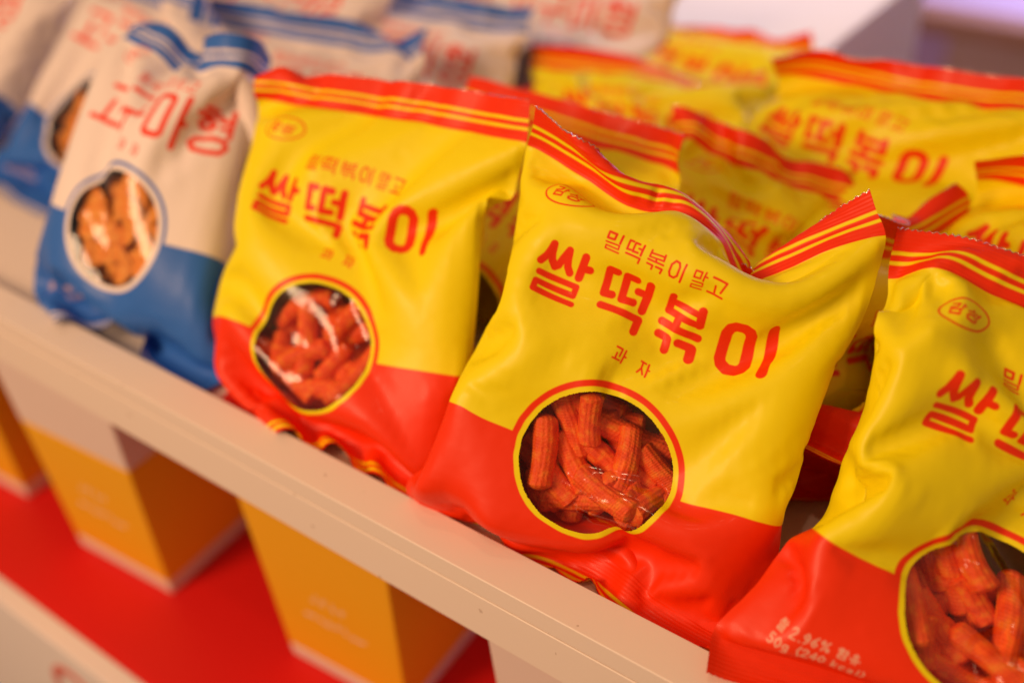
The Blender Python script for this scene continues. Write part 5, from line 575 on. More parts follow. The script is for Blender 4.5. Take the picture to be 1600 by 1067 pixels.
-1,-1,-1,0,-2,2,2,-1,0,-3,-3,2,2,2,-2,-1,2,1,-2,-2,2,2,0,-1,-1,-1,0,-1,1,-1,-2,1,4,7,1,-8,-1,1,0,1,2,1,0,-1,-1,-1,0,0,-2,2,1,-2,-1,0,1,0,1,1,-2,-2,4,0,-1,-1,1,1,0,-1,0,-1,0,-1,0,-1,0,-10,-1,0,3,2,5,3,-1,0,1,2,1,0,0,0,-2,0,-1,1,-1,-1,-3,0,0,3,2,1,-1,-5,4,1,0,-1,1,1,0,-1,-1,0,1,-1,-1,0,-1,0,-17,-2,-1,-1,8,14,4,1,-3,-1,1,1,0,0,-1,0,-1,1,-1,0,-4,-3,2,4,2,2,-1,-5,4,2,
0,-1,1,0,0,-1,-1,1,0,-1,0,0,-1,0,0,-21,-2,3,9,8,7,2,0,0,-5,0,1,1,-1,-2,0,1,0,1,-2,-5,0,2,3,2,-1,-2,3,2,0,-1,1,0,0,-2,-2,1,1,0,0,0,0,-2,1,-1,-20,3,7,10,7,2,-1,-2,-5,-1,0,0,0,0,0,0,1,-1,1,0,-3,1,4,0,0,0,2,1,0,-1,0,-1,0,-1,-2,2,1,0,0,-1,0,-1,2,-1,-1,-11,3,9,5,2,-3,-3,-4,-3,3,0,1,-1,0,0,1,-1,1,0,2,5,-2,-2,0,0,0,1,1,0,-1,0,0,-2,-2,2,1,0,0,-1,1,-1,0,1,0,-6,
-6,2,7,-1,-1,-2,-2,-3,1,2,1,-1,0,0,1,0,0,0,0,3,7,1,-6,-2,-1,0,0,1,0,2,-1,-1,-1,1,2,1,0,-1,0,0,-1,1,-1,0,9,0,-3,-5,3,-1,-1,-4,0,5,2,0,-1,0,1,1,0,0,0,1,0,5,9,-1,-6,-3,-1,0,0,1,-2,0,-1,1,1,1,-1,0,1,0,-1,0,2,-4,-5,9,3,-5,-7,-2,0,-3,1,5,4,0,-1,-1,1,0,1,0,0,1,-1,0,1,4,5,2,-3,-5,-2,1,0,1,0,1,1,2,0,0,0,-1,1,0,2,-6,-7,7,4,8,-5,-8,-7,-3,2,3,4,1,0,-2,0,1,1,0,
1,0,-1,1,1,0,1,2,4,2,1,-4,-3,0,0,1,0,1,-1,0,1,0,0,0,2,-1,-7,10,9,-12,17,-7,-9,-7,-3,1,2,2,0,-2,-1,1,-1,0,1,0,1,1,0,-1,0,-1,2,0,2,2,3,-3,-1,0,1,2,1,1,0,0,-1,0,1,0,2,6,7,-7,-12,12,5,-9,-10,-3,-3,2,0,0,0,1,-1,0,1,0,0,0,1,-1,1,-1,1,-1,1,0,2,1,3,-1,1,0,0,0,-1,0,0,1,1,0,2,2,6,-2,-11,-14,4,3,2,-6,-6,-1,0,1,0,-1,1,-1,0,-1,1,1,1,-1,1,-1,0,-2,1,0,1,0,2,1,1,0,
0,2,1,1,0,-1,0,-1,0,1,2,3,-2,-8,-4,-4,2,2,1,-2,-2,0,1,0,2,0,2,0,1,-1,-1,-1,0,-1,0,0,1,0,0,1,2,0,1,0,0,1,0,-1,-1,0,1,0,1,0,-1,-1,0,0,4,9,-7,1,3,3,0,1,0,-4,0,2,0,1,1,0,-1,1,0,0,1,0,0,0,0,1,1,0,0,1,0,0,-2,-1,2,2,0,0,0,1,-1,-1,-2,-1,-2,2,9,-7,0,3,2,4,3,0,0,0,-1,0,0,0,0,1,-1,0,0,0,1,0,1,1,0,0,0,0,0,1,-1,0,-1,-1,0,1,-1,1,-1,-2,-3,-2,-1,-1,4,10,
-5,-1,1,4,2,1,1,-1,-2,-2,1,1,0,0,0,1,-1,1,1,1,2,1,-1,0,0,0,1,-1,1,1,0,0,-2,0,-1,3,-2,-2,-2,-2,-1,-2,0,6,7,-2,-2,1,2,2,3,0,0,1,1,0,-1,1,0,0,-1,0,-1,-1,0,1,0,1,0,0,0,0,0,-1,0,1,0,1,-2,1,-3,-1,-2,-1,-1,-2,-1,2,5,7,1,-4,0,1,2,0,1,0,-1,-1,0,0,1,0,0,1,0,0,0,0,0,1,0,1,0,-1,-1,0,0,0,-1,1,0,1,-1,0,-1,-1,0,-1,0,-1,1,5,3,2,-2,-2,1,1,0,0,1,1,3,0,2,-1,0,0,
0,0,2,-1,-1,-3,-1,0,-1,0,1,-1,-1,-1,0,0,-1,0,-1,0,1,2,-1,-1,-1,-1,1,2,1,6,-4,3,-2,1,1,2,0,0,0,-2,0,-1,1,1,1,0,1,-1,3,0,-1,-2,0,-1,-1,-2,-1,1,0,-1,0,0,0,0,-1,-1,1,3,0,1,-1,0,0,3,3,-13,10,0,-1,2,1,0,1,0,3,1,2,-1,0,-1,1,1,3,-1,5,2,0,-6,-5,-5,-4,1,-1,0,0,0,-1,0,0,0,1,-3,2,1,1,0,1,-1,2,5,-20,10,6,0,4,2,1,-2,0,-3,0,-2,2,1,2,1,1,-2,2,-1,3,5,5,0,-3,-7,-9,-2,1,0,
0,0,0,0,0,-3,0,1,1,1,0,0,2,3,3,-23,5,9,5,3,1,-1,1,0,1,-1,1,0,1,1,0,0,2,0,1,2,3,3,0,-3,-1,-5,-10,-2,0,1,1,-1,-1,-2,-2,2,-2,0,2,3,-3,5,4,1,-22,1,9,12,4,-1,-1,-2,0,-1,-1,-2,-1,2,1,2,0,-1,-1,0,-1,0,0,2,-1,-4,-5,4,2,1,-1,-2,-1,-2,-3,3,1,-2,-3,3,2,3,4,3,0,-18,9,6,5,-1,0,-2,1,0,-1,0,-2,0,-1,1,-1,-1,-2,1,-3,0,-3,-2,-3,-2,-3,6,7,0,1,-1,0,-1,-4,3,1,-3,-2,3,0,3,4,4,0,1,
-6,4,5,0,-1,-1,-1,-1,0,1,-2,2,-1,-2,-4,-2,-1,2,-3,2,-4,-3,-4,-3,-1,7,11,2,0,-4,-2,-1,1,0,1,-1,-2,1,1,-2,1,9,3,1,-1,0,1,1,-1,1,1,1,-3,-1,-2,0,0,-2,-1,-3,-3,-1,-4,1,-5,-1,-4,-2,1,6,10,4,0,-2,-3,2,-1,-2,4,-1,-2,2,2,1,2,4,0,-1,0,1,5,-1,-1,0,-1,-1,2,2,-4,0,1,-3,-2,-5,-1,-2,-2,1,-1,0,-1,-1,0,3,6,3,0,-1,-2,0,-1,1,-6,2,0,2,2,2,2,1,0,1,0,0,0,8,-4,-1,0,-1,1,0,0,-2,1,0,2,-3,-9,-1,
2,1,-1,-2,-2,-1,0,3,4,3,0,-1,0,0,-2,-2,2,6,-6,2,1,1,0,1,0,0,1,0,-1,0,16,-11,-1,-1,1,-7,-1,3,5,-2,0,-2,3,-7,-2,0,3,-7,-2,1,2,5,3,2,-1,-2,-1,-2,0,3,-5,1,2,2,-1,1,0,1,0,1,0,-1,-1,1,-1,24,-18,-3,2,0,-10,2,-1,2,2,2,-7,5,-2,-1,-3,-1,8,4,0,1,-2,-2,-2,0,0,-8,-4,0,1,8,-5,0,5,2,0,-1,0,0,0,0,-1,1,-1,-1,20,-12,-2,-2,0,-8,1,1,0,0,0,1,0,11,6,1,-10,-1,0,2,-2,-2,-2,-1,-1,-5,-3,6,-5,-3,
0,6,3,0,0,-2,1,-1,-1,-1,0,-1,-2,-1,0,936,-2,-3,-6,-4,5,8,19,16,12,9,10,16,15,17,19,22,24,18,11,6,1,3,-3,-1,-15,-15,-14,-11,-2,-1,14,28,34,28,33,22,24,17,15,13,11,13,13,13,4,5,3,3,-2,-13,-11,-17,-6,7,10,5,-3,1,-2,8,0,-7,-3,-1,1,7,2,9,5,16,10,2,-7,-19,-2,19,0,-9,-9,-17,-7,-10,-3,-1,0,5,1,3,1,1,1,4,4,6,5,-2,-9,-14,-19,-10,3,8,4,6,-6,0,1,0,2,0,-3,-1,-3,-1,1,5,11,16,23,3,-24,-20,-14,-6,-2,-1,2,2,3,3,-1,2,-1,1,
-3,3,0,3,2,5,5,6,1,-5,-12,-17,-12,-3,-1,2,6,-12,-2,0,2,2,0,-1,-1,-3,-1,-1,1,-3,1,0,4,2,2,3,3,2,0,-1,0,1,0,2,1,-3,1,1,-1,1,0,3,3,4,4,0,-3,-9,-10,-2,-8,-4,-4,2,-7,-2,-1,1,1,0,1,-1,-1,-2,-1,-1,5,4,5,3,0,1,-2,-1,-1,1,0,3,2,3,-3,0,-1,1,-1,-1,-1,0,-1,-1,2,2,2,-3,-10,-4,-14,7,-6,3,-2,-5,-2,0,0,3,2,0,-1,-1,-3,6,7,0,-1,0,-1,-1,0,0,-1,4,1,5,2,-9,-16,2,2,1,1,-1,-4,-4,0,2,1,1,-2,-3,
-5,-3,-1,4,2,0,3,0,0,-2,-4,-2,0,1,0,6,-2,1,2,3,2,1,1,1,1,0,-4,1,0,6,-14,-10,-1,-3,-2,-3,-4,-1,2,-1,0,-1,0,0,0,1,3,4,-3,-3,0,0,1,-1,0,1,0,1,2,7,3,-5,-3,0,0,0,0,1,-1,-2,-1,3,2,5,1,-18,-6,-9,1,-3,-1,0,4,-1,2,0,1,0,0,2,1,1,-4,-4,-2,0,1,-1,1,0,-1,3,7,7,3,2,-4,-7,-2,-2,0,-1,-1,-1,2,3,5,6,-2,-1,-19,-3,-9,-6,1,0,1,-2,3,2,2,0,1,2,-1,-1,-6,-3,-1,2,2,-2,0,1,1,4,11,2,1,1,
1,0,-3,-7,-2,-4,-1,-2,1,1,5,5,4,1,-5,-19,1,-7,-8,-3,0,1,1,1,2,0,2,0,-1,-2,-3,-1,1,3,1,-2,-2,-1,-1,6,5,-2,2,2,-1,0,0,0,0,-4,-2,-2,2,4,8,7,5,-3,-8,-1,-18,2,-3,-5,-4,-3,-1,-2,-1,-2,0,0,-1,1,-1,1,2,2,2,-2,-3,2,1,-1,-2,0,-1,1,0,2,0,1,-1,0,0,0,3,4,6,7,5,0,-6,-5,-1,-19,3,1,-4,-3,-3,-3,0,0,-1,-2,-1,0,0,1,1,2,2,-3,-3,2,1,0,2,-2,-2,-1,-2,-1,0,0,-1,2,1,3,5,6,7,8,4,-1,-9,-11,-4,4,
-18,-4,2,5,1,-4,-2,-7,-2,0,0,1,0,1,2,1,1,-4,-1,2,1,1,2,0,-1,0,1,1,-1,-3,-1,1,0,2,4,4,5,5,4,-2,-8,-11,-7,5,0,-19,1,4,6,-3,-1,-8,-5,-2,1,4,2,2,0,1,0,-3,0,0,2,1,1,1,1,3,2,4,1,-4,-4,-2,1,1,3,2,5,3,3,-4,-8,-13,-7,0,2,2,-19,3,5,-7,-5,-5,-2,3,1,3,4,3,1,2,-1,0,1,2,2,0,0,1,0,1,3,4,-2,-4,0,3,0,-1,0,1,1,2,3,-4,-8,-13,-9,-3,5,3,1,-20,4,-7,-5,-2,0,1,3,3,4,5,1,1,1,1,
1,4,2,3,2,-1,-2,0,0,3,-1,-7,-7,4,6,2,1,1,-1,2,1,-4,-8,-12,-9,-4,3,5,1,1,-19,-7,-3,0,0,0,3,3,3,4,2,2,1,0,2,3,1,3,1,2,1,-1,-1,2,-2,-9,-8,4,5,3,6,1,-1,-1,2,-3,-9,-10,-11,-5,2,4,2,3,0,-18,-3,-3,-2,-1,1,1,0,2,4,2,3,2,1,1,-1,0,-1,0,1,5,4,0,-1,-7,-8,2,6,3,3,2,3,1,-1,-4,-7,-10,-11,-3,0,4,3,3,0,0,-18,-1,-1,-2,-2,-2,0,2,2,1,0,2,2,0,-1,-1,-1,-1,0,-2,4,5,4,-2,-4,-1,6,7,1,-3,
0,2,1,0,-9,-11,-9,-3,-1,3,3,2,2,3,-1,-17,1,-1,-2,-4,-2,-1,0,0,1,0,1,0,1,-1,0,-1,-1,-2,-1,1,5,3,2,0,2,6,2,-3,0,-1,-1,-1,-4,-6,-8,-3,-1,3,3,4,2,1,-1,1,-17,3,1,-3,-2,-4,-3,-2,0,-2,0,-2,0,0,1,0,-1,-1,-1,3,1,-1,2,4,7,2,5,-5,-1,-2,-2,-3,-3,-4,-4,-2,0,1,2,4,2,2,1,0,0,-16,-1,-3,-1,0,-1,-1,-1,-2,-3,-2,-1,0,1,0,1,-1,0,1,2,-1,-2,1,2,6,7,-3,-2,-2,-3,0,-2,-3,-3,-2,0,1,3,3,2,1,1,0,0,0,
-18,-3,0,1,0,-1,-2,-3,-2,-2,-2,-2,1,0,1,-1,2,0,1,0,-2,0,1,1,3,6,-3,-4,-4,3,1,-3,-4,-2,0,1,2,3,3,2,1,1,0,0,0,-23,0,1,1,1,-2,0,0,-4,-3,-3,1,-1,0,1,1,0,1,0,-1,1,0,0,0,0,1,-3,-2,4,4,-5,-3,-1,-1,0,2,3,4,1,0,1,0,0,0,0,-25,1,-1,1,1,1,0,1,-1,-6,-2,-2,0,0,1,1,1,-1,0,0,0,4,0,0,-3,-4,-2,4,6,-5,-3,-2,-1,0,2,4,4,0,-1,1,1,0,1,0,0,-24,1,1,0,-2,2,7,3,-4,-8,-5,-1,0,1,0,
2,-1,0,0,0,3,1,-1,-2,-3,-3,3,6,-5,-4,-2,0,1,3,3,4,4,-4,-1,0,0,1,0,1,0,-22,0,-1,-2,3,10,6,2,-4,-11,-7,-2,-2,2,2,0,-2,0,-1,1,3,-1,-3,-4,-1,3,4,-3,-3,-1,0,1,2,3,6,4,-5,-3,0,1,1,0,0,0,0,-23,-1,0,5,7,9,-2,-9,-6,0,-3,-2,0,0,1,-1,-1,0,-1,0,1,0,-4,-1,1,2,-2,-3,0,1,2,2,3,5,4,-4,-6,0,2,0,0,1,0,-1,1,-24,0,4,8,4,-6,-6,-4,-3,3,1,-1,1,1,-1,-1,1,-1,-2,-1,-3,1,5,-2,0,-1,-1,0,0,0,
1,3,4,4,-3,-5,-3,1,1,1,0,0,0,1,-2,-24,0,6,0,-3,-3,-3,-2,1,3,4,1,1,-1,-1,0,1,-1,-1,-4,-3,0,5,8,0,-3,-2,-2,0,1,2,2,3,-2,-6,-4,0,3,1,-1,1,0,0,0,2,-25,0,-3,0,0,-2,-1,0,3,4,3,4,0,-1,-1,-1,0,1,1,-3,-6,-4,1,5,7,5,-1,-4,-1,1,1,1,-1,-5,-3,-3,2,2,0,1,0,-1,1,1,-1,-25,-1,-2,-2,0,-1,0,1,6,5,4,1,-1,-1,-1,1,-1,0,1,1,-4,-5,-4,-2,3,6,8,2,-3,-1,-1,0,-4,-3,-4,1,3,0,-2,1,-1,2,2,-2,-1,
-25,0,-3,-3,-1,1,1,4,4,5,3,1,0,0,-1,-1,0,0,0,1,1,-4,-4,-3,-3,1,4,7,3,-3,-1,-3,-3,-4,-1,2,2,-1,2,-3,2,2,-3,-1,1,-23,0,-2,-3,-1,0,1,4,6,6,1,-2,1,0,0,-1,0,0,0,1,2,-1,-2,-2,-3,-4,-2,5,4,1,-2,-4,-4,-1,1,2,2,1,-3,0,-3,-1,0,2,-1,-23,0,-1,-3,-2,-1,3,8,4,-2,0,2,1,0,0,0,-1,0,0,1,2,3,1,-1,-1,-3,-3,-5,0,2,-1,-3,-2,-1,3,4,1,-1,-1,-4,-1,-2,0,1,-2,-24,1,0,-1,-2,-1,1,0,2,3,1,1,1,-1,1,
-1,1,-1,2,0,1,2,0,0,-2,0,-4,-2,-2,1,0,-1,0,1,3,2,-1,1,-1,-3,-2,1,1,0,-6,-26,0,0,0,-1,0,2,3,-1,-2,0,-1,-2,1,-1,2,1,2,0,1,1,0,0,-2,-1,-3,0,-2,-1,-1,0,3,1,3,1,-1,-1,-1,0,2,1,-2,1,3,8,-26,1,1,0,0,1,2,0,-2,0,-1,-1,-1,-1,0,0,0,1,0,1,-2,1,-2,0,-3,0,-1,-1,0,0,2,1,4,1,-1,-3,-2,-1,3,5,3,0,1,0,2,-27,-1,1,0,0,2,1,-1,1,-1,-1,-1,0,-1,0,0,1,-1,-1,-2,0,-3,1,-2,1,-2,0,0,0,0,
0,1,0,1,-1,0,1,4,3,4,0,2,-1,-1,1,-25,0,0,2,0,1,1,0,0,-1,-1,-1,-1,0,0,0,0,0,0,-3,-3,-1,-2,0,0,1,0,0,-1,0,0,0,0,-1,1,1,5,3,4,1,2,-1,-1,-2,-1,-25,-1,-1,-1,2,2,0,0,0,-1,0,-1,0,-1,0,1,0,3,1,0,-3,-3,-1,0,-1,-1,0,0,-1,-1,-2,0,0,1,2,5,2,3,1,0,0,1,-1,-1,-3,-24,0,0,1,0,1,1,1,0,0,-2,-1,-1,0,0,0,1,0,3,4,2,-2,-3,-2,0,1,-1,-1,0,-1,0,0,0,1,0,1,1,0,1,0,0,-1,0,-3,-1,
-25,-2,-1,0,2,1,2,1,0,0,-2,-1,-1,0,0,0,0,2,1,5,6,6,-4,-1,0,0,1,1,0,-1,-1,-1,-1,-1,-1,-4,-3,1,-1,1,0,0,-1,0,-4,-22,1,-2,-1,1,1,3,2,0,-2,-1,-1,-2,-1,0,1,1,0,-1,1,4,8,14,2,0,2,-1,-2,0,0,0,-1,-1,-1,-1,-2,-13,-5,0,-1,1,-1,0,-3,-2,-23,-4,-1,-1,1,3,4,2,1,-1,-2,-3,-2,-1,0,0,2,1,1,0,0,3,7,14,12,7,5,-4,-3,0,2,-3,-1,0,-3,-9,-12,-9,-3,0,0,1,-1,-1,-6,-22,1,-1,-3,1,6,4,3,-1,-1,-2,-3,-4,-2,0,
2,3,0,2,-2,-1,-1,0,3,3,10,14,14,1,-1,-2,-2,-3,-6,-10,-11,-1,-1,-2,-2,-1,-1,0,-4,-4,-22,0,-2,0,4,8,5,2,-1,-1,-2,-5,-6,-4,0,3,1,4,0,3,0,1,-2,0,2,1,4,15,8,1,-4,-5,-6,-9,-9,-5,6,3,1,-4,-2,2,-5,-5,-4,-20,-1,5,6,9,4,2,1,-1,-1,-2,-4,-2,-4,-2,0,0,0,2,0,2,0,2,0,4,5,5,-4,-1,-3,-4,-4,-5,-7,-5,4,9,6,5,-11,-6,-2,-4,-5,-3,-22,9,6,13,6,1,0,-1,0,3,-4,-3,1,0,-3,-4,-1,-1,0,1,0,2,1,4,4,2,-4,-9,-7,-6,
-5,1,-3,-6,4,10,9,6,-8,-5,-6,-6,-7,-4,0,-18,13,12,8,2,-2,1,2,2,-5,-4,4,5,4,-5,-5,-4,-1,-1,2,2,1,3,1,-1,-4,-11,-12,-10,-8,-3,7,5,-1,8,9,4,-7,-7,6,-5,-14,-6,-1,-1,3,6,5,5,1,-4,-3,5,2,-7,5,7,9,-1,-5,-6,-4,-2,2,1,1,0,-1,-3,-5,-12,-13,-11,-6,-3,2,1,8,6,13,0,-9,-7,-3,-4,-6,-3,0,0,0,20,-4,1,1,0,3,-4,-6,4,10,8,3,-4,-4,7,0,-3,-4,-4,-6,-3,-4,-5,-5,-10,-11,-8,-2,-1,-2,-1,1,2,18,-5,-4,-5,-5,-2,-1,2,0,-2,-1,0,
31,-9,-1,-3,-4,-6,-2,0,8,6,-11,5,14,-21,-13,-5,-2,3,6,5,1,0,-2,-9,-9,-7,-2,0,0,0,-4,-4,-1,2,0,-2,-1,0,0,0,0,0,1,1,0,32,-2,-3,-4,-1,13,-9,-8,-10,8,2,5,-1,-3,-8,-8,-4,15,-1,-3,-6,-11,-12,-9,-5,2,1,-1,2,3,-3,-4,-1,-1,-1,-1,1,0,0,1,2,1,1,-1,1,28,5,-3,-2,0,3,3,-3,-6,-12,13,6,-11,0,-1,-4,-9,-16,-9,-10,-6,-2,-1,0,0,0,12,-8,-3,2,9,0,-6,-7,2,2,0,1,1,1,1,1,1,4,3,28,5,-1,2,-5,2,5,0,-1,-1,-4,-1,-8,5,8,
-2,-15,-32,-14,-5,3,8,-11,-3,2,7,5,5,-7,-6,-1,3,7,6,0,1,1,1,0,0,-2,5,6,5,3,1569,-15,-17,-16,-15,-12,-15,-21,-23,-34,-32,-31,-26,-26,-21,-17,-10,-6,-9,-16,-20,-22,-22,-23,-22,-18,-16,-7,-14,-10,-11,-8,12,13,23,25,29,33,30,33,26,30,25,28,24,-37,3,2,1,0,-3,1,9,10,18,8,5,-2,6,-1,9,2,-6,-1,-1,1,2,1,1,0,-8,-10,-23,-11,-8,-2,12,10,18,8,7,1,-5,-3,-10,-4,-9,-2,-6,-2,-37,2,2,2,2,2,-1,-3,-1,5,14,14,13,5,7,-3,0,2,-1,1,0,-2,-2,-1,-2,3,1,5,-2,-11,
-27,31,8,-4,-4,-7,-6,-6,-6,-4,-2,-1,-3,-2,-3,-36,-1,1,1,-1,1,2,3,1,-3,-3,1,6,5,5,-2,-12,16,9,11,5,3,1,-1,-1,-5,-3,-4,-1,-2,9,-3,-3,-3,-5,-5,-3,-1,-1,2,0,0,-1,-1,-3,-34,1,1,-1,1,-1,0,-1,2,1,0,-3,-3,1,1,3,6,4,-2,11,9,4,4,3,2,1,-2,-4,-6,0,7,-7,-5,-4,-3,0,0,1,2,1,-1,-1,-3,-3,-2,-35,0,-1,0,0,-1,0,2,0,1,-2,0,-1,0,2,3,11,-8,7,-4,4,7,6,5,4,6,0,0,2,0,-1,-19,2,-3,1,0,2,0,0,-2,-1,-5,-1,-4,-6,
-36,11,0,-2,0,-1,-1,1,6,2,-1,-3,-2,0,3,7,10,11,18,6,-2,-2,-3,-3,-5,-11,-4,1,3,3,4,-7,-10,-1,-5,0,-2,0,0,1,1,6,-3,-6,-17,-35,11,-1,3,0,5,6,13,6,-5,-2,-1,1,2,3,6,5,5,-5,-5,-4,-2,-1,2,-5,-4,3,7,6,9,6,-8,-10,-9,-1,-4,-1,-1,0,2,1,-11,-10,-11,-7,-32,5,15,-2,8,7,12,7,-7,-2,-1,1,1,4,3,4,2,-5,-11,-9,-4,-1,7,-1,-4,6,9,7,5,3,2,-1,-8,-4,-5,-1,-2,1,-2,-5,-12,-10,-9,-7,2,-31,3,12,16,7,4,4,-2,1,4,1,3,3,1,1,
-3,-8,-11,-10,-7,-2,8,5,3,3,9,12,2,2,1,0,1,-2,-6,-3,-6,0,-7,-7,-15,-11,-8,-4,1,1,-30,0,4,12,7,5,-1,-4,5,4,8,3,4,0,-4,-6,-8,-8,-7,-2,4,5,1,9,14,6,-3,3,1,0,1,-1,2,0,-4,-4,-11,-10,-14,-8,-6,0,0,-1,2,-30,0,1,3,4,4,1,1,1,7,4,5,1,-3,-3,-5,-6,-4,-2,5,7,-5,-3,2,9,4,4,2,4,2,0,0,-4,-1,-5,-6,-10,-10,-7,-4,2,0,0,5,-4,-30,-1,1,1,2,3,2,1,1,2,3,1,0,-1,-2,-4,-2,-2,5,5,-5,-2,0,-2,1,5,2,4,1,2,
-1,0,-1,-4,-4,-6,-5,-4,-1,4,-1,-3,5,2,-2,-29,1,-2,-2,0,1,2,5,1,-1,0,1,-1,-2,-2,-1,1,3,2,-3,-1,0,-2,0,0,0,0,-1,1,1,2,-1,-1,-2,-2,-3,-1,1,5,-2,-4,6,8,-4,-4,-30,0,-1,-2,0,0,3,6,2,-2,-3,-3,-1,0,0,0,1,1,-1,-1,0,-1,0,-1,-1,-1,-1,0,1,2,0,1,-1,0,-1,0,1,4,-3,-4,7,7,2,-6,-2,-30,-1,-1,2,2,5,5,-6,-2,-2,-3,-2,-1,0,0,1,-1,0,-1,1,-1,0,0,0,-1,0,0,1,0,-2,1,-1,1,0,0,3,3,-4,-3,6,12,6,-9,-4,-2,
-30,-1,3,4,5,2,-4,-3,-3,-4,-2,0,-1,0,0,0,0,-1,0,0,0,0,0,-1,1,0,0,2,-2,1,0,0,0,0,1,1,-3,-1,5,12,8,-6,-7,-2,-1,-29,5,3,2,-1,-2,-2,-3,-2,-2,-2,-2,0,-1,1,-1,1,0,0,-1,0,0,0,0,0,0,4,-2,0,-2,0,0,0,1,1,-2,-1,5,11,12,-5,-7,-3,-2,0,-28,0,2,1,2,0,-1,-1,-2,-3,-2,-1,-1,0,0,1,-1,1,0,-1,0,-2,0,0,1,5,-1,-3,0,0,-1,0,0,-1,0,0,6,10,11,-1,-7,-5,-3,-2,1,-27,-1,0,1,0,1,1,0,-1,-2,-3,-2,-1,1,1,
1,1,0,0,2,-4,-2,-2,1,3,1,-2,-1,-1,0,0,-1,-1,0,1,5,10,11,3,-8,-7,-2,-2,1,1,-27,0,-1,0,2,1,0,1,-1,-1,0,-1,1,0,0,0,1,1,2,2,-4,-5,-1,-1,0,-1,-2,0,0,1,0,0,0,2,4,10,9,4,-7,-8,-4,-3,-1,0,0,-28,2,0,-1,-2,2,2,2,2,2,-1,0,-1,0,0,1,0,2,2,-5,-1,-1,-3,-3,-3,-1,-1,1,1,1,0,1,3,4,8,7,3,-6,-7,-5,-3,-1,0,0,0,-26,-2,1,-1,1,-1,2,1,2,2,3,2,1,0,-1,0,0,-1,-2,-3,1,1,-1,-4,-5,-2,1,1,2,2,
1,2,4,7,5,4,-5,-8,-5,-3,-2,0,-1,1,-1,-30,1,0,1,0,1,0,2,3,5,2,2,-1,-1,-1,-2,1,-2,-2,0,2,1,-2,0,-4,-5,1,5,6,-5,-2,4,6,6,5,-6,-6,-5,-4,-2,0,-1,0,0,0,-28,0,0,1,-1,1,0,0,3,4,5,-1,0,-1,0,-1,-2,-1,-1,2,0,-1,-1,-1,1,-1,4,6,-8,-3,4,6,6,4,-4,-5,-7,-4,-1,-1,0,-1,1,-1,0,-26,0,0,0,1,-2,-3,0,2,6,2,2,0,0,-2,-1,-1,1,0,-1,-1,-3,0,1,2,6,6,-9,-6,5,7,5,3,-4,-6,-6,-4,-1,1,0,-1,1,0,0,0,
-22,2,1,0,-3,-6,-4,-1,2,5,5,1,1,-2,-1,-1,0,0,0,0,-3,-1,1,3,6,6,-7,-8,5,7,5,1,-4,-6,-4,-5,-2,3,0,0,0,0,-1,0,0,-18,0,-1,-4,-6,-4,-2,-1,1,5,5,2,0,0,-2,-1,2,0,0,-1,-3,0,4,6,3,-4,-5,4,5,5,-1,-4,-5,-4,-6,-3,4,3,0,0,0,-1,0,1,0,-21,-1,-3,-5,-2,-3,0,2,3,2,0,2,0,-1,0,1,0,0,2,-1,-1,1,5,2,-1,-4,4,4,3,-4,-4,-3,-4,-4,-2,3,4,1,-1,-1,0,0,1,0,-1,-25,0,-4,-4,-2,2,2,4,5,-4,-2,-1,-1,1,0,
1,-1,1,0,3,2,-2,-1,1,-1,3,0,1,-1,-1,-1,-3,-3,-2,1,5,3,-2,-1,0,1,-1,1,-1,2,-26,-1,-5,1,2,2,3,3,0,-3,-4,-2,0,0,1,0,0,-1,1,3,7,0,-7,-5,0,1,2,1,-1,0,-2,-2,-1,1,4,4,0,-2,-1,1,-2,2,-1,1,-1,-26,1,6,-4,0,2,5,3,-7,-7,-3,-2,0,0,2,0,-1,-1,0,1,5,8,0,-8,-5,-3,0,2,1,-1,-1,0,0,2,4,2,-1,-2,1,0,0,1,-2,0,2,-27,2,5,5,1,4,-1,-7,-7,-4,-3,0,0,1,-1,0,0,1,-1,0,1,5,5,3,-5,-6,-4,0,0,0,
0,0,2,4,3,0,-3,0,2,-1,1,-3,0,0,1,-25,0,3,8,3,-2,-4,-7,-3,-4,-1,-2,0,0,0,1,0,0,0,-1,0,1,2,3,4,0,-5,-5,-1,0,1,2,2,3,1,-2,-1,1,0,2,0,-2,2,6,-5,-22,-4,1,3,4,0,-2,-4,-6,-2,-1,1,0,-1,0,0,0,0,0,1,-1,0,0,2,1,3,2,-4,-3,-1,1,1,4,1,0,-2,-1,0,1,2,1,2,7,-7,-2,-25,3,-4,2,2,1,-2,-6,-2,-1,1,-1,-1,0,-1,0,1,0,0,-1,0,-1,0,0,1,0,2,2,-2,-2,0,3,2,1,-1,-2,-1,1,1,3,3,4,-2,-2,7,
-26,0,1,-1,2,3,0,1,-4,-3,-2,0,1,-1,0,-1,0,0,-1,0,-1,0,0,-1,2,1,1,2,1,0,-1,0,-1,1,-2,-1,1,-1,0,3,2,1,-3,3,3,-26,0,0,-1,0,-1,2,0,0,0,0,2,1,0,-1,-2,-1,0,0,-2,0,-2,0,2,1,3,2,2,0,-1,-3,-3,0,-1,-1,2,2,2,1,-3,-2,0,0,2,-3,-26,-1,0,1,-1,0,-1,2,1,1,0,0,0,2,1,-1,-1,-1,1,0,0,0,2,2,3,1,3,1,2,-2,-4,-4,-4,-2,3,3,2,2,-4,-6,-3,-1,1,0,0,-27,0,0,-3,-2,-3,-3,0,4,3,1,1,0,1,0,
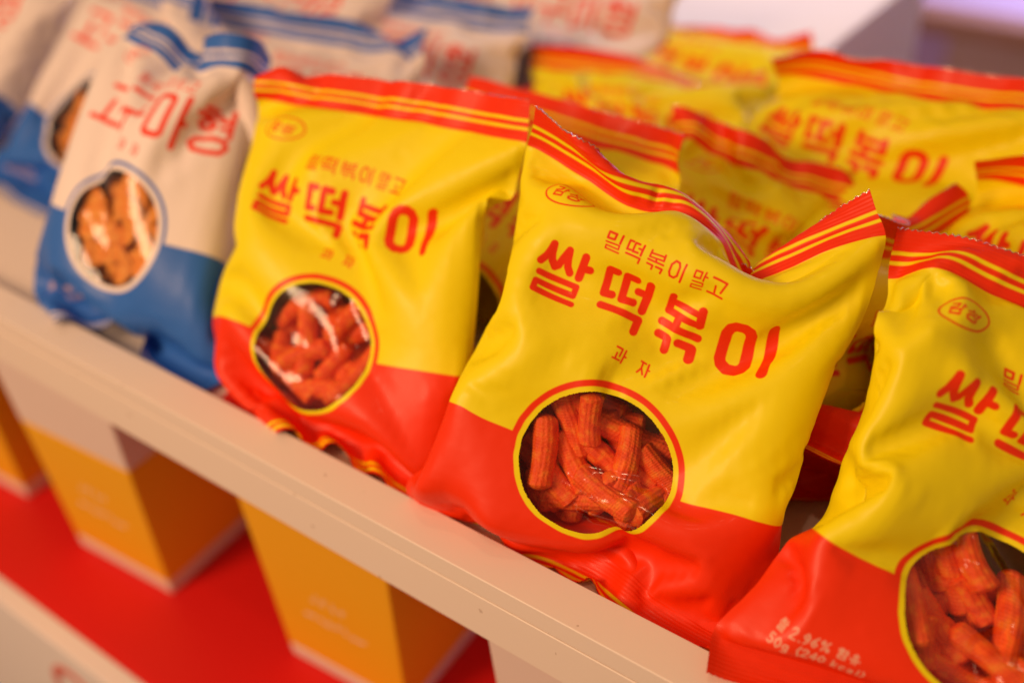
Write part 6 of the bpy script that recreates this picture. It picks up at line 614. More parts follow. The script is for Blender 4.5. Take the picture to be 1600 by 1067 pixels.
3,0,1,1,4,2,4,1,3,1,3,1,1,1,0,0,-5,-3,-1,1,2,-3,-8,-5,-3,-2,-1,-1,2,-1,-27,0,-1,1,-2,-3,-1,1,2,3,2,-1,0,0,2,-1,0,0,1,3,5,3,3,1,1,0,0,0,2,4,4,4,-1,-2,-6,-9,-7,-5,-4,-1,-1,0,0,-1,3,-27,-1,-1,-2,-2,-3,-2,0,1,1,2,2,1,0,0,2,0,0,-1,1,2,3,2,0,1,1,0,1,1,2,3,2,1,-3,-5,-5,-4,-2,0,-1,0,0,0,0,1,-28,0,0,-1,-1,0,-1,0,1,2,1,1,0,0,1,-1,1,-1,-2,-2,-2,1,1,2,0,-1,0,1,-1,1,
0,1,1,-2,0,0,0,0,-1,-1,0,-1,1,1,1,-27,-2,-1,-1,-2,-2,-2,0,1,0,2,0,1,1,1,0,1,0,1,-4,-3,0,1,-1,1,0,0,-1,0,0,1,0,0,1,2,2,2,-2,0,0,0,0,0,1,1,-29,0,0,-1,0,-1,0,0,0,2,0,2,1,0,-1,2,0,1,0,0,-4,-6,-2,1,0,0,-1,0,1,-1,0,1,-1,1,-1,0,3,4,0,-1,0,0,0,1,3,-27,-3,-2,-1,-3,-1,0,0,2,1,0,0,0,1,1,0,1,1,0,2,1,-2,-6,-2,3,5,3,-4,-3,1,1,-2,0,0,-1,-1,2,1,0,1,0,0,1,1,2,
-22,-7,-2,-1,-1,-1,1,0,0,0,2,2,1,1,0,2,0,1,0,0,0,1,0,-4,-5,-5,1,9,0,-1,-1,-1,-2,-3,-1,3,1,-1,2,0,0,0,0,2,5,-17,-6,-7,-6,-5,-1,2,3,1,0,0,-1,0,0,2,0,2,-1,1,-1,1,-1,-1,2,-2,1,-1,-1,3,0,-3,0,0,1,4,4,-4,-2,0,1,0,0,1,3,4,-19,-1,-7,-6,-2,0,0,0,-1,0,0,1,1,2,1,1,0,1,0,0,0,-2,1,-4,-1,-1,4,-2,-1,-1,1,0,2,3,6,-5,-4,-1,0,1,1,1,2,4,3,-25,-6,-4,-4,-1,2,2,2,0,2,-2,-3,0,-1,0,
1,0,1,0,1,0,1,-2,2,3,6,-6,-6,-1,3,3,0,2,8,-5,-5,-2,1,-1,1,2,0,4,6,3,-36,0,1,3,1,-2,1,0,2,-3,-2,2,3,5,-2,-2,0,-1,2,0,2,1,4,1,0,-9,-6,1,4,6,8,-8,-3,0,-5,-2,0,-1,1,0,-1,7,10,5,2,-39,4,0,1,0,0,-1,3,1,-3,2,4,13,-2,-7,-4,-2,1,1,4,1,3,-1,-2,-7,-6,1,7,8,9,-2,-4,-8,-5,-5,0,1,3,3,3,13,10,0,-4,-1,-30,-4,1,1,1,1,-2,-5,1,9,8,5,-8,0,4,0,-2,0,-2,-4,-1,-3,-2,-3,-1,5,7,4,3,0,
4,4,-12,-13,2,2,5,6,9,9,1,0,0,4,0,-20,-9,-3,-1,-2,0,-2,1,4,0,-6,1,10,-12,0,1,2,-2,1,2,0,1,-1,1,3,5,1,2,0,3,4,8,6,-11,-1,4,6,4,0,0,0,2,5,3,1,-7,-14,-4,-4,0,13,-13,-3,-3,4,0,3,1,-5,-3,1,0,4,1,-3,-2,-1,4,8,6,0,0,-2,-2,-5,6,5,7,2,2,4,0,2,2,4,4,4,1,-1,2,-6,-9,-7,-1,1,8,0,-5,-8,-6,5,11,-11,0,-2,-4,-2,3,4,8,8,8,5,0,0,8,21,-14,-14,-13,-15,0,8,19,8,3,3,1,2,1,2,1,3,3,2,
-11,-2,-2,1,-4,1,13,2,-4,-7,-8,0,-8,3,20,23,20,-6,-10,-10,8,10,-15,-14,11,11,3,7,-6,-10,-1,7,7,3,1,0,0,0,0,0,-1,2,1,0,-1,-676,75,72,72,56,34,46,56,63,63,66,64,64,63,71,75,59,40,31,37,47,53,58,-16,-3,1,1,16,41,14,-6,-12,0,1,1,-2,-1,-14,-45,-22,12,28,25,15,8,2,-19,0,1,2,0,-1,14,13,4,4,3,0,-1,-12,-18,20,20,8,3,-2,1,4,5,-16,-2,-2,-3,1,-2,-1,9,18,-2,-4,-2,7,16,9,3,10,-5,0,4,0,-5,2,4,-19,-4,-1,0,0,0,0,-1,5,3,-4,0,
4,25,18,1,8,-2,-8,-15,-8,1,15,-19,-10,-3,-3,0,-1,0,1,4,-5,13,-1,-1,1,9,7,2,-6,-12,-2,21,-5,14,-11,-10,-5,-2,-2,-1,1,0,-3,8,1,4,2,-2,-7,-7,-4,-2,8,24,-2,-2,12,-6,-9,-5,-2,-1,-1,-2,-1,3,1,0,0,-2,2,-6,-5,0,7,18,4,-6,-3,12,-6,-8,-5,-2,-1,-1,-1,0,-1,0,0,-3,5,-6,-3,5,5,12,4,-4,-1,-9,22,-10,-14,-5,-1,0,-1,-1,-1,-2,0,-3,5,-4,0,7,2,7,3,-2,0,-2,-11,33,4,-31,-12,-1,0,0,0,-2,0,-3,2,-1,2,5,2,4,1,0,0,-1,-3,-8,38,-21,
-10,-9,-2,-1,0,0,0,-1,1,-1,2,2,2,2,0,0,0,0,-1,-3,4,12,-24,13,1,-3,-2,-1,0,1,0,1,1,1,1,0,0,1,0,0,0,-2,-1,2,-27,17,3,10,-1,-3,-1,0,0,1,1,1,0,0,1,0,0,0,-1,0,1,0,0,-41,17,28,4,-6,-2,0,-1,1,0,1,1,0,0,-1,1,-1,1,0,0,-1,2,-1,-17,18,10,-9,-1,-1,0,0,0,1,0,0,0,1,0,-1,1,-1,1,-1,1,1,4,3,4,-8,2,0,0,-1,1,1,0,0,0,0,0,0,0,0,0,0,0,0,0,5,25,-11,-13,0,0,0,0,1,0,1,-1,1,0,-1,
0,0,0,0,0,1,0,1,-1,16,-18,3,2,-3,0,3,0,0,0,1,-1,-1,0,0,0,0,0,0,0,2,-8,-15,-11,9,15,-14,-1,4,2,2,0,0,-1,-1,-1,-1,0,0,-1,1,-1,2,0,-3,27,-12,20,-13,-2,8,6,2,0,0,-1,-2,-1,-2,0,-1,0,0,-1,1,-1,2,12,4,-1,-3,-17,16,13,3,0,1,0,-5,-1,-1,1,-2,-1,-1,0,0,-1,1,1,7,4,-2,-31,17,23,7,0,0,-1,-3,-2,0,1,0,0,-3,-5,0,0,0,0,1,3,5,-33,2,34,13,-2,0,0,0,-8,3,3,-2,1,2,-4,-6,-3,0,1,-1,0,3,3,-45,38,25,
-5,0,2,1,-6,-2,4,-3,1,1,0,6,-6,-9,-2,0,0,0,0,2,-24,46,-5,1,-1,-3,-1,-1,1,-1,1,0,-6,-5,-1,13,-9,-5,0,0,0,0,1,5,6,4,1,-5,-1,-7,-2,5,1,-2,-8,-3,6,-2,-5,8,2,-3,-1,0,1,0,24,-17,-1,-7,6,-1,0,-19,6,-12,0,11,8,-4,-2,-6,11,-3,3,2,1,-1,-1,44,-35,0,-15,2,4,-1,14,-13,11,1,-8,-4,-16,-3,6,4,7,-2,-2,-1,-3,-3,936,-5,-10,13,35,21,26,32,41,42,17,4,-4,-30,-25,-3,42,62,55,41,28,24,26,5,13,11,-21,-46,-12,13,9,2,-9,2,5,10,32,22,
5,-25,-38,-27,-9,5,7,4,-6,5,5,13,14,-13,-41,-16,-4,-16,-7,2,-1,-4,-3,-4,13,12,7,-1,-1,4,8,-12,12,5,-1,-2,2,1,-21,-22,11,0,-36,-8,2,10,7,-1,-3,-3,2,9,15,-1,-32,23,16,12,9,7,4,-1,-1,-2,-33,-18,-19,-19,-14,7,-1,7,14,19,18,5,-42,-38,11,14,10,9,11,10,10,-4,-34,-16,31,-5,-7,-8,-7,3,9,10,10,0,-39,-21,-37,3,9,7,5,5,6,2,-7,-11,27,2,7,6,5,6,3,-3,-2,-7,-33,-30,-5,-37,0,5,7,3,2,0,1,3,17,5,-1,3,-6,15,21,4,-5,-10,-27,-31,-11,-6,-39,1,4,5,
3,0,2,2,5,7,6,3,-11,22,27,3,-9,-9,-22,-28,-11,-4,-6,-37,-1,4,3,1,1,0,2,5,8,8,-9,23,27,-3,-15,-8,-17,-22,-11,0,-2,-6,-35,2,-5,6,0,-1,1,1,2,5,8,24,14,-9,-12,-10,-11,-15,-8,1,-2,-3,0,-33,-7,-3,2,4,1,0,1,0,1,2,12,4,-5,-7,-5,-9,-3,2,-1,-2,-2,0,-41,-6,4,-3,2,3,2,0,0,0,-1,-2,0,0,-2,-2,-1,1,0,0,-2,0,0,-49,5,-1,-4,1,4,2,0,0,-1,-2,-2,-1,-1,1,0,1,0,0,-1,0,0,1,-45,-1,-4,-2,4,2,1,0,-1,0,-1,-1,-1,0,0,0,
0,0,0,0,0,1,1,-48,-1,-3,3,1,1,0,0,0,-1,0,-2,-1,0,0,0,0,0,0,0,1,2,2,-50,0,3,-2,0,0,0,0,0,-1,-1,0,-1,0,-1,1,-1,1,1,0,0,1,3,-48,-1,0,1,-1,0,-1,-1,-1,-1,0,-1,0,0,0,-1,1,0,1,2,1,1,0,-47,-3,0,-1,2,-1,-2,-2,-1,0,-2,1,0,0,1,0,-1,0,1,3,2,-4,-2,-52,2,-3,4,-1,-3,-4,-2,-1,-1,1,-1,3,1,-1,0,0,0,0,2,3,-1,23,-52,1,3,1,-6,-7,-3,-2,-1,0,1,2,3,1,1,-2,0,-1,1,1,3,11,0,-49,1,5,-8,-10,
-7,-1,-1,-1,4,0,3,-2,0,3,1,-1,0,0,0,4,8,2,-47,5,-4,-14,-10,0,-2,1,2,0,1,-3,-1,1,0,4,2,0,-1,1,3,7,4,-45,3,-16,-12,-1,0,0,1,2,-3,-1,3,3,1,-5,-3,4,1,0,1,2,5,6,-42,-10,-17,0,0,-2,1,-1,0,0,2,0,0,-1,4,-4,-2,3,0,-1,1,3,7,-40,-27,-1,0,0,0,-4,2,-1,-1,1,5,7,5,-16,2,-4,-1,2,0,-1,2,3,23,-40,-15,-2,8,-14,-7,-19,-9,12,17,16,11,-12,-13,-29,2,-2,0,0,0,0,1,63,-15,-12,-4,-10,5,23,-45,-19,23,-3,-25,-32,-6,1,-4,-10,
0,-3,0,3,3,1,56,6,-5,13,-10,-4,-14,12,-30,-71,-18,-6,-1,24,-13,4,4,1,4,3,0,13,15,1569,-32,-31,-27,-44,-66,-57,-47,-27,-15,-36,-44,-45,-34,-21,-21,4,36,54,63,59,55,52,-74,9,5,-1,15,45,30,17,8,-6,1,-1,-2,-14,-31,-48,61,18,-5,-20,-20,-15,-13,-70,2,0,2,5,-5,1,12,-5,27,36,12,3,-9,-15,14,-18,-15,-8,1,2,-5,-9,-71,0,4,2,-1,1,0,-4,13,-5,-3,26,23,28,13,13,-42,3,-5,-12,-17,-19,-9,-67,-3,1,3,3,4,3,0,-3,-3,-10,0,8,16,39,28,-7,-33,-22,-17,-10,-2,-3,-61,-7,-2,0,2,1,
5,4,0,-12,3,-4,0,0,0,3,0,-2,0,2,0,-4,5,-60,-4,-4,-1,0,0,-1,1,-2,4,-3,0,1,1,3,4,4,0,-1,-6,-8,7,1,-59,-2,-4,-3,-1,1,0,-1,1,-3,0,0,0,1,1,10,3,-2,-7,-8,6,5,4,-60,-1,-3,-2,-1,-1,0,0,-1,-1,0,-1,2,-1,11,1,-6,-4,-5,6,5,2,5,-57,-2,-3,-4,-1,1,-1,0,-1,-1,-2,2,-1,8,-1,-7,-2,0,6,5,0,2,7,-54,3,-9,-4,-1,-1,1,0,-1,-2,-2,-1,3,-2,-3,1,3,5,5,-1,1,3,5,-54,-4,3,-6,-2,0,0,-1,0,0,0,-4,-2,1,3,2,5,2,
-2,0,2,3,0,-58,6,-3,-1,-3,-2,-1,1,0,1,0,2,0,1,-1,2,0,-1,-1,1,2,2,-1,-48,-6,0,0,-1,-3,-1,-1,1,1,2,2,1,0,0,-1,-1,-1,0,1,1,1,0,-39,-9,-3,2,-5,-3,-1,1,1,0,2,1,1,-1,1,-1,0,-1,0,0,1,-1,1,-51,0,3,-4,-2,-1,0,-1,1,1,1,1,1,0,-1,1,-2,1,0,0,-1,1,0,-53,2,-2,0,0,-1,-1,2,0,1,1,1,0,1,-1,-1,1,-2,0,0,1,0,-2,-47,-3,-2,-1,0,0,1,0,2,1,1,0,0,0,0,0,-1,0,-1,-1,0,-1,2,-51,-1,0,2,-3,0,2,
3,1,2,0,0,0,-1,0,-1,0,0,-1,-3,-1,6,8,-52,1,4,-5,-1,3,5,3,2,1,0,-1,-2,-2,-1,1,0,0,-2,-2,-1,2,-10,-54,4,-3,0,3,10,7,3,3,0,-6,-2,-5,-2,0,1,0,0,0,-1,-4,-6,-6,-55,0,3,1,14,12,5,6,4,-17,-1,-5,4,1,-7,-3,1,0,0,-2,-4,-8,-6,-56,10,-5,13,22,10,3,4,-19,-5,-1,12,13,1,-8,-21,-6,0,0,-1,-4,-9,-7,-49,1,5,33,17,0,0,-13,-16,5,16,20,7,2,-17,-16,-18,-6,1,0,-5,-9,-9,-36,-11,42,22,-3,-3,-8,-17,-3,18,20,-3,-8,-2,13,-10,-20,-14,-2,
2,-3,-7,-13,-61,44,11,-11,-3,4,8,-4,6,16,-16,-19,-16,-2,30,28,-11,-14,-10,0,0,-4,-5,-69,2,3,1,-2,2,8,19,16,-19,-16,-10,-4,4,8,42,13,9,-9,-11,-2,1,11,-27,-30,-7,-2,-1,-2,15,-20,4,4,-3,3,18,6,-2,8,26,-8,14,8,8,12,5,-17,-20,-3,22,-15,-16,-8,21,37,-9,14,8,-3,43,-27,-39,22,31,6,3,2,7,4],
'F4': [766,15,31,34,36,37,37,37,37,37,37,38,36,38,35,33,31,31,31,30,30,27,21,17,22,27,33,36,37,36,33,27,17,18,25,32,36,37,37,36,31,28,25,26,29,1,4,0,0,0,-1,1,0,0,0,0,-2,1,-4,-4,-4,-1,-2,1,2,2,3,5,5,-5,-4,0,-1,-1,1,-1,1,-3,5,1,1,1,0,-1,-3,-4,-3,3,3,1,3,3,0,2,0,0,-3,-1,0,0,-3,-1,-4,-8,-3,1,0,3,0,0,0,4,4,3,6,-6,0,-2,-2,0,0,1,1,6,-2,-1,0,-1,-2,-3,-4,4,1,2,2,2,4,3,0,-2,-5,0,2,-1,-6,0,-1,-5,3,4,
3,-1,-5,-1,-1,-1,-2,4,-2,7,1,2,0,-5,0,-5,4,3,4,-2,1,-1,-4,1,-5,5,3,1,-2,0,6,4,1,-6,-3,2,2,-3,-6,1,-1,-1,2,3,1,-3,-2,1,-2,-1,0,-2,-1,3,1,5,-1,-2,-1,-1,-1,1,4,1,2,-2,0,-4,0,2,1,1,-1,4,-3,9,4,-5,-3,-1,1,0,-6,1,-1,0,-2,1,-1,-2,0,2,0,0,0,-2,0,-3,4,-1,7,-4,-1,2,-6,4,-4,9,-5,7,-1,-5,2,-4,3,2,-2,2,-3,3,13,0,-3,1,1,-1,-4,8,1,-2,-3,0,3,3,2,1,-1,-2,-5,-1,1,0,0,1,0,2,0,0,0,-2,
1,0,1,1,1,0,-3,1,-1,1,1,-1,0,-2,-18,14,1,4,-2,-4,0,1,-4,4,0,-2,0,0,-1,-3,-1,1,2,4,-1,1,0,0,0,1,0,1,-1,1,0,0,0,0,1,-1,0,0,0,-1,1,-1,0,-3,-8,-15,9,1,5,3,-8,0,-2,1,0,2,1,0,-4,-4,-1,0,1,3,3,3,0,0,0,1,1,-1,0,2,-1,1,0,0,0,0,0,0,1,-1,0,-1,0,-3,-6,-10,-8,8,0,0,4,-1,-1,2,-1,0,1,-3,-5,-4,-1,1,1,2,0,3,2,2,2,2,-1,0,0,0,0,1,2,-1,1,-1,-1,-1,0,1,0,0,-1,-3,-4,-6,-8,-4,
3,0,0,1,3,0,0,0,1,-1,-4,-6,-4,0,5,2,1,2,1,2,2,1,1,1,-1,1,0,0,0,0,1,0,-1,0,0,0,0,-1,0,-2,-3,-3,-6,-4,-3,-3,5,0,1,6,-2,-1,2,-2,-3,-2,-1,-3,1,0,3,2,0,0,2,0,2,1,0,1,-1,1,0,0,0,0,-1,0,0,0,0,0,0,-1,-2,-2,-5,-4,-3,-3,7,-6,1,-1,2,0,2,2,-4,-2,2,1,3,-4,-4,0,1,3,1,-1,2,0,0,1,0,0,-1,0,0,0,0,0,0,1,0,-1,0,-1,0,-1,-3,-2,-4,-3,0,5,-2,-2,1,2,2,1,-3,0,2,2,4,1,0,-3,
-6,-1,-1,0,1,1,0,-1,0,0,0,1,-1,0,-1,0,0,0,-1,0,1,0,1,-1,-1,-1,-3,-3,-2,-4,14,-10,-3,0,4,3,-2,-2,0,4,4,1,0,0,-3,-4,-4,1,1,1,-2,-2,-1,-1,0,1,0,1,-1,1,-1,0,0,0,0,0,-1,1,2,-1,-3,-2,0,-7,-1,24,-13,-6,-2,1,1,-1,0,1,3,5,1,-1,2,3,-1,-7,-5,1,-4,-6,-5,2,2,0,2,1,1,0,-1,-1,0,-1,0,0,-2,0,4,2,-1,-1,-2,-5,-8,-2,0,10,1,-4,-2,-1,-1,-2,-1,1,1,2,3,1,1,5,3,-10,-10,-7,-3,2,1,1,2,0,2,2,0,0,
0,-2,1,-1,-1,-1,4,3,-1,-1,-3,-2,-2,-1,5,7,6,3,-9,-5,0,0,-1,-2,-5,-3,-2,1,2,5,5,7,10,-1,-3,-6,-13,-5,-1,1,1,1,2,1,-1,0,0,-2,0,-1,4,3,0,-1,-3,-3,-2,3,11,4,15,4,-8,-11,2,0,0,-1,-2,-5,-6,-2,0,2,1,1,1,3,2,3,1,2,-10,0,1,1,1,-1,1,0,-2,0,0,0,2,5,1,-1,-3,-3,-3,-3,0,5,3,17,-4,-16,0,0,1,0,-1,-3,-2,-2,0,0,0,0,-1,1,-2,0,-3,-1,4,6,-1,0,1,0,1,-1,-1,0,-1,0,2,5,1,1,-3,-4,-3,-3,0,0,3,2,
13,-7,-8,1,1,0,-1,-2,-2,-2,0,1,3,0,-2,-3,-4,-1,-1,2,5,4,0,-2,1,0,0,-2,-2,-2,0,2,4,4,3,0,-1,-5,-4,-4,-1,-1,-1,0,3,11,-9,-5,-2,-1,-1,0,-3,-2,2,4,7,5,0,1,-4,-3,-2,3,5,5,-2,-5,-8,0,0,-1,-4,-4,1,3,5,4,2,-1,0,-3,-4,-4,-3,-2,-3,-2,-2,-2,7,-8,-1,-1,0,1,-4,-3,4,5,7,2,0,-1,0,2,-1,2,1,0,-4,-7,-11,8,-1,-1,-5,-5,3,5,5,3,1,0,0,0,-6,-5,-4,-3,-5,-4,-4,-4,-1,5,-6,-3,-5,-1,-1,-3,6,8,7,2,1,-1,1,-2,
1,1,0,-2,-5,-8,-12,10,5,-1,-6,-6,4,5,5,2,1,0,0,0,-6,-4,-3,-5,-5,-5,-4,-2,-1,-1,1,-3,1,-3,3,-7,5,10,4,-1,0,0,-1,-1,-1,0,1,-2,-4,-7,-8,2,6,0,-4,-5,6,6,4,1,1,-1,1,-1,-3,-3,-4,-6,-7,-7,-4,-2,0,0,2,0,0,1,-1,-2,2,8,2,-1,0,0,-1,0,-1,-1,-1,-2,-3,-6,-5,-2,3,5,-7,-4,8,5,4,1,-1,0,1,-1,-1,-3,-3,-5,-8,-7,-5,-2,1,1,6,12,-3,7,2,6,-5,7,-3,-3,1,1,-1,-2,-1,0,-1,-2,-2,-4,-4,-5,-1,4,-4,1,8,5,3,-1,0,1,
-1,-1,-1,0,-3,-6,-8,-10,-5,-1,1,4,9,13,16,-2,1,9,12,-6,-7,1,2,0,-1,-2,-1,-2,-2,0,-2,-2,-4,-4,-3,1,1,0,6,4,2,-1,1,0,0,0,0,-1,-2,-4,-8,-10,-6,-2,2,7,13,17,15,8,-7,11,18,5,1,-8,-8,-3,0,-2,-2,-2,-1,-1,-2,0,-2,-6,-4,-1,6,4,3,3,1,-1,1,-1,0,0,0,0,0,-4,-8,-10,-7,-3,3,9,14,13,13,4,1,21,6,2,0,0,0,-5,-17,0,-3,-1,-3,-2,0,-1,-1,-4,-10,-3,14,7,4,0,-1,-1,0,0,-1,0,-1,0,-1,-1,-4,-10,-7,-7,6,12,15,15,10,-2,0,-1,
29,0,-2,-2,-2,-4,-9,-10,2,-1,-2,-2,0,-1,-1,0,-5,1,9,15,-3,-2,-5,-3,-1,0,-1,1,0,0,0,0,-2,-9,-18,0,10,12,13,13,7,-1,-1,2,-9,11,3,-3,-4,-7,-11,-12,18,-1,1,-2,0,-1,-1,0,1,-4,10,6,3,10,1,-4,-8,-3,-1,-1,0,-1,0,0,-2,-3,-2,-2,-1,9,14,12,3,-8,1,5,-4,-11,-2,-2,-3,-6,-7,-7,12,9,-1,0,-1,0,-1,-2,-1,2,13,6,-5,0,6,5,3,-7,-7,-4,0,-1,0,1,-1,0,-5,1,12,-4,13,10,2,-7,2,2,-3,-8,-10,-6,-7,-7,-5,-3,7,8,3,-1,0,0,0,-1,0,-1,
-3,5,0,15,0,1,4,5,6,-9,-7,-3,0,0,-2,1,-1,-13,4,0,26,11,0,-11,1,7,-1,-6,-9,-6,-18,-3,-1,-2,2,5,7,1,0,-2,-1,-1,-1,-1,1,0,-1,13,6,0,0,2,3,4,6,-9,-8,-3,0,0,-1,3,-3,-7,23,13,-2,-8,-1,7,0,-4,-7,-11,-13,-26,1,2,1,1,5,3,0,-1,0,-1,-1,1,3,1,4,5,5,1,-1,-1,0,2,3,6,7,-9,-8,-3,1,-1,1,16,2,8,-5,-9,-5,12,3,-4,-6,-7,-13,8,-29,0,5,3,3,4,5,0,-3,-4,-1,1,4,3,5,2,4,-1,-1,-1,0,0,-1,2,3,7,7,-8,-6,-3,
0,-4,9,21,-6,-11,-3,12,4,-2,-4,-7,-4,12,4,-27,1,0,4,5,4,1,-2,-3,1,5,6,4,4,2,2,-1,-1,-1,0,-1,0,0,-3,-4,4,7,9,-6,-1,0,4,2,-8,-9,4,13,7,-2,-4,-6,-7,-5,-5,4,-24,1,1,6,5,3,0,-4,2,6,6,4,3,0,0,-1,0,0,0,0,0,0,0,-3,-7,0,-1,0,11,3,-1,-3,-6,-7,8,13,6,-1,-3,-4,-5,-9,0,10,8,-23,3,7,5,3,2,0,5,2,0,1,2,0,1,0,1,-1,-1,0,-1,-1,-1,-4,-10,8,-1,4,9,2,-7,0,-3,-3,8,9,4,-2,-3,-1,-2,-7,9,7,7,0,
-19,8,4,4,2,-1,0,1,3,3,0,-1,0,0,2,-1,1,0,-2,-1,-1,-5,-7,10,6,0,2,-1,-5,3,-1,2,7,5,1,-2,0,-1,0,1,9,2,0,-5,-5,-9,13,5,-1,-2,-5,-1,0,1,-2,0,0,1,1,0,2,0,-1,0,-2,-2,-2,4,8,-3,1,-1,0,4,3,1,2,0,0,-1,-2,0,2,0,-4,0,7,0,-1,-1,-5,1,6,10,2,-11,-6,1,-1,3,0,0,0,1,1,0,0,0,-1,0,-1,1,6,0,2,0,1,2,1,1,1,-1,-1,-3,-1,0,0,1,4,7,1,-6,0,0,-1,-5,-3,-1,3,12,6,-12,-1,-1,-1,0,1,0,1,0,
2,0,1,0,1,0,4,1,1,1,0,1,-1,1,-1,-2,-2,-3,-2,-2,-1,-1,0,2,9,11,-3,-1,0,2,-5,-2,0,-2,0,9,-1,-3,1,1,1,0,2,0,1,-1,2,0,3,-2,2,0,2,1,1,1,0,0,-3,-2,-4,-4,-3,-2,-3,-3,-5,0,3,3,13,7,3,4,0,-7,-1,-1,0,-2,1,7,-2,-1,1,0,3,-1,2,1,2,0,2,0,5,1,2,1,-2,0,0,-2,-4,-3,-6,-3,-4,-3,-4,-4,1,7,5,4,3,-3,4,4,4,8,-9,0,0,-3,-2,1,5,3,3,0,2,0,1,-1,0,-1,1,0,2,1,4,3,1,1,0,-2,-5,-5,-6,-4,
-5,-3,-4,0,4,5,6,3,0,0,-4,1,0,-8,24,-12,0,-2,0,1,1,4,1,0,2,0,1,0,0,-1,1,-1,1,0,1,1,2,1,1,-2,-4,-4,-4,-3,-3,-3,-3,3,4,8,6,2,-4,0,0,-5,-5,-7,21,8,-11,-1,0,-1,1,2,4,3,2,-1,0,-3,0,-1,0,-1,0,0,-1,0,0,0,-1,-1,-2,-2,-3,-3,-2,-1,0,4,5,8,4,0,-3,0,0,-5,-6,-6,14,14,1,-15,0,0,2,1,4,2,0,-2,-1,-1,0,-1,-1,0,0,-1,-1,0,-1,-1,-2,-1,-4,-2,0,1,-1,1,3,3,7,8,5,-3,-8,0,4,-3,-7,-9,13,15,3,-1,
-13,0,0,2,3,3,-1,-3,-1,-1,0,-1,0,0,-1,0,0,0,0,0,-1,-1,-2,-2,-2,-1,-4,5,6,1,9,8,1,-10,-9,6,2,-2,-4,-6,7,13,6,-1,0,-13,3,1,2,0,-3,-2,0,-1,0,-1,0,-1,0,1,-2,1,-2,-1,-1,-1,-1,-1,0,0,-1,8,4,4,6,8,-4,-12,-12,13,0,-4,-4,2,3,11,6,-1,0,1,-2,-5,2,-2,-1,-1,-1,-1,0,0,0,0,0,-1,-1,1,-2,0,0,-1,0,-1,0,1,2,5,5,5,4,5,-15,-10,-1,11,-8,-2,-1,1,0,11,7,1,0,1,0,9,-3,-3,0,-1,0,0,0,0,0,0,0,-1,1,-1,
0,0,1,-1,0,0,1,1,0,2,2,2,2,1,1,-11,-5,3,2,5,-5,-2,1,1,2,2,-1,1,0,0,13,0,-3,-2,-1,-2,0,-1,0,-1,0,-1,1,-1,1,-1,1,-1,1,0,1,1,1,2,2,1,0,0,0,0,10,-12,-7,1,2,3,-2,-2,1,1,0,0,0,-1,1,13,0,0,-2,0,0,0,0,-1,-1,-1,0,-1,-1,-1,0,-1,1,0,2,1,1,1,0,0,0,0,0,1,0,4,-3,-7,-2,1,3,0,0,-1,0,-1,1,0,0,0,12,1,0,1,-1,0,0,1,1,1,-1,0,-2,0,-1,-1,-1,-1,1,-1,0,0,0,1,0,0,1,0,-1,1,
4,1,-9,-3,-1,2,5,-1,-3,0,0,0,-1,1,0,1209,31,20,15,13,14,11,10,8,6,5,6,4,4,6,8,14,13,13,13,14,17,20,21,21,17,10,5,-1,4,12,19,25,24,20,14,6,2,4,8,16,20,23,21,19,-14,-2,-1,1,0,-4,-4,-6,-4,-1,1,-1,0,4,6,7,2,2,-1,-4,-3,-4,-2,-1,0,3,1,4,4,-5,0,-1,2,-3,-1,-1,-4,3,2,6,4,3,-2,-3,-2,-15,-2,0,-3,-7,-6,-3,0,1,1,1,2,7,12,5,0,-2,-3,-1,1,-2,-6,-5,-2,-2,2,0,2,5,-1,1,-2,-1,-4,1,0,-1,3,4,4,4,-3,-3,-2,-2,
-16,-2,-4,-8,-4,-2,0,1,4,6,2,0,6,-5,-4,-3,0,4,2,1,2,4,-6,1,-5,-1,-3,0,7,2,5,-6,-1,-4,1,1,1,9,-4,5,-3,-6,-1,3,0,-17,-5,-9,-5,0,1,0,5,4,-1,1,3,-2,-2,-1,2,2,-2,1,1,1,1,1,-2,-3,-2,1,1,1,4,1,-1,-2,-2,-1,0,4,2,3,-2,-3,0,1,-5,3,-19,-9,-6,0,0,-1,7,2,-2,0,1,2,-1,1,3,0,-3,0,-1,1,0,0,5,-5,1,-6,4,2,-4,10,-5,4,-8,3,-5,1,9,-4,7,-5,-2,2,-2,2,-3,-25,-5,-2,-1,1,8,-10,-1,2,-1,-1,1,1,1,0,
1,0,-2,-2,0,0,0,0,0,1,0,0,-1,1,-1,0,1,0,1,0,0,-1,1,0,0,0,0,0,1,7,-33,3,6,-1,-5,5,4,-12,-3,0,1,0,0,0,0,0,0,1,1,-1,0,1,-1,1,0,0,0,0,1,-1,1,-1,1,-1,1,-1,1,-1,0,0,0,0,1,3,1,-33,0,5,3,-6,-3,1,1,-4,1,2,2,1,0,0,-2,-1,-1,0,0,0,0,0,0,0,1,0,1,-1,1,0,0,-1,1,-1,1,-1,1,-1,0,0,2,1,2,2,-35,-1,-2,1,3,-7,0,2,-1,0,3,4,2,2,0,-1,-1,-1,-2,0,0,0,0,0,1,-1,0,0,1,0,
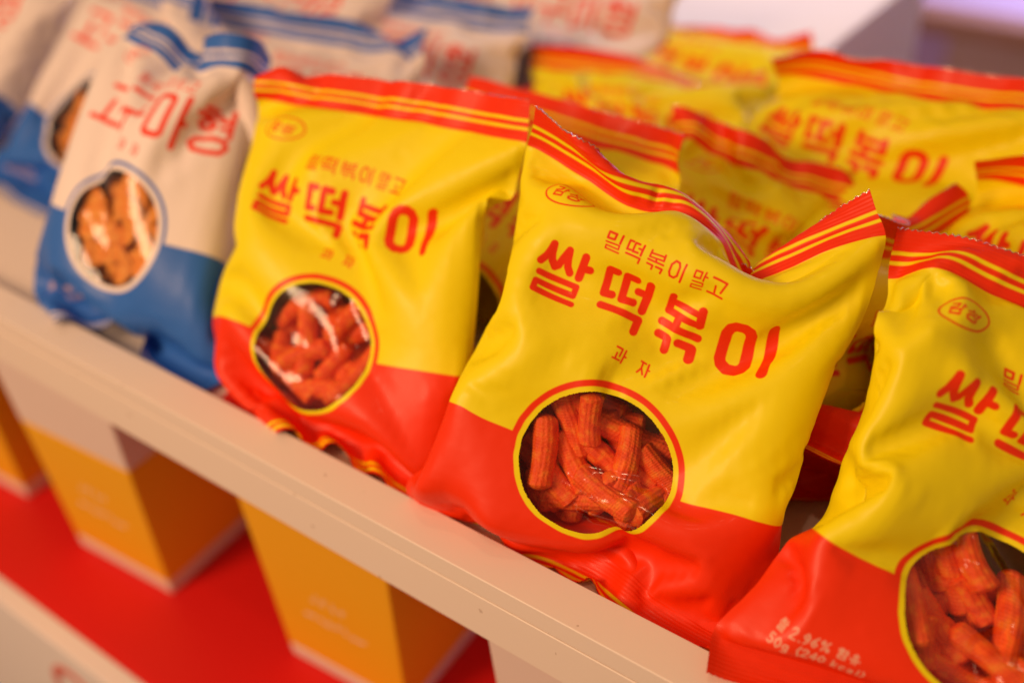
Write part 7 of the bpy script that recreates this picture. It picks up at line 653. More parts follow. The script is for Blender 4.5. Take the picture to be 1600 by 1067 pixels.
-1,2,-1,0,-1,0,1,0,0,0,1,1,2,2,-1,-35,-1,-3,0,3,-3,-1,3,2,3,4,4,5,0,-7,-3,0,-1,0,-2,-1,-1,1,0,-1,0,1,-1,0,1,0,-1,1,0,0,1,0,-1,1,1,1,1,2,0,1,-34,-3,-2,-1,1,-2,0,1,2,6,3,4,2,0,-1,-3,-2,1,-1,-1,-1,-1,-1,0,0,1,-1,1,-1,0,0,1,-1,0,1,-1,1,1,0,0,1,1,1,1,0,-34,-2,-1,-1,1,0,-2,5,9,0,0,-1,0,-3,2,2,-1,-1,0,-1,-3,0,0,0,0,-1,1,0,1,0,0,-1,1,0,0,0,0,0,1,0,1,1,1,0,0,
-25,-10,-3,-1,-2,-2,2,6,3,1,-2,-5,-4,2,4,6,3,0,2,-1,-1,-2,0,0,-1,1,-1,0,1,0,0,1,-1,0,0,0,0,0,-1,1,0,1,1,0,-1,-16,-11,-8,-3,2,5,6,1,-3,-1,-3,-1,-1,1,1,-1,4,3,-2,-5,3,4,1,-1,0,-2,0,0,0,0,1,0,1,0,-1,0,0,-2,0,0,1,1,0,0,-1,-9,-10,-8,-8,-1,7,3,-1,-2,-7,-4,1,4,2,1,1,-2,3,-4,9,9,7,-7,-3,0,-3,-2,-1,-1,1,1,0,0,0,1,2,0,-5,-3,1,0,1,1,-2,0,-22,4,2,-4,-4,1,1,-1,0,0,-2,-2,-2,-2,-1,
1,0,-1,14,10,4,-2,2,-7,-3,-3,-3,-3,0,0,0,1,1,1,0,2,-6,-4,0,1,1,0,0,0,2,-18,6,6,-8,-9,-2,-1,1,2,4,5,3,-1,-4,-8,-6,-2,2,0,1,2,8,11,2,-6,-1,-4,-4,-2,1,1,1,0,0,3,-6,-4,-1,0,1,1,1,1,5,3,-13,9,-13,-5,0,-1,0,2,2,5,7,1,1,0,1,-7,-3,-5,-2,-1,0,-1,6,5,0,-3,-4,-3,1,0,1,1,1,1,-4,-6,-5,3,3,0,1,1,1,0,0,-10,-6,-6,2,-2,-3,-1,2,4,4,2,4,0,1,2,3,-5,-1,0,0,0,-4,-6,1,0,-3,-1,2,0,1,
1,0,0,-3,-6,-4,1,2,1,2,2,0,0,0,1,-15,-7,0,-1,2,-1,3,2,3,1,0,-3,-4,-3,1,5,7,0,-1,-4,-6,-3,-1,3,-2,-1,0,3,4,3,-1,-1,-5,-6,-5,-2,3,4,3,1,0,1,0,0,1,-18,-5,2,0,-2,-1,2,4,1,0,-4,-7,-6,0,0,2,4,2,-2,-2,-3,0,1,3,0,0,4,7,3,-1,-4,-6,-6,-4,0,2,3,4,1,2,1,0,1,1,-1,-20,-2,-1,0,0,4,6,3,-2,-8,-8,-6,-1,0,1,1,-1,1,0,0,2,2,5,-6,-3,5,10,7,-3,-7,-6,-6,-2,-1,0,4,5,2,2,0,2,1,2,2,3,
-22,0,0,-1,-1,5,5,-4,-8,-6,-3,-1,0,1,2,-1,1,0,0,2,3,7,-6,-8,6,9,8,-7,-6,-7,-4,-1,0,1,2,4,3,2,1,3,1,3,2,2,1,-21,0,-2,0,2,11,-5,-9,-6,-4,-1,0,1,0,0,2,0,1,3,3,3,-1,-5,1,7,9,-8,-7,-7,-1,-1,0,0,1,4,2,2,2,4,2,2,2,0,-1,-3,-20,-1,-1,-1,3,-1,-7,-7,-1,1,0,1,0,1,1,0,1,1,3,3,2,-2,-5,9,6,-9,-7,-5,-1,-1,1,0,1,3,2,2,3,4,3,2,1,-1,-1,-3,-6,-21,0,1,0,-2,-7,-6,2,-1,-1,1,0,1,1,1,
1,1,3,2,2,0,-2,7,2,-8,-8,-3,-1,0,1,0,1,1,1,3,3,4,3,2,0,0,-2,-4,-4,-2,-20,1,-1,4,-6,-12,1,-1,-1,1,0,1,1,1,0,1,2,2,2,1,0,-1,-1,-6,-4,-1,0,1,0,0,1,1,1,2,2,6,3,3,0,-1,-2,-3,-2,0,4,-24,3,7,13,4,-18,-16,-4,1,0,1,3,1,0,1,1,1,3,2,0,-4,-2,-2,-3,-1,0,0,1,1,0,0,0,1,2,5,3,4,-1,-1,-1,-3,-3,-1,1,2,-7,3,14,-2,-1,1,-11,-29,-3,2,1,2,1,1,1,0,3,4,1,-5,-5,-4,2,0,-1,1,0,0,0,0,
-1,0,2,5,5,3,0,-1,-2,-2,-2,0,2,0,-3,0,3,-9,-3,-1,-7,-7,-2,-5,2,2,1,1,0,0,1,2,0,-4,-7,0,0,1,7,2,-3,-1,-1,0,-1,-1,1,2,5,5,-1,-1,-1,-2,-3,0,1,1,-1,-5,-18,-2,-2,-4,-4,1,4,0,-2,-1,2,1,1,2,0,-2,3,-4,0,-7,0,0,-2,3,7,4,-2,-3,-2,-1,0,1,5,3,-2,1,0,-2,-1,0,0,0,-3,-3,-4,-29,1,-1,0,2,4,-5,5,1,0,1,0,1,1,2,-4,-6,-1,2,-3,-5,1,2,-2,3,7,5,-2,-3,-2,-1,1,4,0,2,-1,-3,-1,-1,0,1,-1,-2,-4,-2,
-29,-1,2,4,3,-4,-2,5,1,0,1,1,1,1,1,5,-6,0,-10,1,-5,-3,0,2,-1,3,7,6,-3,-2,-3,3,8,-3,-2,-2,-2,-2,0,0,-2,-2,-2,-2,-1,-29,3,1,1,-2,-2,3,3,3,1,1,1,1,0,-1,1,2,-11,-7,-1,2,-1,-1,-1,2,-3,4,8,7,-2,-2,-3,0,2,-3,-2,-1,0,0,0,-1,-1,-3,-2,0,-23,-1,-3,0,0,-1,2,4,3,3,2,0,-1,-1,-2,-3,-5,-7,-1,4,4,0,-3,-3,-1,3,-4,3,9,8,4,-9,-4,1,-4,-1,1,1,-2,-2,-2,-1,0,-1,0,-21,0,-2,-4,-2,0,5,6,4,3,0,-2,-3,-5,-3,
-3,-2,4,2,2,-1,0,1,-2,-8,-3,3,-2,2,6,8,9,-14,-8,2,2,1,-2,0,-1,-1,-2,0,5,4,-23,-1,0,-3,-3,1,6,6,5,-2,-5,-6,-4,-3,-2,-1,1,1,1,2,1,0,1,3,7,-13,-2,1,-1,0,-1,0,3,4,4,-1,-4,-2,-1,0,0,0,0,-1,0,-25,0,-1,-1,-1,2,4,8,-5,-6,-5,-3,-1,1,-1,1,-1,1,1,-1,0,0,0,2,5,-1,0,-3,-5,-1,4,5,5,3,-5,-4,-1,1,0,-1,0,-2,0,1,3,-26,-1,0,0,0,1,1,-7,0,0,-2,0,-1,0,0,0,1,0,0,1,0,1,2,8,-8,8,-8,-5,2,9,
-2,3,2,-6,-4,0,0,0,1,1,-1,2,3,6,1,-27,-1,3,3,1,-1,-3,-2,-4,-1,0,1,1,-1,-1,0,0,0,1,1,1,3,5,-9,-6,-1,2,4,6,-3,4,-2,-4,-1,2,1,1,0,-1,1,4,4,0,-4,-3,-30,13,5,-3,-2,-5,-3,-3,-1,-1,1,0,-2,-1,1,-1,0,1,1,1,1,2,-4,-5,1,3,2,1,-4,-2,0,1,1,2,1,1,0,0,1,0,-1,1,0,-1,0,-29,4,7,10,1,-8,-9,-1,-1,0,0,-1,0,0,-1,-1,1,0,0,0,1,-2,-3,-3,0,0,1,0,2,1,2,2,3,2,1,-1,-2,-2,-1,2,0,-2,0,0,-1,
-30,-4,0,8,10,5,-10,-5,0,-1,-1,0,-1,0,-1,0,0,0,0,0,0,-1,0,3,1,-1,-1,0,1,2,3,4,2,2,0,1,2,-1,-6,-8,1,-1,-1,1,1,-30,-2,1,-1,8,7,0,-6,-1,0,0,-1,-1,-1,0,0,-2,-1,-1,1,0,0,0,3,2,-1,1,3,3,5,4,3,2,2,4,3,5,1,-4,-15,-21,0,1,1,1,-31,-1,0,0,-2,5,6,-2,0,-1,-1,0,0,-1,0,-1,-1,0,-1,-2,0,-1,1,2,1,5,3,6,5,5,3,4,4,4,2,1,-8,-11,-14,-10,3,-2,0,1,1,-31,0,-1,0,-1,2,4,4,1,0,-1,-1,0,0,-1,
1,0,-1,-1,-2,-3,0,-1,0,5,6,10,5,5,4,4,2,3,1,-3,-9,-13,-14,-4,0,2,0,0,2,-7,-32,-1,-1,-2,-2,1,5,5,2,2,1,0,1,1,2,-1,1,0,1,-1,0,-2,1,4,3,7,4,5,3,2,2,2,-2,-5,-11,-14,-12,-4,0,4,3,3,4,-9,-5,-30,-1,0,1,0,0,5,6,3,1,2,3,1,2,0,1,1,1,0,2,1,3,2,3,2,0,1,2,1,-1,1,-3,-6,-12,-13,-11,-2,0,0,7,5,3,-8,-8,0,-31,-1,0,0,3,3,8,8,4,4,2,1,2,1,2,1,1,1,2,1,2,1,1,0,1,-2,1,-1,-2,-2,
-4,-7,-13,-15,-9,4,-1,-1,4,7,7,-8,-9,-1,-1,-28,0,0,1,8,14,12,5,0,1,1,2,1,0,1,1,1,1,0,1,0,0,0,-1,-2,-3,1,-4,-7,-2,-9,-16,-14,-2,10,-7,-1,6,5,5,-6,-8,-3,1,-1,-29,9,1,11,12,12,3,0,1,-1,0,0,0,1,0,1,-1,1,0,0,-1,0,-1,-3,-1,2,-9,-9,-4,-7,-15,-11,4,13,-13,1,8,8,-5,-1,-9,-4,1,-1,1,-29,21,19,8,2,-3,0,-1,-3,-1,0,-1,1,0,0,1,1,-1,1,-1,0,-2,-3,-2,-4,-8,-8,-5,-8,-7,-4,6,0,-5,9,9,1,-5,2,-14,-3,1,1,0,-1,
-33,4,7,3,0,0,-1,-1,1,-1,0,0,0,0,1,-1,0,1,-1,0,-1,-2,0,-1,-3,-1,-3,-2,1,-2,-1,0,2,-3,3,-3,0,0,0,2,0,1,-1,0,0,-31,0,1,2,2,2,1,2,-1,1,-1,1,-1,0,0,0,1,-1,-1,-1,-1,-2,-3,-3,-1,-1,1,0,-1,0,6,-6,-1,0,2,2,-3,1,0,0,0,-1,0,0,0,-32,0,0,0,1,-1,0,-1,1,0,1,0,2,1,0,1,-1,0,-1,-2,-2,-1,0,-1,1,-1,0,0,1,0,2,-1,-3,1,-1,3,0,-1,0,0,0,-1,0,0,0,-32,1,-1,0,-1,1,0,0,1,4,-3,-1,-2,0,0,
0,1,-1,-1,0,-1,0,0,1,-1,1,0,0,-1,0,3,0,-3,-1,1,1,3,-1,-2,0,0,0,0,-1,0,1311,-13,-6,-2,-1,-2,-2,-4,-4,-7,-6,-6,-5,-1,-11,-13,-17,-16,-16,-17,-17,-19,-23,-25,-23,-19,-12,-7,-4,-7,-13,-18,-21,-22,-19,-13,-4,-1,-2,-8,-12,-15,-14,-15,-14,-34,2,1,-1,1,2,4,8,5,8,1,-1,-2,-14,-6,-4,-1,0,0,1,2,2,3,3,-2,-3,-1,-3,-3,3,0,1,-1,2,1,1,4,-2,-4,-3,-3,0,0,1,2,-33,1,0,4,5,10,11,5,-3,-10,-6,-4,-7,-4,0,-1,1,-1,0,1,0,3,2,2,4,-3,0,-3,-4,2,
-1,1,0,5,-2,1,1,-5,-2,-2,0,0,1,2,0,-35,3,4,10,10,10,-1,-9,-9,-8,-2,0,-4,3,3,4,-2,-3,-1,-1,-2,-1,4,-1,3,1,3,1,-7,-2,-3,3,1,4,-1,-1,-2,-4,1,-2,1,5,0,-2,0,-32,2,13,12,5,-1,-7,-10,-6,1,-3,-2,2,3,2,-2,-1,0,-1,-1,0,-2,0,1,2,2,0,-3,1,-5,1,1,1,1,2,-1,-3,-2,-1,1,1,0,0,3,-2,-32,11,13,0,3,-4,-12,-4,2,-1,-1,-3,2,-1,-2,0,2,1,-1,0,0,-1,-3,4,-1,6,-5,0,2,-6,2,-3,6,-3,5,1,-9,3,-4,2,2,-1,2,1,0,
-24,8,1,2,-6,-11,20,16,2,-4,-5,-3,4,9,3,0,-3,-5,-7,-1,0,1,-1,1,1,5,-3,0,-1,-4,0,0,5,-2,5,-4,-4,-1,-2,1,3,-3,2,-8,-15,-10,-6,-6,-1,8,-11,-3,15,11,1,1,2,-2,-8,-4,0,3,4,5,-2,2,0,0,1,2,-2,3,-2,1,-1,0,0,0,1,-2,1,-2,0,-3,2,-3,1,-9,-8,-1,-6,-3,-8,-2,5,2,-2,-1,7,5,-1,-3,-7,-6,-2,1,3,5,6,5,-1,2,1,1,-1,1,0,1,0,0,2,-2,0,-1,-2,-1,2,-2,0,-2,-3,-5,-6,-4,2,-3,4,-5,-7,0,11,-4,-2,2,-2,-4,-9,-3,-2,-1,
2,2,2,5,4,4,1,3,-1,1,-3,1,1,1,4,-3,3,-6,0,-2,0,1,-2,2,-5,-4,-5,-3,1,2,0,4,-4,-6,-2,8,0,-2,-4,-1,-9,-3,-8,-1,3,1,1,2,2,4,3,3,1,0,0,0,0,0,-1,2,0,-1,0,-1,-1,0,0,-1,-2,-3,-3,-2,-2,1,2,16,-12,-4,-2,-4,3,3,-10,-11,-5,5,-3,-3,-3,0,3,2,2,1,3,2,2,2,0,0,0,-1,1,0,-1,0,0,-1,1,0,-1,-1,0,-2,-1,-2,-1,0,0,2,-7,5,0,0,-4,3,1,-11,-10,0,3,4,2,-1,-5,-5,-1,1,2,1,4,1,0,1,0,0,-1,-1,0,0,
0,-1,1,-1,0,1,0,-1,-1,-1,-1,-1,0,1,1,-27,13,11,0,-3,-4,-4,-7,-3,1,4,5,4,0,-6,-8,-3,1,0,1,3,1,-1,0,0,1,0,0,-1,0,-1,1,-1,1,0,0,0,0,1,-1,-1,0,0,2,2,-28,7,9,6,-4,-9,-6,2,3,4,4,2,3,1,0,-5,-8,-4,2,7,-7,-5,0,0,1,0,2,-1,1,-2,0,0,0,-1,1,0,0,2,1,-1,0,-1,1,1,2,-25,-3,2,7,-2,-8,-6,3,4,6,5,5,1,3,3,0,-4,-3,3,-16,-8,-1,1,2,0,3,1,1,-1,1,-1,-1,0,0,0,-1,1,4,1,0,-1,0,2,9,3,
-29,1,0,0,2,-2,-1,1,2,1,2,1,2,5,6,7,4,-17,-17,-2,1,-1,-1,1,2,0,3,2,0,-1,0,-1,0,0,-1,0,3,4,0,-1,-1,1,1,0,-4,-29,-3,-1,0,1,1,0,-2,-1,-2,-3,1,4,2,4,6,7,12,-4,-8,-7,-9,-3,-1,1,2,0,3,1,-1,0,-1,-1,0,0,2,5,3,-2,-2,0,0,0,-5,-1,-30,0,-1,3,-2,0,1,0,-1,-2,-2,1,1,-1,0,1,2,3,2,0,-2,1,-6,-1,0,1,3,0,0,1,-1,-1,0,-1,1,6,9,-5,-4,0,0,0,1,-3,-1,-31,-2,3,-1,0,0,-1,-1,-1,-1,0,-1,-1,1,1,
2,0,1,1,1,1,0,-1,-2,1,2,2,-1,-1,-1,-1,0,-1,2,5,8,1,-5,-2,-2,0,1,-1,0,-1,-31,2,1,0,-2,0,-1,-1,0,1,0,0,2,3,-1,-4,-2,1,1,1,2,2,2,-3,2,1,-1,-2,-2,-1,0,1,2,4,8,9,-10,-6,-2,0,1,0,0,-1,-2,-31,1,-1,0,0,-1,-1,0,0,0,2,4,6,2,5,-4,-4,-3,1,5,7,0,-5,-7,1,2,-4,-5,-1,1,1,3,6,10,8,-8,-8,-4,-1,0,0,1,2,2,0,-29,-1,0,1,0,-2,-2,0,1,2,7,10,5,-3,0,1,0,0,3,-1,-8,-6,-3,4,5,-7,-7,-1,1,1,
6,9,10,7,-6,-12,-7,-2,0,1,2,3,6,5,8,-31,0,0,-1,1,-3,1,0,4,10,10,5,-4,0,-6,3,2,1,-4,-7,-5,0,1,11,-10,-8,-1,1,3,8,8,9,5,-6,-9,-7,-2,-2,0,2,4,8,5,7,-2,-30,1,0,1,-2,-3,0,7,11,9,4,-5,-3,-1,-2,0,-1,-2,-6,-3,0,0,4,-2,-6,-2,1,5,9,9,8,1,-6,-7,-7,-3,-2,0,2,5,9,7,2,-5,-5,-30,-1,-1,-2,7,-3,8,12,8,2,-5,-5,-3,-1,-1,-2,-1,-4,-2,-2,0,1,4,-8,-2,3,7,10,7,5,-2,-5,-5,-6,-2,-3,-1,1,6,10,7,-4,-6,-9,-6,
-29,1,-1,-1,6,12,14,6,-4,-7,-7,-4,-1,-2,-1,-2,-2,-2,-1,0,0,-1,-3,-1,4,10,9,7,1,-5,-4,-5,-3,-1,-3,-3,0,6,8,7,-7,-8,-7,-2,5,-28,-1,0,1,3,30,7,-6,-8,-6,-5,-3,-2,-1,-1,-1,-2,-1,-1,0,-1,0,0,6,8,8,2,-4,-3,-3,-3,0,-1,-3,-4,0,3,11,6,-11,-9,-5,0,9,20,-28,-3,3,5,0,-2,12,15,-7,-7,-4,-3,-2,-1,-1,-1,0,-2,1,1,-1,1,4,8,6,-2,-2,-3,-2,-1,0,-1,-1,-3,-3,1,8,4,-8,-7,-3,3,11,9,4,-28,4,4,0,0,-1,-5,9,5,-5,-2,-3,-1,0,-1,
0,-2,2,1,-2,3,2,1,3,0,-1,-1,-1,0,0,0,0,-2,-3,0,5,8,-10,-8,-1,8,14,18,3,-18,-22,0,-3,-1,-1,-1,4,2,1,0,-3,-1,0,-1,0,0,0,0,0,17,-1,-2,-5,-7,-2,2,1,1,0,1,1,-1,-3,-2,9,2,-11,-4,1,10,15,11,2,-7,-13,-29,2,1,1,3,6,6,-12,-4,0,-1,0,0,-1,0,1,1,0,3,10,8,1,-5,-11,-7,-3,2,2,1,1,1,-2,-3,3,-2,-1,-2,2,13,18,16,-1,-13,-12,-4,-22,0,2,3,3,5,-6,-10,-3,0,0,1,-2,0,0,1,2,4,-2,2,11,5,4,-6,-11,-8,-4,1,3,1,
0,0,-2,-1,0,-1,4,13,18,11,-2,-7,-12,-7,-1,-21,5,3,3,3,-4,-7,-8,-2,-2,1,-1,0,0,0,-1,2,0,6,-2,7,6,5,5,-8,-11,-8,-3,0,1,3,0,-2,3,-2,1,17,18,13,-1,-10,-10,-8,-4,0,-14,1,2,1,-1,-3,-8,-4,-2,0,-1,0,1,-1,-1,-1,0,4,10,4,-6,1,6,6,5,-8,-11,-9,-4,1,0,5,-1,-3,4,20,16,9,0,-7,-12,-7,-6,0,8,-8,0,-3,0,-1,-4,-5,-5,-2,-2,0,1,-1,-1,1,1,3,13,3,-11,-4,2,1,6,8,6,-9,-11,-8,-5,0,3,13,0,16,16,8,3,-9,-12,-10,-6,-2,5,-4,
-5,-2,-3,-2,-2,-4,-6,-4,-2,1,0,0,0,2,1,3,4,-5,-4,0,0,-1,0,1,8,11,6,-7,-10,-7,-7,-4,6,25,23,8,1,-8,-14,-10,-6,-3,-1,-3,0,-8,0,0,-4,-4,-5,-4,-4,0,0,0,3,5,5,2,1,1,-2,-1,-3,-2,-2,-1,-2,-7,11,8,9,-7,1,1,5,14,16,1,-1,-7,-14,-10,-7,-3,-3,2,2,-2,-11,0,-2,-4,-4,-3,-3,-3,1,2,7,7,6,1,1,0,-1,0,-1,-1,-2,0,-1,-8,-7,2,0,3,13,11,10,9,6,1,-1,-9,-16,-10,-6,-2,-3,0,0,-1,2,-12,-2,-4,-6,-4,-1,4,7,2,2,3,0,0,1,2,
1,-1,-2,-1,-2,1,-3,-7,-6,6,-7,8,14,21,13,-1,2,2,-5,-11,-14,-9,-5,-2,-1,-2,2,1,4,-1,-13,-7,-6,-2,-1,1,3,4,4,2,-1,-1,0,2,1,0,0,0,-2,-1,-4,-3,-3,6,13,7,10,10,7,-3,5,-2,-9,-11,-12,-6,-3,-1,1,0,4,1,0,-5,-1,-19,-13,0,0,-1,3,3,3,1,1,0,0,0,0,2,2,0,-1,-1,-2,-1,-2,3,15,17,6,5,1,-7,-6,-4,-5,-8,-6,-4,-2,0,1,0,-2,1,3,0,1,0,-19,-6,-6,-1,0,-2,8,1,1,0,0,1,0,1,1,1,1,-1,-1,0,-2,1,6,14,-4,3,1,-2,-2,-3,
-4,-5,-4,-4,-1,1,2,3,3,6,0,-4,0,0,-1,-18,11,-1,-18,-7,1,1,4,0,1,0,1,1,1,0,1,1,1,0,-1,1,2,3,-5,0,1,1,0,-3,-3,-3,-4,-2,-1,1,-1,0,1,3,8,6,-1,0,0,1,-18,4,2,6,-19,-7,0,3,1,2,1,0,2,0,2,1,1,1,3,-1,1,-1,1,-3,-3,2,-3,-3,-3,-4,-2,0,-1,1,-1,2,3,-1,-2,-2,12,5,0,0,1,-16,0,-3,-2,3,-10,-2,-1,1,1,2,2,0,2,0,1,1,2,1,6,2,3,-1,-5,-2,-8,-4,-5,-3,-1,0,1,1,3,4,0,-6,-2,6,16,-8,-1,2,3,-1,
-17,-2,-2,-2,2,-2,-5,-1,1,1,2,0,1,0,0,0,0,1,2,2,5,6,2,-3,-9,-9,-6,-3,1,1,2,2,4,1,-4,-6,1,8,8,0,-4,0,0,0,7,-18,-3,-4,-2,1,1,-5,-2,1,2,0,0,-1,-1,0,0,0,0,0,1,0,1,0,-2,-3,-2,-1,3,1,3,3,2,-2,-6,-3,5,12,18,-1,-15,-5,0,1,-1,18,-18,-3,-1,-1,-1,1,-4,-3,0,-1,-1,0,-1,0,0,0,0,0,0,0,2,-1,2,0,0,0,2,1,2,1,-1,-4,-5,-1,5,13,9,2,-5,-9,-3,1,-1,15,8,-20,-3,-2,-1,0,-2,-5,-3,1,0,1,0,0,0,1,
0,0,1,1,1,1,2,0,2,1,-1,1,3,-2,-4,-5,-4,1,10,19,18,-2,-17,-11,-5,1,-2,9,15,0,-21,-3,-2,0,-2,-4,0,2,0,1,0,0,1,1,0,1,1,1,1,1,1,1,0,-1,-2,-2,4,-7,-5,-2,-2,6,16,20,16,-13,-14,-14,-4,-1,1,7,17,7,-7,-25,-5,-3,-4,1,5,2,1,-1,0,1,1,0,1,0,0,1,0,1,0,0,-1,0,-2,0,3,-10,-2,0,-2,12,21,18,12,-18,-20,-11,-5,5,1,5,15,9,-5,0,-25,-13,2,5,3,-1,0,-2,0,0,-1,0,1,-1,1,0,1,0,0,0,-1,0,-2,0,-2,-2,2,3,4,9,
25,10,0,-6,-32,-6,-1,3,-2,9,14,7,-2,-4,7,-17,-3,-8,-2,-1,1,-1,1,0,-1,1,0,-1,1,-1,1,-1,1,-1,1,0,1,1,1,2,4,5,5,4,2,6,5,1,-4,10,-10,-3,-1,1,5,3,0,-3,0,1,-11,-1,-2,-5,-3,-3,-1,-1,-1,1,-1,0,1,0,0,0,0,0,1,0,1,2,3,5,8,5,2,0,0,-2,-5,3,6,-2,8,5,-3,-2,-1,3,0,-1,-4,2,-1,-10,0,-2,-1,-2,0,1,2,-1,-2,-2,-1,-2,-2,0,-1,0,0,1,4,5,5,5,3,0,0,0,0,0,0,-6,1,2,3,6,5,0,0,-1,0,-1,-2,1,0,-2,
-13,1,3,4,3,2,2,1,5,9,-6,-7,-4,-4,-3,-3,-2,1,6,3,2,0,0,0,0,0,0,0,0,0,-5,-1,2,4,2,8,5,-1,-3,-2,0,-1,0,-2,-1,766,46,70,74,74,74,74,73,64,62,60,48,39,60,73,69,44,43,68,74,67,53,55,4,7,2,-3,-1,-3,-6,-19,-4,2,4,16,9,-10,-6,0,0,10,1,-4,-14,5,8,8,12,-11,-1,-8,-6,-5,11,-3,-7,-3,-1,9,7,-8,-7,12,5,-2,-7,3,4,-1,22,-17,7,-19,-7,-3,0,-5,1,-1,-1,-4,4,4,1,-2,5,4,-7,-3,7,1,9,23,-5,0,-39,-10,1,-2,-1,0,-1,-2,-1,0,
0,1,-1,2,1,0,3,3,9,-4,11,16,-33,-15,-5,-3,-1,-1,0,2,-2,0,-2,-1,0,2,-1,0,5,4,5,0,-4,4,-20,-28,24,-1,-6,-1,0,0,1,1,0,-1,0,0,1,1,2,1,4,2,-3,-2,19,-52,8,9,-2,-4,-3,0,1,0,1,1,1,0,0,1,1,0,2,1,1,-3,-6,24,-8,-14,-13,-5,-3,-2,0,-1,1,1,1,1,1,1,0,0,1,0,2,-3,3,-11,22,-11,-6,-12,-6,-2,-1,-2,1,0,1,0,1,1,1,0,1,-1,1,0,-8,-2,26,30,-15,-18,-3,-4,-3,-1,0,0,0,1,1,1,0,1,1,0,1,0,-3,10,4,-21,18,1,
-9,-17,-2,-1,-1,0,0,1,0,1,1,1,0,1,0,2,1,4,3,-30,-31,6,-3,-3,0,-8,-1,0,1,0,1,1,0,0,2,0,1,1,0,1,0,-4,-49,-11,-3,-4,0,5,-3,-3,1,1,1,0,1,1,1,0,2,1,1,-1,0,-1,1,42,-45,-9,33,-5,-28,2,2,1,1,1,1,0,1,1,1,1,1,1,1,-1,-9,0,29,32,50,-25,-23,6,-14,1,3,1,1,1,0,1,1,1,1,1,3,1,2,0,-22,7,46,9,-16,11,-3,-3,0,3,2,1,0,1,0,0,1,2,1,1,3,0,7,2,-26,19,-24,30,10,-6,-15,6,4,1,0,1,0,0,1,1,
0,2,0,1,1,2,9,-14,-20,-55,17,17,-2,23,8,1,1,0,0,0,0,-1,1,2,0,1,0,1,0,6,17,-15,-51,-8,10,30,26,5,0,1,1,0,0,-1,-1,1,0,1,0,0,0,-1,4,10,-13,-42,9,8,27,13,1,0,0,0,1,0,0,0,-1,-1,-1,0,0,-1,0,2,7,24,-14,-7,14,15,7,3,1,0,1,0,1,0,3,-6,-2,-1,-1,0,-1,0,-1,9,9,-10,-1,10,12,8,2,1,1,1,0,0,1,0,-2,-1,-6,-2,-1,1,-1,0,1,18,-16,8,11,13,5,2,1,1,1,0,1,0,0,7,-14,5,-9,-2,-1,1,0,-1,11,-23,17,16,
11,4,1,1,1,0,2,-1,0,-1,0,7,-16,10,-14,-2,0,0,0,1,-28,28,21,4,1,1,1,0,2,0,2,0,-2,-1,7,-7,-9,6,-10,-3,0,0,-1,-15,31,6,2,1,1,1,1,0,2,1,1,0,-3,-1,10,-16,-4,5,-6,-5,0,0,22,-9,-4,-2,-1,-1,-1,0,0,0,1,4,6,5,3,0,-21,10,-6,1,5,0,0,25,1,-2,0,1,-2,-3,-3,-3,1,2,2,1,1,0,9,-18,-5,10,-5,-1,0,1,1209,51,28,25,18,11,10,10,22,26,27,37,42,27,4,16,44,44,20,6,24,43,40,-29,-5,-9,-17,-9,2,8,27,7,-3,-8,-17,-5,6,15,
-5,-2,-7,-6,12,18,-5,-9,-33,-20,-17,-1,14,8,7,-12,1,5,5,0,-9,-5,9,12,-10,-6,6,10,-3,-6,1,-44,-25,0,37,0,3,1,1,-1,2,3,7,-6,-3,-1,8,-7,-4,15,6,-10,-1,-30,-66,-2,26,21,19,-3,-1,1,0,4,6,3,5,0,1,2,0,0,-1,-3,-5,-28,-33,-70,15,26,5,6,7,1,1,0,-1,2,3,5,5,1,-3,4,2,-7,-10,-18,-22,-6,-68,34,14,-8,1,8,4,1,1,-2,-1,1,1,2,1,0,0,-3,-4,-9,-12,-12,-2,-41,16,-3,-5,3,5,4,2,0,0,-1,-1,-1,0,0,-1,-1,-1,-5,-8,-9,-2,-6,-31,-6,-2,4,
1,4,3,1,2,0,-2,-1,-1,-1,0,-1,-1,-2,0,-8,-9,2,-4,-31,-7,-1,1,3,1,2,2,-1,0,0,-1,-1,-1,-2,0,-1,0,-3,-9,-11,0,21,-25,-11,-4,1,1,1,0,1,1,0,-1,-1,-1,-1,-1,-1,-1,-1,2,-6,18,11,-27,-38,4,-4,-2,0,1,0,0,0,-1,0,-1,-1,-1,-1,-2,-1,-1,0,26,15,-32,4,-43,3,0,-2,1,-1,0,-1,0,0,-1,-1,-1,-2,-1,0,-1,0,-1,3,-4,15,7,-41,-3,0,0,0,1,-1,-1,-2,-1,0,-1,-1,-1,-1,-2,-1,0,0,-12,0,17,-4,-44,20,-6,-13,-2,-1,-1,-2,0,-1,-2,0,-1,-2,-1,-2,
-1,-1,-2,-7,-2,10,18,-7,-22,-20,3,1,-2,-3,-2,-1,-1,0,-2,0,-1,-2,-1,-3,-2,1,4,-11,1,16,-47,-11,10,2,-3,-2,-3,-1,-2,0,-1,0,-1,0,-2,-2,-1,-3,1,10,3,-16,3,-58,14,7,-7,-6,-4,-4,-1,0,-1,0,0,-1,-1,-1,-1,-2,0,-2,5,11,-3,-12,-44,-11,0,1,-1,-6,-1,0,-1,0,0,0,0,-1,-1,-2,0,-1,-1,2,8,13,-9,-48,8,-5,-5,-11,-3,0,-1,0,0,-1,1,1,-1,-2,-1,-1,-1,0,0,6,9,-4,-53,-3,-2,-4,-3,-2,0,0,0,-1,1,-1,0,-2,0,-1,0,0,0,0,3,7,17,-59,0,-2,-2,-3,
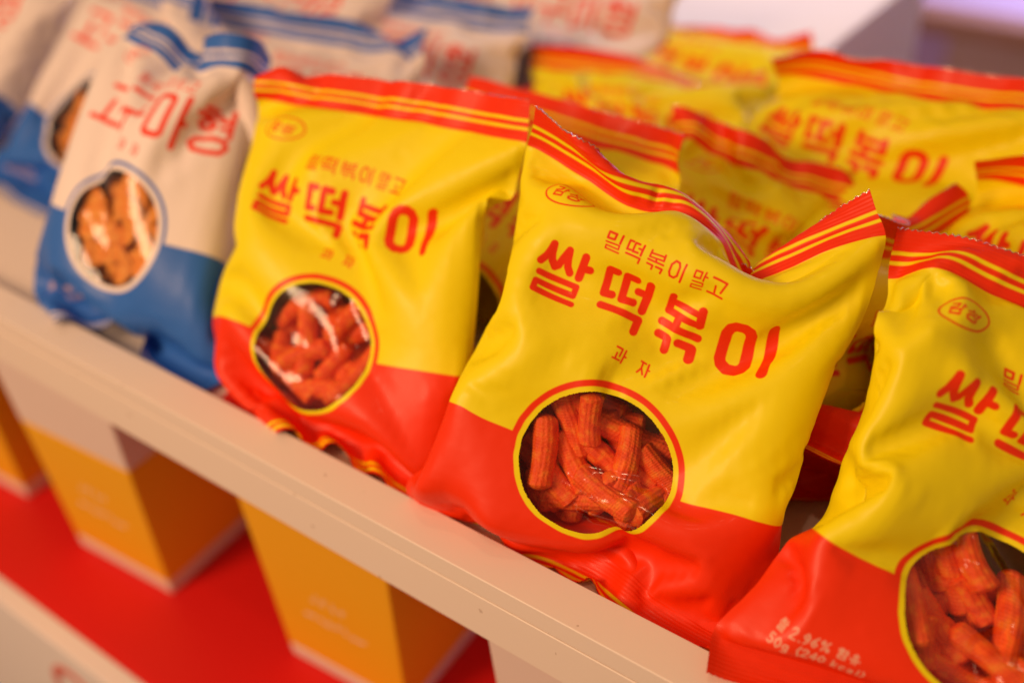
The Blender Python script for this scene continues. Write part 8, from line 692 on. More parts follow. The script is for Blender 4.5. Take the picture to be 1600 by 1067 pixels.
-1,-1,0,-1,1,-1,0,1,3,-5,-1,0,0,-1,1,0,9,6,-60,-2,0,-3,-3,-1,0,0,1,-1,0,0,1,0,11,-11,-3,-1,1,0,0,2,16,-62,1,-3,-3,-2,0,1,-1,0,1,0,0,1,8,-10,18,-18,-2,0,-1,1,0,10,-62,0,-4,-3,1,0,0,1,0,0,1,0,0,0,9,-10,21,-22,-4,1,0,1,0,-59,-4,-5,0,0,1,1,1,0,1,0,1,-2,0,8,-7,2,10,-15,-4,0,0,-1,-58,-12,0,2,1,1,0,-1,1,0,1,1,3,-2,-4,12,-13,6,6,-8,-7,0,0,-64,12,7,2,1,-1,0,1,0,-2,-3,-7,-8,-4,-2,3,-5,
2,-4,1,2,-1,0,-64,0,0,0,1,2,-1,1,1,-3,-5,-1,0,0,0,5,-7,0,7,-4,0,-1,-1,1311,-19,-3,-4,-8,-13,-11,-12,-30,-32,-34,-42,-48,-31,-11,-20,-39,-41,-17,-3,-20,-29,-29,-67,4,9,27,15,-7,-14,-24,-5,-1,4,10,7,-7,-13,4,1,6,7,-13,-8,1,5,-67,22,37,1,-34,-12,-4,11,-1,-5,-4,1,5,6,-8,-9,6,6,-7,-6,1,5,-1,-56,50,-9,-43,0,1,-2,-5,3,3,-1,-2,1,0,2,-4,3,2,-8,0,3,1,6,-16,1,-41,-9,-3,1,0,-1,1,3,1,0,2,0,0,1,-1,-1,0,-3,-1,1,23,-3,-31,-31,2,-4,-1,
0,0,0,1,1,1,1,0,0,-1,1,0,-2,-1,3,13,12,9,-68,6,-10,-2,-2,0,-1,1,-1,2,0,0,1,-1,-1,1,0,0,2,7,13,3,-55,-1,-4,-3,-1,-1,-2,0,0,0,0,0,1,0,0,1,-1,1,2,4,8,6,6,-54,-1,-6,0,-1,-3,0,-1,0,0,0,1,0,0,1,0,1,0,1,6,9,0,10,-59,1,0,-3,-2,0,-1,0,-1,0,0,1,0,1,1,0,0,1,2,12,16,2,-29,-62,3,1,-1,-1,-2,-1,0,0,1,0,0,1,1,0,1,0,0,1,6,-13,-3,16,-60,1,0,1,-2,0,-1,0,0,0,0,1,1,0,1,1,2,1,
1,-14,-2,25,27,-61,6,2,-4,-2,-1,0,0,1,0,1,0,1,2,1,1,0,2,2,-3,2,32,11,-59,4,0,0,-2,-1,0,0,1,1,1,1,0,1,2,2,2,0,2,18,5,-5,-18,-56,-3,0,4,-1,-1,0,2,0,1,1,1,2,1,2,2,3,1,5,33,-1,-22,25,-50,-11,12,-5,-1,-1,2,2,1,1,1,1,1,2,2,3,4,4,3,-6,42,-16,-7,-51,11,-12,2,-3,0,3,1,2,1,0,1,1,2,3,3,4,7,-1,-13,-1,31,-15,-35,-20,-3,3,5,1,4,1,1,1,1,0,1,3,3,3,3,3,4,-9,-11,8,14,-13,-13,-12,0,-9,5,2,
2,0,1,0,0,1,2,5,4,3,2,3,-5,-10,-6,4,-19,8,-8,-20,0,5,0,1,1,0,1,0,-1,4,5,5,3,4,1,-5,-11,-8,1,-25,-6,-1,-2,5,1,0,1,2,1,0,0,4,11,-3,4,4,2,1,0,-17,-10,-1,-38,4,-2,5,6,2,3,1,0,1,1,1,10,33,-15,-12,0,0,0,0,-1,-27,-5,-36,0,1,6,8,5,2,2,2,1,1,1,4,-1,43,-23,-16,0,0,0,0,-12,-21,-33,-4,4,10,11,5,2,1,2,1,1,1,-1,-23,30,38,-26,-19,0,0,0,0,-33,-36,0,8,16,10,3,2,2,2,2,1,-1,-9,-8,-17,45,27,-27,-20,
0,0,0,-4,-41,7,24,14,4,2,2,1,1,2,3,1,-10,-10,-27,9,51,11,-24,-20,0,0,0,-50,32,19,3,0,1,0,1,1,2,2,5,6,-6,-15,-28,18,40,10,-14,-25,4,-2,-28,-14,-11,-4,-1,0,0,0,0,1,2,7,16,16,9,1,15,12,-11,-3,11,-8,2,-23,2,4,5,7,-1,-14,-9,-6,8,14,10,3,0,0,-11,4,15,18,-5,-3,-2,-5],
'Y2b': [-298,24,21,21,24,19,16,25,20,12,7,8,17,22,21,22,18,9,13,20,22,20,20,8,-3,3,-5,-4,5,-2,-2,2,4,6,-2,-2,1,-4,-3,6,8,-3,-1,0,1,0,11,-5,-1,1,-6,0,7,-8,2,-3,6,5,2,-3,-2,-3,-2,7,7,-3,-1,0,1,5,1,-4,-7,6,0,-1,6,-3,7,-3,7,-1,-2,2,-5,-2,-3,4,5,0,0,-3,-8,-2,4,8,0,-1,1,0,4,3,7,-1,0,0,-3,-4,2,0,1,0,0,-1,-8,-9,4,1,4,3,1,3,0,-2,1,2,3,2,-2,-9,6,1,0,1,0,0,-3,-6,-2,1,1,2,1,-3,-1,3,1,1,0,3,
2,-6,-1,6,-1,1,0,0,0,-3,-4,4,-1,-1,-1,0,3,-7,-1,0,0,1,4,0,-9,10,5,0,0,-2,2,0,-3,-3,7,-3,-1,1,-5,0,7,-3,-2,0,0,-4,-14,13,10,0,0,-1,1,1,-1,-2,-2,7,-2,-1,1,2,-7,-2,4,1,-1,-9,-8,12,9,0,-3,1,2,1,0,-1,-3,-1,6,0,-1,-1,1,1,-1,0,0,-8,2,5,4,-1,-2,1,0,1,0,0,-3,0,-2,6,-1,0,0,1,3,-1,-1,0,3,-1,1,-1,1,-1,0,0,-2,1,-2,-2,-2,1,6,-1,0,-1,2,1,1,-1,0,3,0,-1,0,0,0,0,-1,0,-1,-3,-2,0,1,5,
0,-1,1,-1,2,2,-2,1,0,2,-1,1,-1,0,-1,0,1,-2,-3,-4,-1,12,5,0,0,-1,0,-1,2,2,-1,-1,2,1,-1,-1,-1,1,0,-1,-1,-4,-7,1,11,4,1,-1,1,0,-3,0,2,-1,1,0,2,-1,0,-1,0,-1,1,-2,-8,3,15,-6,5,-1,0,0,0,1,-4,0,1,1,1,-1,1,-1,0,-1,1,1,-4,-1,15,-8,-2,4,1,0,-1,1,0,-2,-3,1,1,0,1,0,1,-1,-1,1,-2,-3,17,-10,-8,9,4,0,0,1,-1,1,0,-2,-1,-1,-1,0,2,0,1,0,0,-1,11,-12,-5,15,-3,3,1,0,0,0,0,3,1,-2,-2,-2,-1,0,
1,-1,4,0,2,-12,0,15,2,-5,3,0,1,0,1,1,1,1,1,0,0,-3,-2,-2,5,-5,-1,-8,5,13,1,-2,-1,2,1,1,0,-1,1,1,2,0,0,-2,1,-2,3,-6,-1,-3,6,8,0,0,-1,1,1,4,-2,1,0,0,1,0,1,-1,1,-3,5,-8,2,3,4,2,-2,1,0,1,0,5,-7,5,0,0,0,-1,1,-9,-1,4,8,-6,5,4,2,-1,-1,1,0,1,1,1,-5,7,0,0,-1,-1,1,-9,7,5,0,-1,5,2,-1,-2,0,0,1,0,1,1,3,-2,4,0,-3,0,0,-1,2,3,0,1,1,-1,-1,-1,2,1,0,0,1,1,2,3,1,0,
-2,0,0,-1,-1,6,-1,-1,-1,-1,0,2,2,0,0,1,0,0,1,1,6,7,-1,1,1,-2,1,1,0,0,0,0,0,1,0,0,0,0,0,0,-1,-1,1,0,6,1,0,-2,2,0,1,0,0,1,0,0,0,-1,0,0,0,0,0,1,-1,0,0,826,6,11,9,2,-14,-18,-1,11,16,16,15,15,10,12,12,12,10,12,13,13,12,12,-5,-13,-4,2,7,8,-1,-8,-2,-1,-1,-1,0,1,2,1,-5,2,-2,1,-2,1,-1,-6,-5,-10,0,2,8,8,-8,-5,1,-3,0,-1,1,1,2,2,-7,2,-2,0,-1,1,-16,2,-6,2,-5,1,11,8,-12,-1,-2,0,-2,2,
0,-2,0,2,-4,1,0,0,-1,-24,3,3,-4,0,-2,0,9,12,-11,-3,-2,0,0,-1,-1,1,0,1,-2,0,-1,0,-25,2,6,-6,-2,2,3,1,-3,2,0,-1,1,-1,0,1,-2,0,0,0,0,1,0,-25,2,1,-1,0,2,-2,-1,2,1,2,-1,-1,1,2,-3,-1,0,1,0,0,-1,1,-23,1,-2,3,-1,-1,8,5,2,1,-3,-6,-4,4,-4,-3,0,2,2,-2,-1,1,-1,-20,-3,1,0,4,0,-4,4,2,-4,-2,2,9,-7,-5,1,2,3,-3,-2,1,0,0,-20,-1,-1,-1,1,3,2,-4,-1,1,5,5,-7,-3,0,2,2,-3,-2,1,0,0,1,-20,-1,-1,
0,-1,0,0,0,-1,5,0,-2,-2,1,2,0,-1,-1,0,1,0,1,-1,-21,0,0,-1,-1,0,0,1,0,0,0,0,0,1,0,0,-2,0,1,0,1,0,1,-20,0,-1,-1,-1,0,0,1,0,-1,0,0,1,0,0,-1,0,1,0,1,1,0,0,-20,-1,0,0,-1,-1,0,0,2,-1,0,0,0,-1,1,0,0,-1,1,2,0,1,2,-21,0,0,-1,2,-1,-2,0,1,0,-1,1,0,1,0,-1,0,0,1,1,2,0,-4,-21,1,-1,0,0,4,-1,-2,-1,0,0,-1,1,0,0,1,1,-2,1,1,-1,-1,9,-21,0,0,0,-1,0,5,-1,0,-1,0,-1,0,0,1,
1,-2,-1,1,1,-1,6,0,-21,0,0,0,1,-1,1,4,-1,-1,-1,1,-1,0,0,2,-3,0,2,-2,6,1,-6,-21,0,0,0,-1,1,0,1,3,0,1,-1,-1,-1,1,-1,0,2,-3,5,1,-5,-3,-21,0,0,0,0,-1,0,0,-1,3,2,1,-1,0,-1,-4,1,2,7,0,-5,-3,-1,-21,0,1,-1,0,0,-2,0,1,0,0,0,2,1,-4,4,2,6,-3,-5,-3,0,1,-21,0,-1,2,-1,-1,0,0,0,0,0,1,0,-2,5,0,4,-4,-3,0,0,0,1,-22,2,0,-1,1,0,0,-1,-1,1,0,0,-2,5,-1,-1,-1,0,0,0,0,1,0,-21,-2,2,2,
1,0,-1,0,9,-1,-7,-4,4,-3,-1,0,2,1,0,-1,0,0,1,-22,1,3,3,1,0,0,8,-12,-5,2,1,-1,1,2,3,0,-1,-2,-1,-1,-1,1,-22,3,6,3,1,1,0,-2,1,-5,2,2,2,2,0,-2,-3,-1,0,-3,-2,-2,0,-23,12,3,0,1,1,1,-5,2,9,2,0,-3,-5,-3,-2,0,-1,-2,0,0,-2,-5,-21,1,-1,-1,1,-1,0,0,0,1,0,0,0,0,0,0,0,-2,1,0,0,-1,0,-20,-2,-1,2,-1,0,0,-1,1,-1,0,0,0,1,0,0,-1,1,-1,1,0,1,-1,307,1,-11,-10,-3,5,8,0,-10,-15,-19,-17,-11,0,-4,-6,
-12,-20,-18,-6,-4,-7,-8,-24,8,10,-5,-9,-3,-1,4,3,2,6,-3,0,-1,-4,-2,10,8,-3,-3,6,2,-1,-24,4,8,2,-5,-7,-2,2,3,0,3,5,1,-3,-3,-2,-3,10,10,-4,-1,4,1,-18,0,7,-4,8,2,-18,0,10,9,-4,6,-4,-3,4,-7,3,-4,3,15,-4,-3,-4,-6,5,-14,4,21,-6,-1,-19,-7,10,19,-4,-1,0,-8,-2,1,15,2,-4,-3,-6,-7,-1,-4,-8,22,-7,3,5,2,-8,-6,-6,3,3,-6,-4,3,3,3,4,-4,-2,-4,-2,-2,-2,14,-7,-10,-3,3,6,3,-8,-7,2,1,-3,0,5,8,-6,-2,0,0,-2,-1,-10,2,3,-6,1,
2,-10,-2,-1,1,0,5,0,-1,3,14,-2,-10,-3,5,0,-2,1,-12,4,0,2,-10,1,8,-5,-2,8,8,-11,-5,-1,15,0,-14,-2,5,3,-2,-1,0,-11,1,2,1,3,-11,-2,8,18,-5,-17,-4,2,22,-6,-15,-2,3,6,-1,-2,-1,0,-12,1,2,3,2,1,-3,8,-2,-12,1,3,13,-7,-4,0,-2,1,1,-3,-2,0,-1,-11,0,1,3,4,3,0,-6,-1,5,1,4,-8,3,2,2,1,-3,-4,-5,-3,0,1,-11,0,1,1,4,5,1,-7,-2,4,2,1,1,-4,1,2,2,-1,-6,-5,-1,0,0,-11,1,0,1,0,5,4,-3,-5,1,3,-2,3,-3,0,1,1,
-1,-4,-3,-2,0,2,-10,-1,0,1,-2,0,4,4,-5,-1,2,2,-3,-1,-1,1,0,1,-2,-3,1,-1,7,-11,1,0,0,1,-8,1,4,0,0,1,1,-1,-1,-1,0,-1,3,-2,-1,0,12,23,-10,0,0,0,0,0,-8,1,1,1,1,1,0,-1,0,-3,3,2,-2,0,12,21,0,-10,-1,1,-1,1,1,-3,-7,1,2,0,1,1,0,-2,-1,4,-2,-1,15,20,1,-12,-10,0,0,0,0,1,0,-4,-4,-1,0,-1,2,2,-1,0,1,0,16,18,1,-9,-16,-9,0,-2,1,0,1,2,2,-1,-5,-5,-1,1,0,1,8,3,11,13,0,-9,-12,-4,-10,0,0,-1,1,2,
4,3,0,-1,-1,-5,-4,-2,14,14,2,4,-1,-10,-10,-4,0,-8,-1,-1,-1,-1,2,2,2,2,-1,-3,0,-2,14,12,0,4,-4,-11,-8,-3,0,1,-8,-4,1,-1,-1,1,1,2,0,0,1,-2,13,12,-1,-4,-5,-8,-4,-1,2,0,1,-9,4,-6,-4,0,0,1,0,-4,-1,5,19,11,-6,-8,-6,-5,-2,1,1,1,2,1,-7,-4,-4,-3,-1,-1,0,-2,10,13,10,0,-10,-9,-5,-3,-1,1,1,3,2,3,2,-7,-7,-6,-2,-1,0,0,1,1,3,1,-2,-3,-1,0,1,1,1,0,2,2,6,4,-9,-12,-2,0,0,0,-1,3,-1,-2,0,-1,1,1,0,1,0,1,
1,-1,2,1,12,-10,-1,1,3,-4,3,0,3,1,-1,-2,0,-1,-1,1,-1,2,3,2,-4,-1,2,2,-11,3,5,-8,5,1,5,0,0,0,0,0,0,1,-2,0,-2,-1,2,1,-4,-2,2],
'Y2a': [-667,25,23,24,24,25,24,25,25,23,25,25,24,19,22,25,24,25,24,21,20,20,22,-1,0,1,-1,1,-1,1,-1,0,1,-1,0,0,2,-1,0,0,-1,0,3,2,-1,-4,-1,-1,1,1,-1,1,-1,0,0,0,0,0,-1,2,1,-1,-1,0,0,0,3,3,-4,0,-2,0,0,1,-1,1,0,-1,0,0,0,-1,0,2,-1,-1,1,0,1,-1,1,8,4,-5,-1,1,-1,1,-1,0,0,0,0,-2,2,-3,0,0,2,-1,1,0,1,1,1,5,-5,-2,0,0,0,0,0,0,-1,0,0,0,0,-1,1,0,1,-1,0,0,-1,-5,3,-3,-1,-1,1,-1,0,-1,0,0,0,1,
-1,1,0,0,1,-1,0,0,-1,-5,1,7,-6,-3,0,0,-1,0,1,-1,1,0,0,0,0,1,0,0,0,0,-1,0,3,-15,0,1,-2,-1,-1,1,-1,0,1,0,0,-1,0,1,1,1,-1,0,-1,0,1,-4,9,5,-4,-2,-1,1,-2,1,0,-1,1,-1,1,0,2,-1,0,1,0,-1,0,0,2,-4,-4,8,-5,-1,0,0,0,0,1,-1,1,0,1,-1,1,-1,0,0,0,-1,0,1,-8,4,-8,6,-3,-1,1,-1,0,0,0,0,0,0,2,-1,0,-1,-2,2,1,-1,-3,9,-1,4,-7,2,0,1,0,0,0,0,0,0,0,-1,1,-1,0,-1,0,1,-3,-6,1,-6,
-2,9,-1,-2,0,1,0,0,-1,1,0,0,0,-1,1,-1,0,0,-4,-7,5,7,0,-4,5,4,-3,-3,0,0,0,0,0,0,0,0,-1,0,-1,2,1,-3,4,4,0,2,1,-4,1,5,-4,-3,1,0,1,-1,0,1,0,0,-1,1,1,0,7,3,-2,-15,10,-3,-7,0,-3,7,-3,-3,1,0,0,1,-1,1,0,0,2,0,-1,0,2,-3,-10,17,-3,-11,-4,3,-7,7,-2,-1,0,1,-1,1,-1,2,1,-1,0,-1,-2,-1,-2,16,8,9,-6,-10,1,1,-7,4,-1,1,-1,1,-1,1,0,1,-1,-4,-2,2,-8,-2,3,-11,11,12,-10,-3,6,0,-7,2,0,0,0,0,
0,-1,-3,-3,1,3,-9,1,5,7,-18,0,7,11,0,0,5,3,-7,-3,1,0,0,-3,-2,1,2,3,-1,1,4,5,2,-11,8,3,6,-3,-5,1,3,4,-1,-5,0,0,2,1,1,1,-1,1,6,1,-1,-12,-9,-4,4,2,-1,4,0,2,1,0,1,0,2,1,1,0,1,1,-1,1,2,-2,-1,-8,-3,-1,1,5,2,1,-1,2,2,2,-2,-2,-1,1,0,1,1,1,2,1,1,6,-9,1,1,4,1,0,-1,0,-1,2,1,1,0,0,-1,1,0,0,1,-1,2,3,2,-9,4,4,1,0,0,1,0,0,-1,0,0,1,0,0,0,0,-1,0,0,-1,3,5,-6,5,
1,-1,1,-1,0,0,1,0,0,1,-1,0,1,-1,0,0,0,-1,1,-1,4,-2,0,0,1,-1,1,-1,0,0,0,1,-1,0,1,-1,1,-1,0,0,0,0,1,-1,-2,1,0,-1,1,-1,0,1,-1,0,0,0,1,-1,1,-1,0,1,-1,1,-1,0,0,714,-4,-8,-4,2,2,-4,-2,-2,-6,-3,-1,-6,-14,-9,-1,4,1,-4,-11,-13,-14,-11,-18,3,2,-2,-1,-1,0,1,0,2,1,0,1,3,-2,1,-3,-4,3,5,4,-1,-5,-19,-1,5,1,-1,-3,2,0,0,1,1,0,-1,5,0,1,-7,0,-1,1,7,5,-3,-18,-3,-1,3,-2,1,0,0,1,0,-1,-1,1,0,
6,-6,1,-1,-1,2,-1,9,9,-18,-5,-1,0,1,-1,1,1,0,-1,-1,2,1,-2,0,-1,1,0,-1,0,1,1,14,-18,-2,-3,0,0,1,0,2,-2,-1,1,1,-1,0,-1,1,0,0,0,0,1,2,5,-17,-2,-2,-1,0,0,2,-1,-2,1,0,1,0,0,0,1,0,1,0,-1,0,8,-1,-18,-1,-2,-1,0,2,0,-2,0,0,2,-1,-1,1,2,1,2,-1,0,-2,1,-2,9,-18,0,-2,-1,1,0,0,-2,0,1,1,0,-1,1,2,3,0,1,-3,-1,1,3,-3,-17,-1,-1,-2,-1,3,-1,-1,0,0,1,-1,1,1,1,2,3,-2,-1,0,-1,-2,2,-17,0,-2,
-1,-1,-1,1,0,0,0,0,0,2,-1,2,-1,1,0,1,0,0,0,2,-18,0,2,-4,-1,-2,1,0,0,1,-2,0,1,2,-2,2,-3,0,3,1,2,2,-1,-17,0,-2,1,-3,-2,0,3,0,-2,-1,1,-1,1,1,1,-3,0,0,3,5,6,-2,-17,0,2,-1,-2,-3,-2,2,1,-1,-1,-1,1,1,2,-2,-1,-1,0,9,6,-5,-4,-19,1,7,6,-6,-7,-3,0,1,1,-1,-1,1,0,4,-6,0,1,2,3,-3,-1,0,-20,0,-1,6,9,-5,-8,-2,3,-1,1,-1,0,1,0,-2,0,4,3,-8,0,0,2,-17,-1,-4,-2,5,12,-4,-7,0,1,0,0,0,0,-1,
2,3,5,1,-3,-11,1,2,-15,-2,-3,-3,0,3,11,-4,-4,1,0,0,1,2,-4,4,4,-6,-5,-2,4,1,2,-18,4,-3,-5,-2,0,3,10,-2,0,-2,1,1,1,-1,-2,-6,-2,0,3,10,3,-4,-19,0,3,-5,-2,1,0,0,7,2,0,0,1,-4,-4,-3,1,0,2,11,-2,-5,-3,-16,-1,-2,0,-2,-3,1,2,-2,3,4,0,-4,-3,0,0,0,0,5,-1,-2,-1,1,-19,1,3,4,-4,-8,0,0,1,-1,1,1,-1,3,2,2,0,-1,-5,0,0,1,-1,-21,1,0,-1,0,3,-3,-2,0,0,0,0,3,2,1,2,2,3,-2,-10,1,-1,1,-20,0,0,0,
1,2,-2,-2,-1,0,0,-1,2,-1,0,-1,-1,1,2,3,-3,0,1,-21,1,1,3,4,2,1,-1,-5,-5,-4,1,-1,1,1,1,2,1,2,0,-3,-1,-1,-20,1,8,8,3,2,2,2,1,-3,-3,-3,-1,1,1,1,0,0,-1,-3,-5,-9,-2,-21,9,2,0,0,1,0,1,3,6,4,1,-1,-3,-2,-2,-2,-2,-2,-1,-1,-2,-10,-24,0,1,-1,1,-1,0,1,0,-1,0,0,0,0,0,0,0,1,0,0,0,0,-1,-24,1,-1,0,0,0,0,0,0,0,0,0,0,0,0,0,1,-1,0,0,0,0,0,326,3,5,1,-2,-2,3,2,0,3,1,0,3,6,5,0,
-1,-3,3,6,7,6,5,-16,-3,-2,3,0,1,0,-2,1,-1,-1,0,-1,-1,0,0,1,5,-4,-1,-2,0,2,-14,0,-4,-1,0,2,-2,1,-1,0,-1,0,1,-3,0,0,4,0,1,-2,-3,-1,0,-16,7,0,-4,3,-1,-1,0,-3,0,3,0,0,0,-5,6,4,0,0,-4,0,-10,-3,-15,8,4,0,-1,-1,-1,-5,1,2,1,-4,-1,8,1,0,-2,1,1,1,-4,0,-15,-15,2,6,1,-1,-1,-2,-3,3,2,-2,-2,1,1,5,-1,-3,-1,0,1,0,-4,-4,-15,2,2,2,-2,-1,-2,2,3,0,-3,0,1,-1,0,-1,-1,0,1,1,-1,-6,1,-14,0,2,1,0,
-2,-1,3,2,-3,-1,0,2,-1,-2,-3,-1,0,1,2,-1,4,-3,-15,-1,2,3,-2,-2,0,4,0,-1,-2,1,1,-1,-3,-3,-1,1,2,1,1,-3,2,-15,0,1,1,2,-4,1,2,0,-1,-1,1,-1,-1,-1,-2,-2,1,2,0,1,2,-2,-16,0,1,2,2,-1,0,1,0,0,-1,0,-2,1,-2,1,-2,-1,1,1,-1,0,0,-14,0,-3,3,3,4,-3,-2,0,1,2,0,0,-4,5,-4,2,5,-8,-1,-2,-2,1,-16,0,3,-3,3,5,0,-4,0,1,3,-1,1,-1,-4,0,5,3,3,-7,-8,-1,0,-15,1,-5,2,1,4,3,-4,-1,1,2,2,-2,0,-3,2,4,
-1,2,-10,-2,1,4,-15,1,-4,-5,1,6,5,0,-4,0,1,3,-2,-2,-3,9,1,-4,-2,-1,1,3,0,-14,-1,6,-10,-4,1,6,3,-3,0,0,1,0,-1,0,3,-2,-4,-1,14,5,-3,-9,-13,0,6,9,-17,-8,1,6,0,-2,1,0,-1,0,2,-2,-2,-2,-1,2,9,-2,3,-7,-4,0,9,6,-17,-10,2,3,0,-1,0,0,-1,4,-4,-3,4,7,5,-9,0,1,-13,4,-3,6,9,1,-15,-11,2,0,1,-1,0,0,0,1,7,11,5,-15,-7,0,1,-10,-4,3,0,8,9,0,-13,-11,-2,-1,1,-1,3,7,9,7,-2,-14,-7,0,2,3,-1,-1,-6,-4,0,11,
7,2,-9,-11,-5,-1,6,10,5,-1,-6,-5,-2,-2,4,5,5,-7,-9,-1,-4,3,9,6,6,5,-4,-12,-3,2,-4,-3,-1,-1,1,10,9,2,-2,-11,-8,8,-7,-1,3,-9,2,6,3,1,0,-6,-4,-2,-1,-2,-1,-2,0,12,2,-2,-1,-8,2,6,-3,-11,-3,3,3,6,5,5,1,2,1,-2,-2,-5,-5,-5,-4,2,2,3,-8,-1,-3,-5,-3,-1,0,0,2,8,10,7,-4,-6,-3,-4,-2,-2,-2,-2,4,4,2,-9,-4,-8,-3,0,0,0,1,1,0,0,1,-1,0,-1,-1,1,0,0,0,1,7,5,-10,-11,-1,1,-1,0,0,-1,0,0,1,-1,1,-1,0,0,0,0,
0,1,1,0,11,-3,0,0,-1,0,0,0,1,0,1,0,1,-1,0,-1,0,-1,0,0,0,0,0,0,-1,1,0,0,2,-2,0,4,-3,1,-2,2,0,-2,0,0,2,-1,-1,0,1,-1,-1],
'Y2c': [239,-9,-8,-9,-9,-7,-7,-8,0,10,12,3,-9,-15,-14,-10,3,7,8,8,11,7,1,-22,0,0,0,2,6,5,4,1,-5,0,5,7,4,-2,7,10,1,-1,-1,-4,-1,5,-23,1,0,1,7,4,2,5,1,-2,-4,-2,2,12,4,7,-3,0,-1,-2,-2,1,1,-21,0,2,19,3,0,3,2,2,0,-5,-3,2,-1,16,-1,-7,-5,-1,2,0,-1,-13,-24,9,20,6,4,1,2,1,0,2,1,-1,0,2,1,-2,1,-3,0,-2,-3,-10,-13,-12,23,1,-5,2,3,1,1,1,0,1,3,2,0,-3,1,-3,3,-4,-5,-6,-8,-2,-2,-1,6,0,1,1,0,1,0,0,0,1,
0,1,0,-1,1,-2,-2,-3,-2,-4,-1,-5,0,1,3,-2,-1,1,0,1,0,-1,-2,0,1,1,1,-1,-1,-1,2,0,-2,-1,-9,2,0,2,-2,-5,0,1,2,-1,-2,0,1,1,1,0,-1,0,2,6,-2,-1,-1,-6,0,1,-4,-2,-1,-4,2,-2,2,0,-2,1,1,0,1,0,3,9,-1,-3,-1,0,-4,0,-1,-8,3,4,2,-1,0,-1,1,1,0,0,0,-1,1,4,1,-3,-4,-1,1,-4,-1,2,13,1,0,1,1,1,-1,0,1,1,0,0,0,0,-2,-7,-11,-2,0,1,-5,0,1,4,6,4,2,-1,1,1,2,2,-2,-1,0,-1,1,-7,-12,-3,-1,2,1,-5,
1,-2,1,5,4,2,1,0,2,1,0,-2,-3,-3,3,-6,-8,1,-3,-1,-1,2,-3,-1,1,-1,0,2,2,2,1,1,1,-2,-4,-7,0,2,-11,8,-5,-1,0,2,-2,-6,1,0,0,0,1,2,0,1,2,0,-3,-3,-1,14,-25,0,16,-5,-4,-2,-1,25,-4,-1,-1,-1,0,2,0,1,2,0,-1,-4,4,20,-32,6,26,-29,-2,2,0,25,7,-5,-2,-3,-1,0,1,3,-1,-3,-6,-2,8,8,-14,22,10,-29,-1,1,0,33,3,-33,-2,-11,-2,1,1,3,-5,-4,-4,1,0,-1,12,18,-16,-12,3,1,4,28,1,-28,1,0,-2,-4,-7,1,0,-10,-2,5,-4,2,20,6,
-19,-4,0,2,6,20,7,-24,-4,-1,23,-2,-2,-8,-22,-13,7,9,5,-1,0,2,-12,-1,-3,8,6,10,12,-18,-11,6,13,23,-2,-7,-26,4,8,12,-1,-18,-9,14,-8,2,-1,6,5,4,11,-10,-15,13,8,9,25,-11,-23,8,13,1,-8,-19,-3,30,-2,4,3,-11,4,1,6,0,-8,5,3,6,-2,13,-11,-8,21,-7,-4,-21,5,23,-1,2,1,-6,13,-2,3,2,-8,0,8,1,-6,-17,3,-7,6,-2,-3,1,0,15,1,0,-2,-8,-5,6,16,3,-1,-1,0,-2,-11,-15,2,1,4,11,-10,6,-21,24,2,-6,0,3,0,5,2,-2,-2,3,-1,-4,-11,-8,0,-2,6,10,
-8,-6,-8,21,0,-1,3,-5,-6,-2,-1,3,6,6,0,-2,-13,-7,1,0,-4,11,-8,1,7,6,1,0,1,0,0,0,1,0,2,0,0,-7,-16,-6,1,1,1,2,15,4,0,-5,2,1,1,0,0,0,0,0,0,-4,-9,-4,-1,-7,1,0,1,2,3,390,22,21,21,23,24,22,22,23,19,17,22,21,18,18,20,23,22,23,21,22,24,24,-6,-1,-2,1,1,-2,-1,0,-1,2,1,-2,2,2,-2,3,-3,1,-1,2,2,-1,1,-8,-1,1,1,-2,-1,0,0,-1,0,2,0,0,1,2,1,1,-1,2,1,0,1,-2,-10,0,4,-3,-2,0,1,-1,1,0,1,1,-1,-1,
6,-1,2,2,0,-1,0,0,0,-9,4,-5,-2,2,0,0,1,0,1,2,-1,0,3,0,-1,1,-1,-1,2,0,0,-8,-2,-12,0,3,0,1,0,1,0,0,0,2,1,0,-1,2,-1,1,1,-1,0,-3,-3,12,-15,-7,0,0,0,0,0,0,1,0,1,0,0,1,0,0,0,1,0,-1,-2,-3,4,-5,-3,-4,0,1,-1,0,0,0,1,0,0,0,0,0,1,0,-1,0,0,-2,-1,-14,9,0,-1,0,1,1,-2,0,1,0,0,-1,0,0,0,0,0,0,-1,0,-2,-1,-6,0,-3,3,1,1,1,0,1,-2,-1,1,1,-1,0,-1,0,0,-2,0,-1,-2,0,-3,-6,2,
3,-1,-2,0,0,-1,1,0,0,-1,1,-1,1,0,-1,1,0,-3,0,1,-2,0,-4,-5,1,0,-1,1,0,1,0,-1,1,0,1,0,-1,0,0,-2,-1,2,3,-4,4,-1,-6,-3,-1,0,1,1,-1,1,0,0,1,0,-1,0,-1,-1,0,-1,2,5,-5,1,6,-3,-6,-2,0,-1,0,1,-1,1,0,0,-1,0,0,-1,-1,-2,-1,-1,-3,2,-4,-8,3,1,-1,-1,0,0,-1,0,0,1,0,1,-3,-2,-2,-1,-3,0,-1,2,-8,4,2,-2,0,-1,-1,-1,-1,0,0,0,1,-1,-3,-2,-1,2,-3,-2,-1,-1,3,-8,0,2,4,-1,-1,-1,-1,-1,0,0,0,-1,-5,-3,
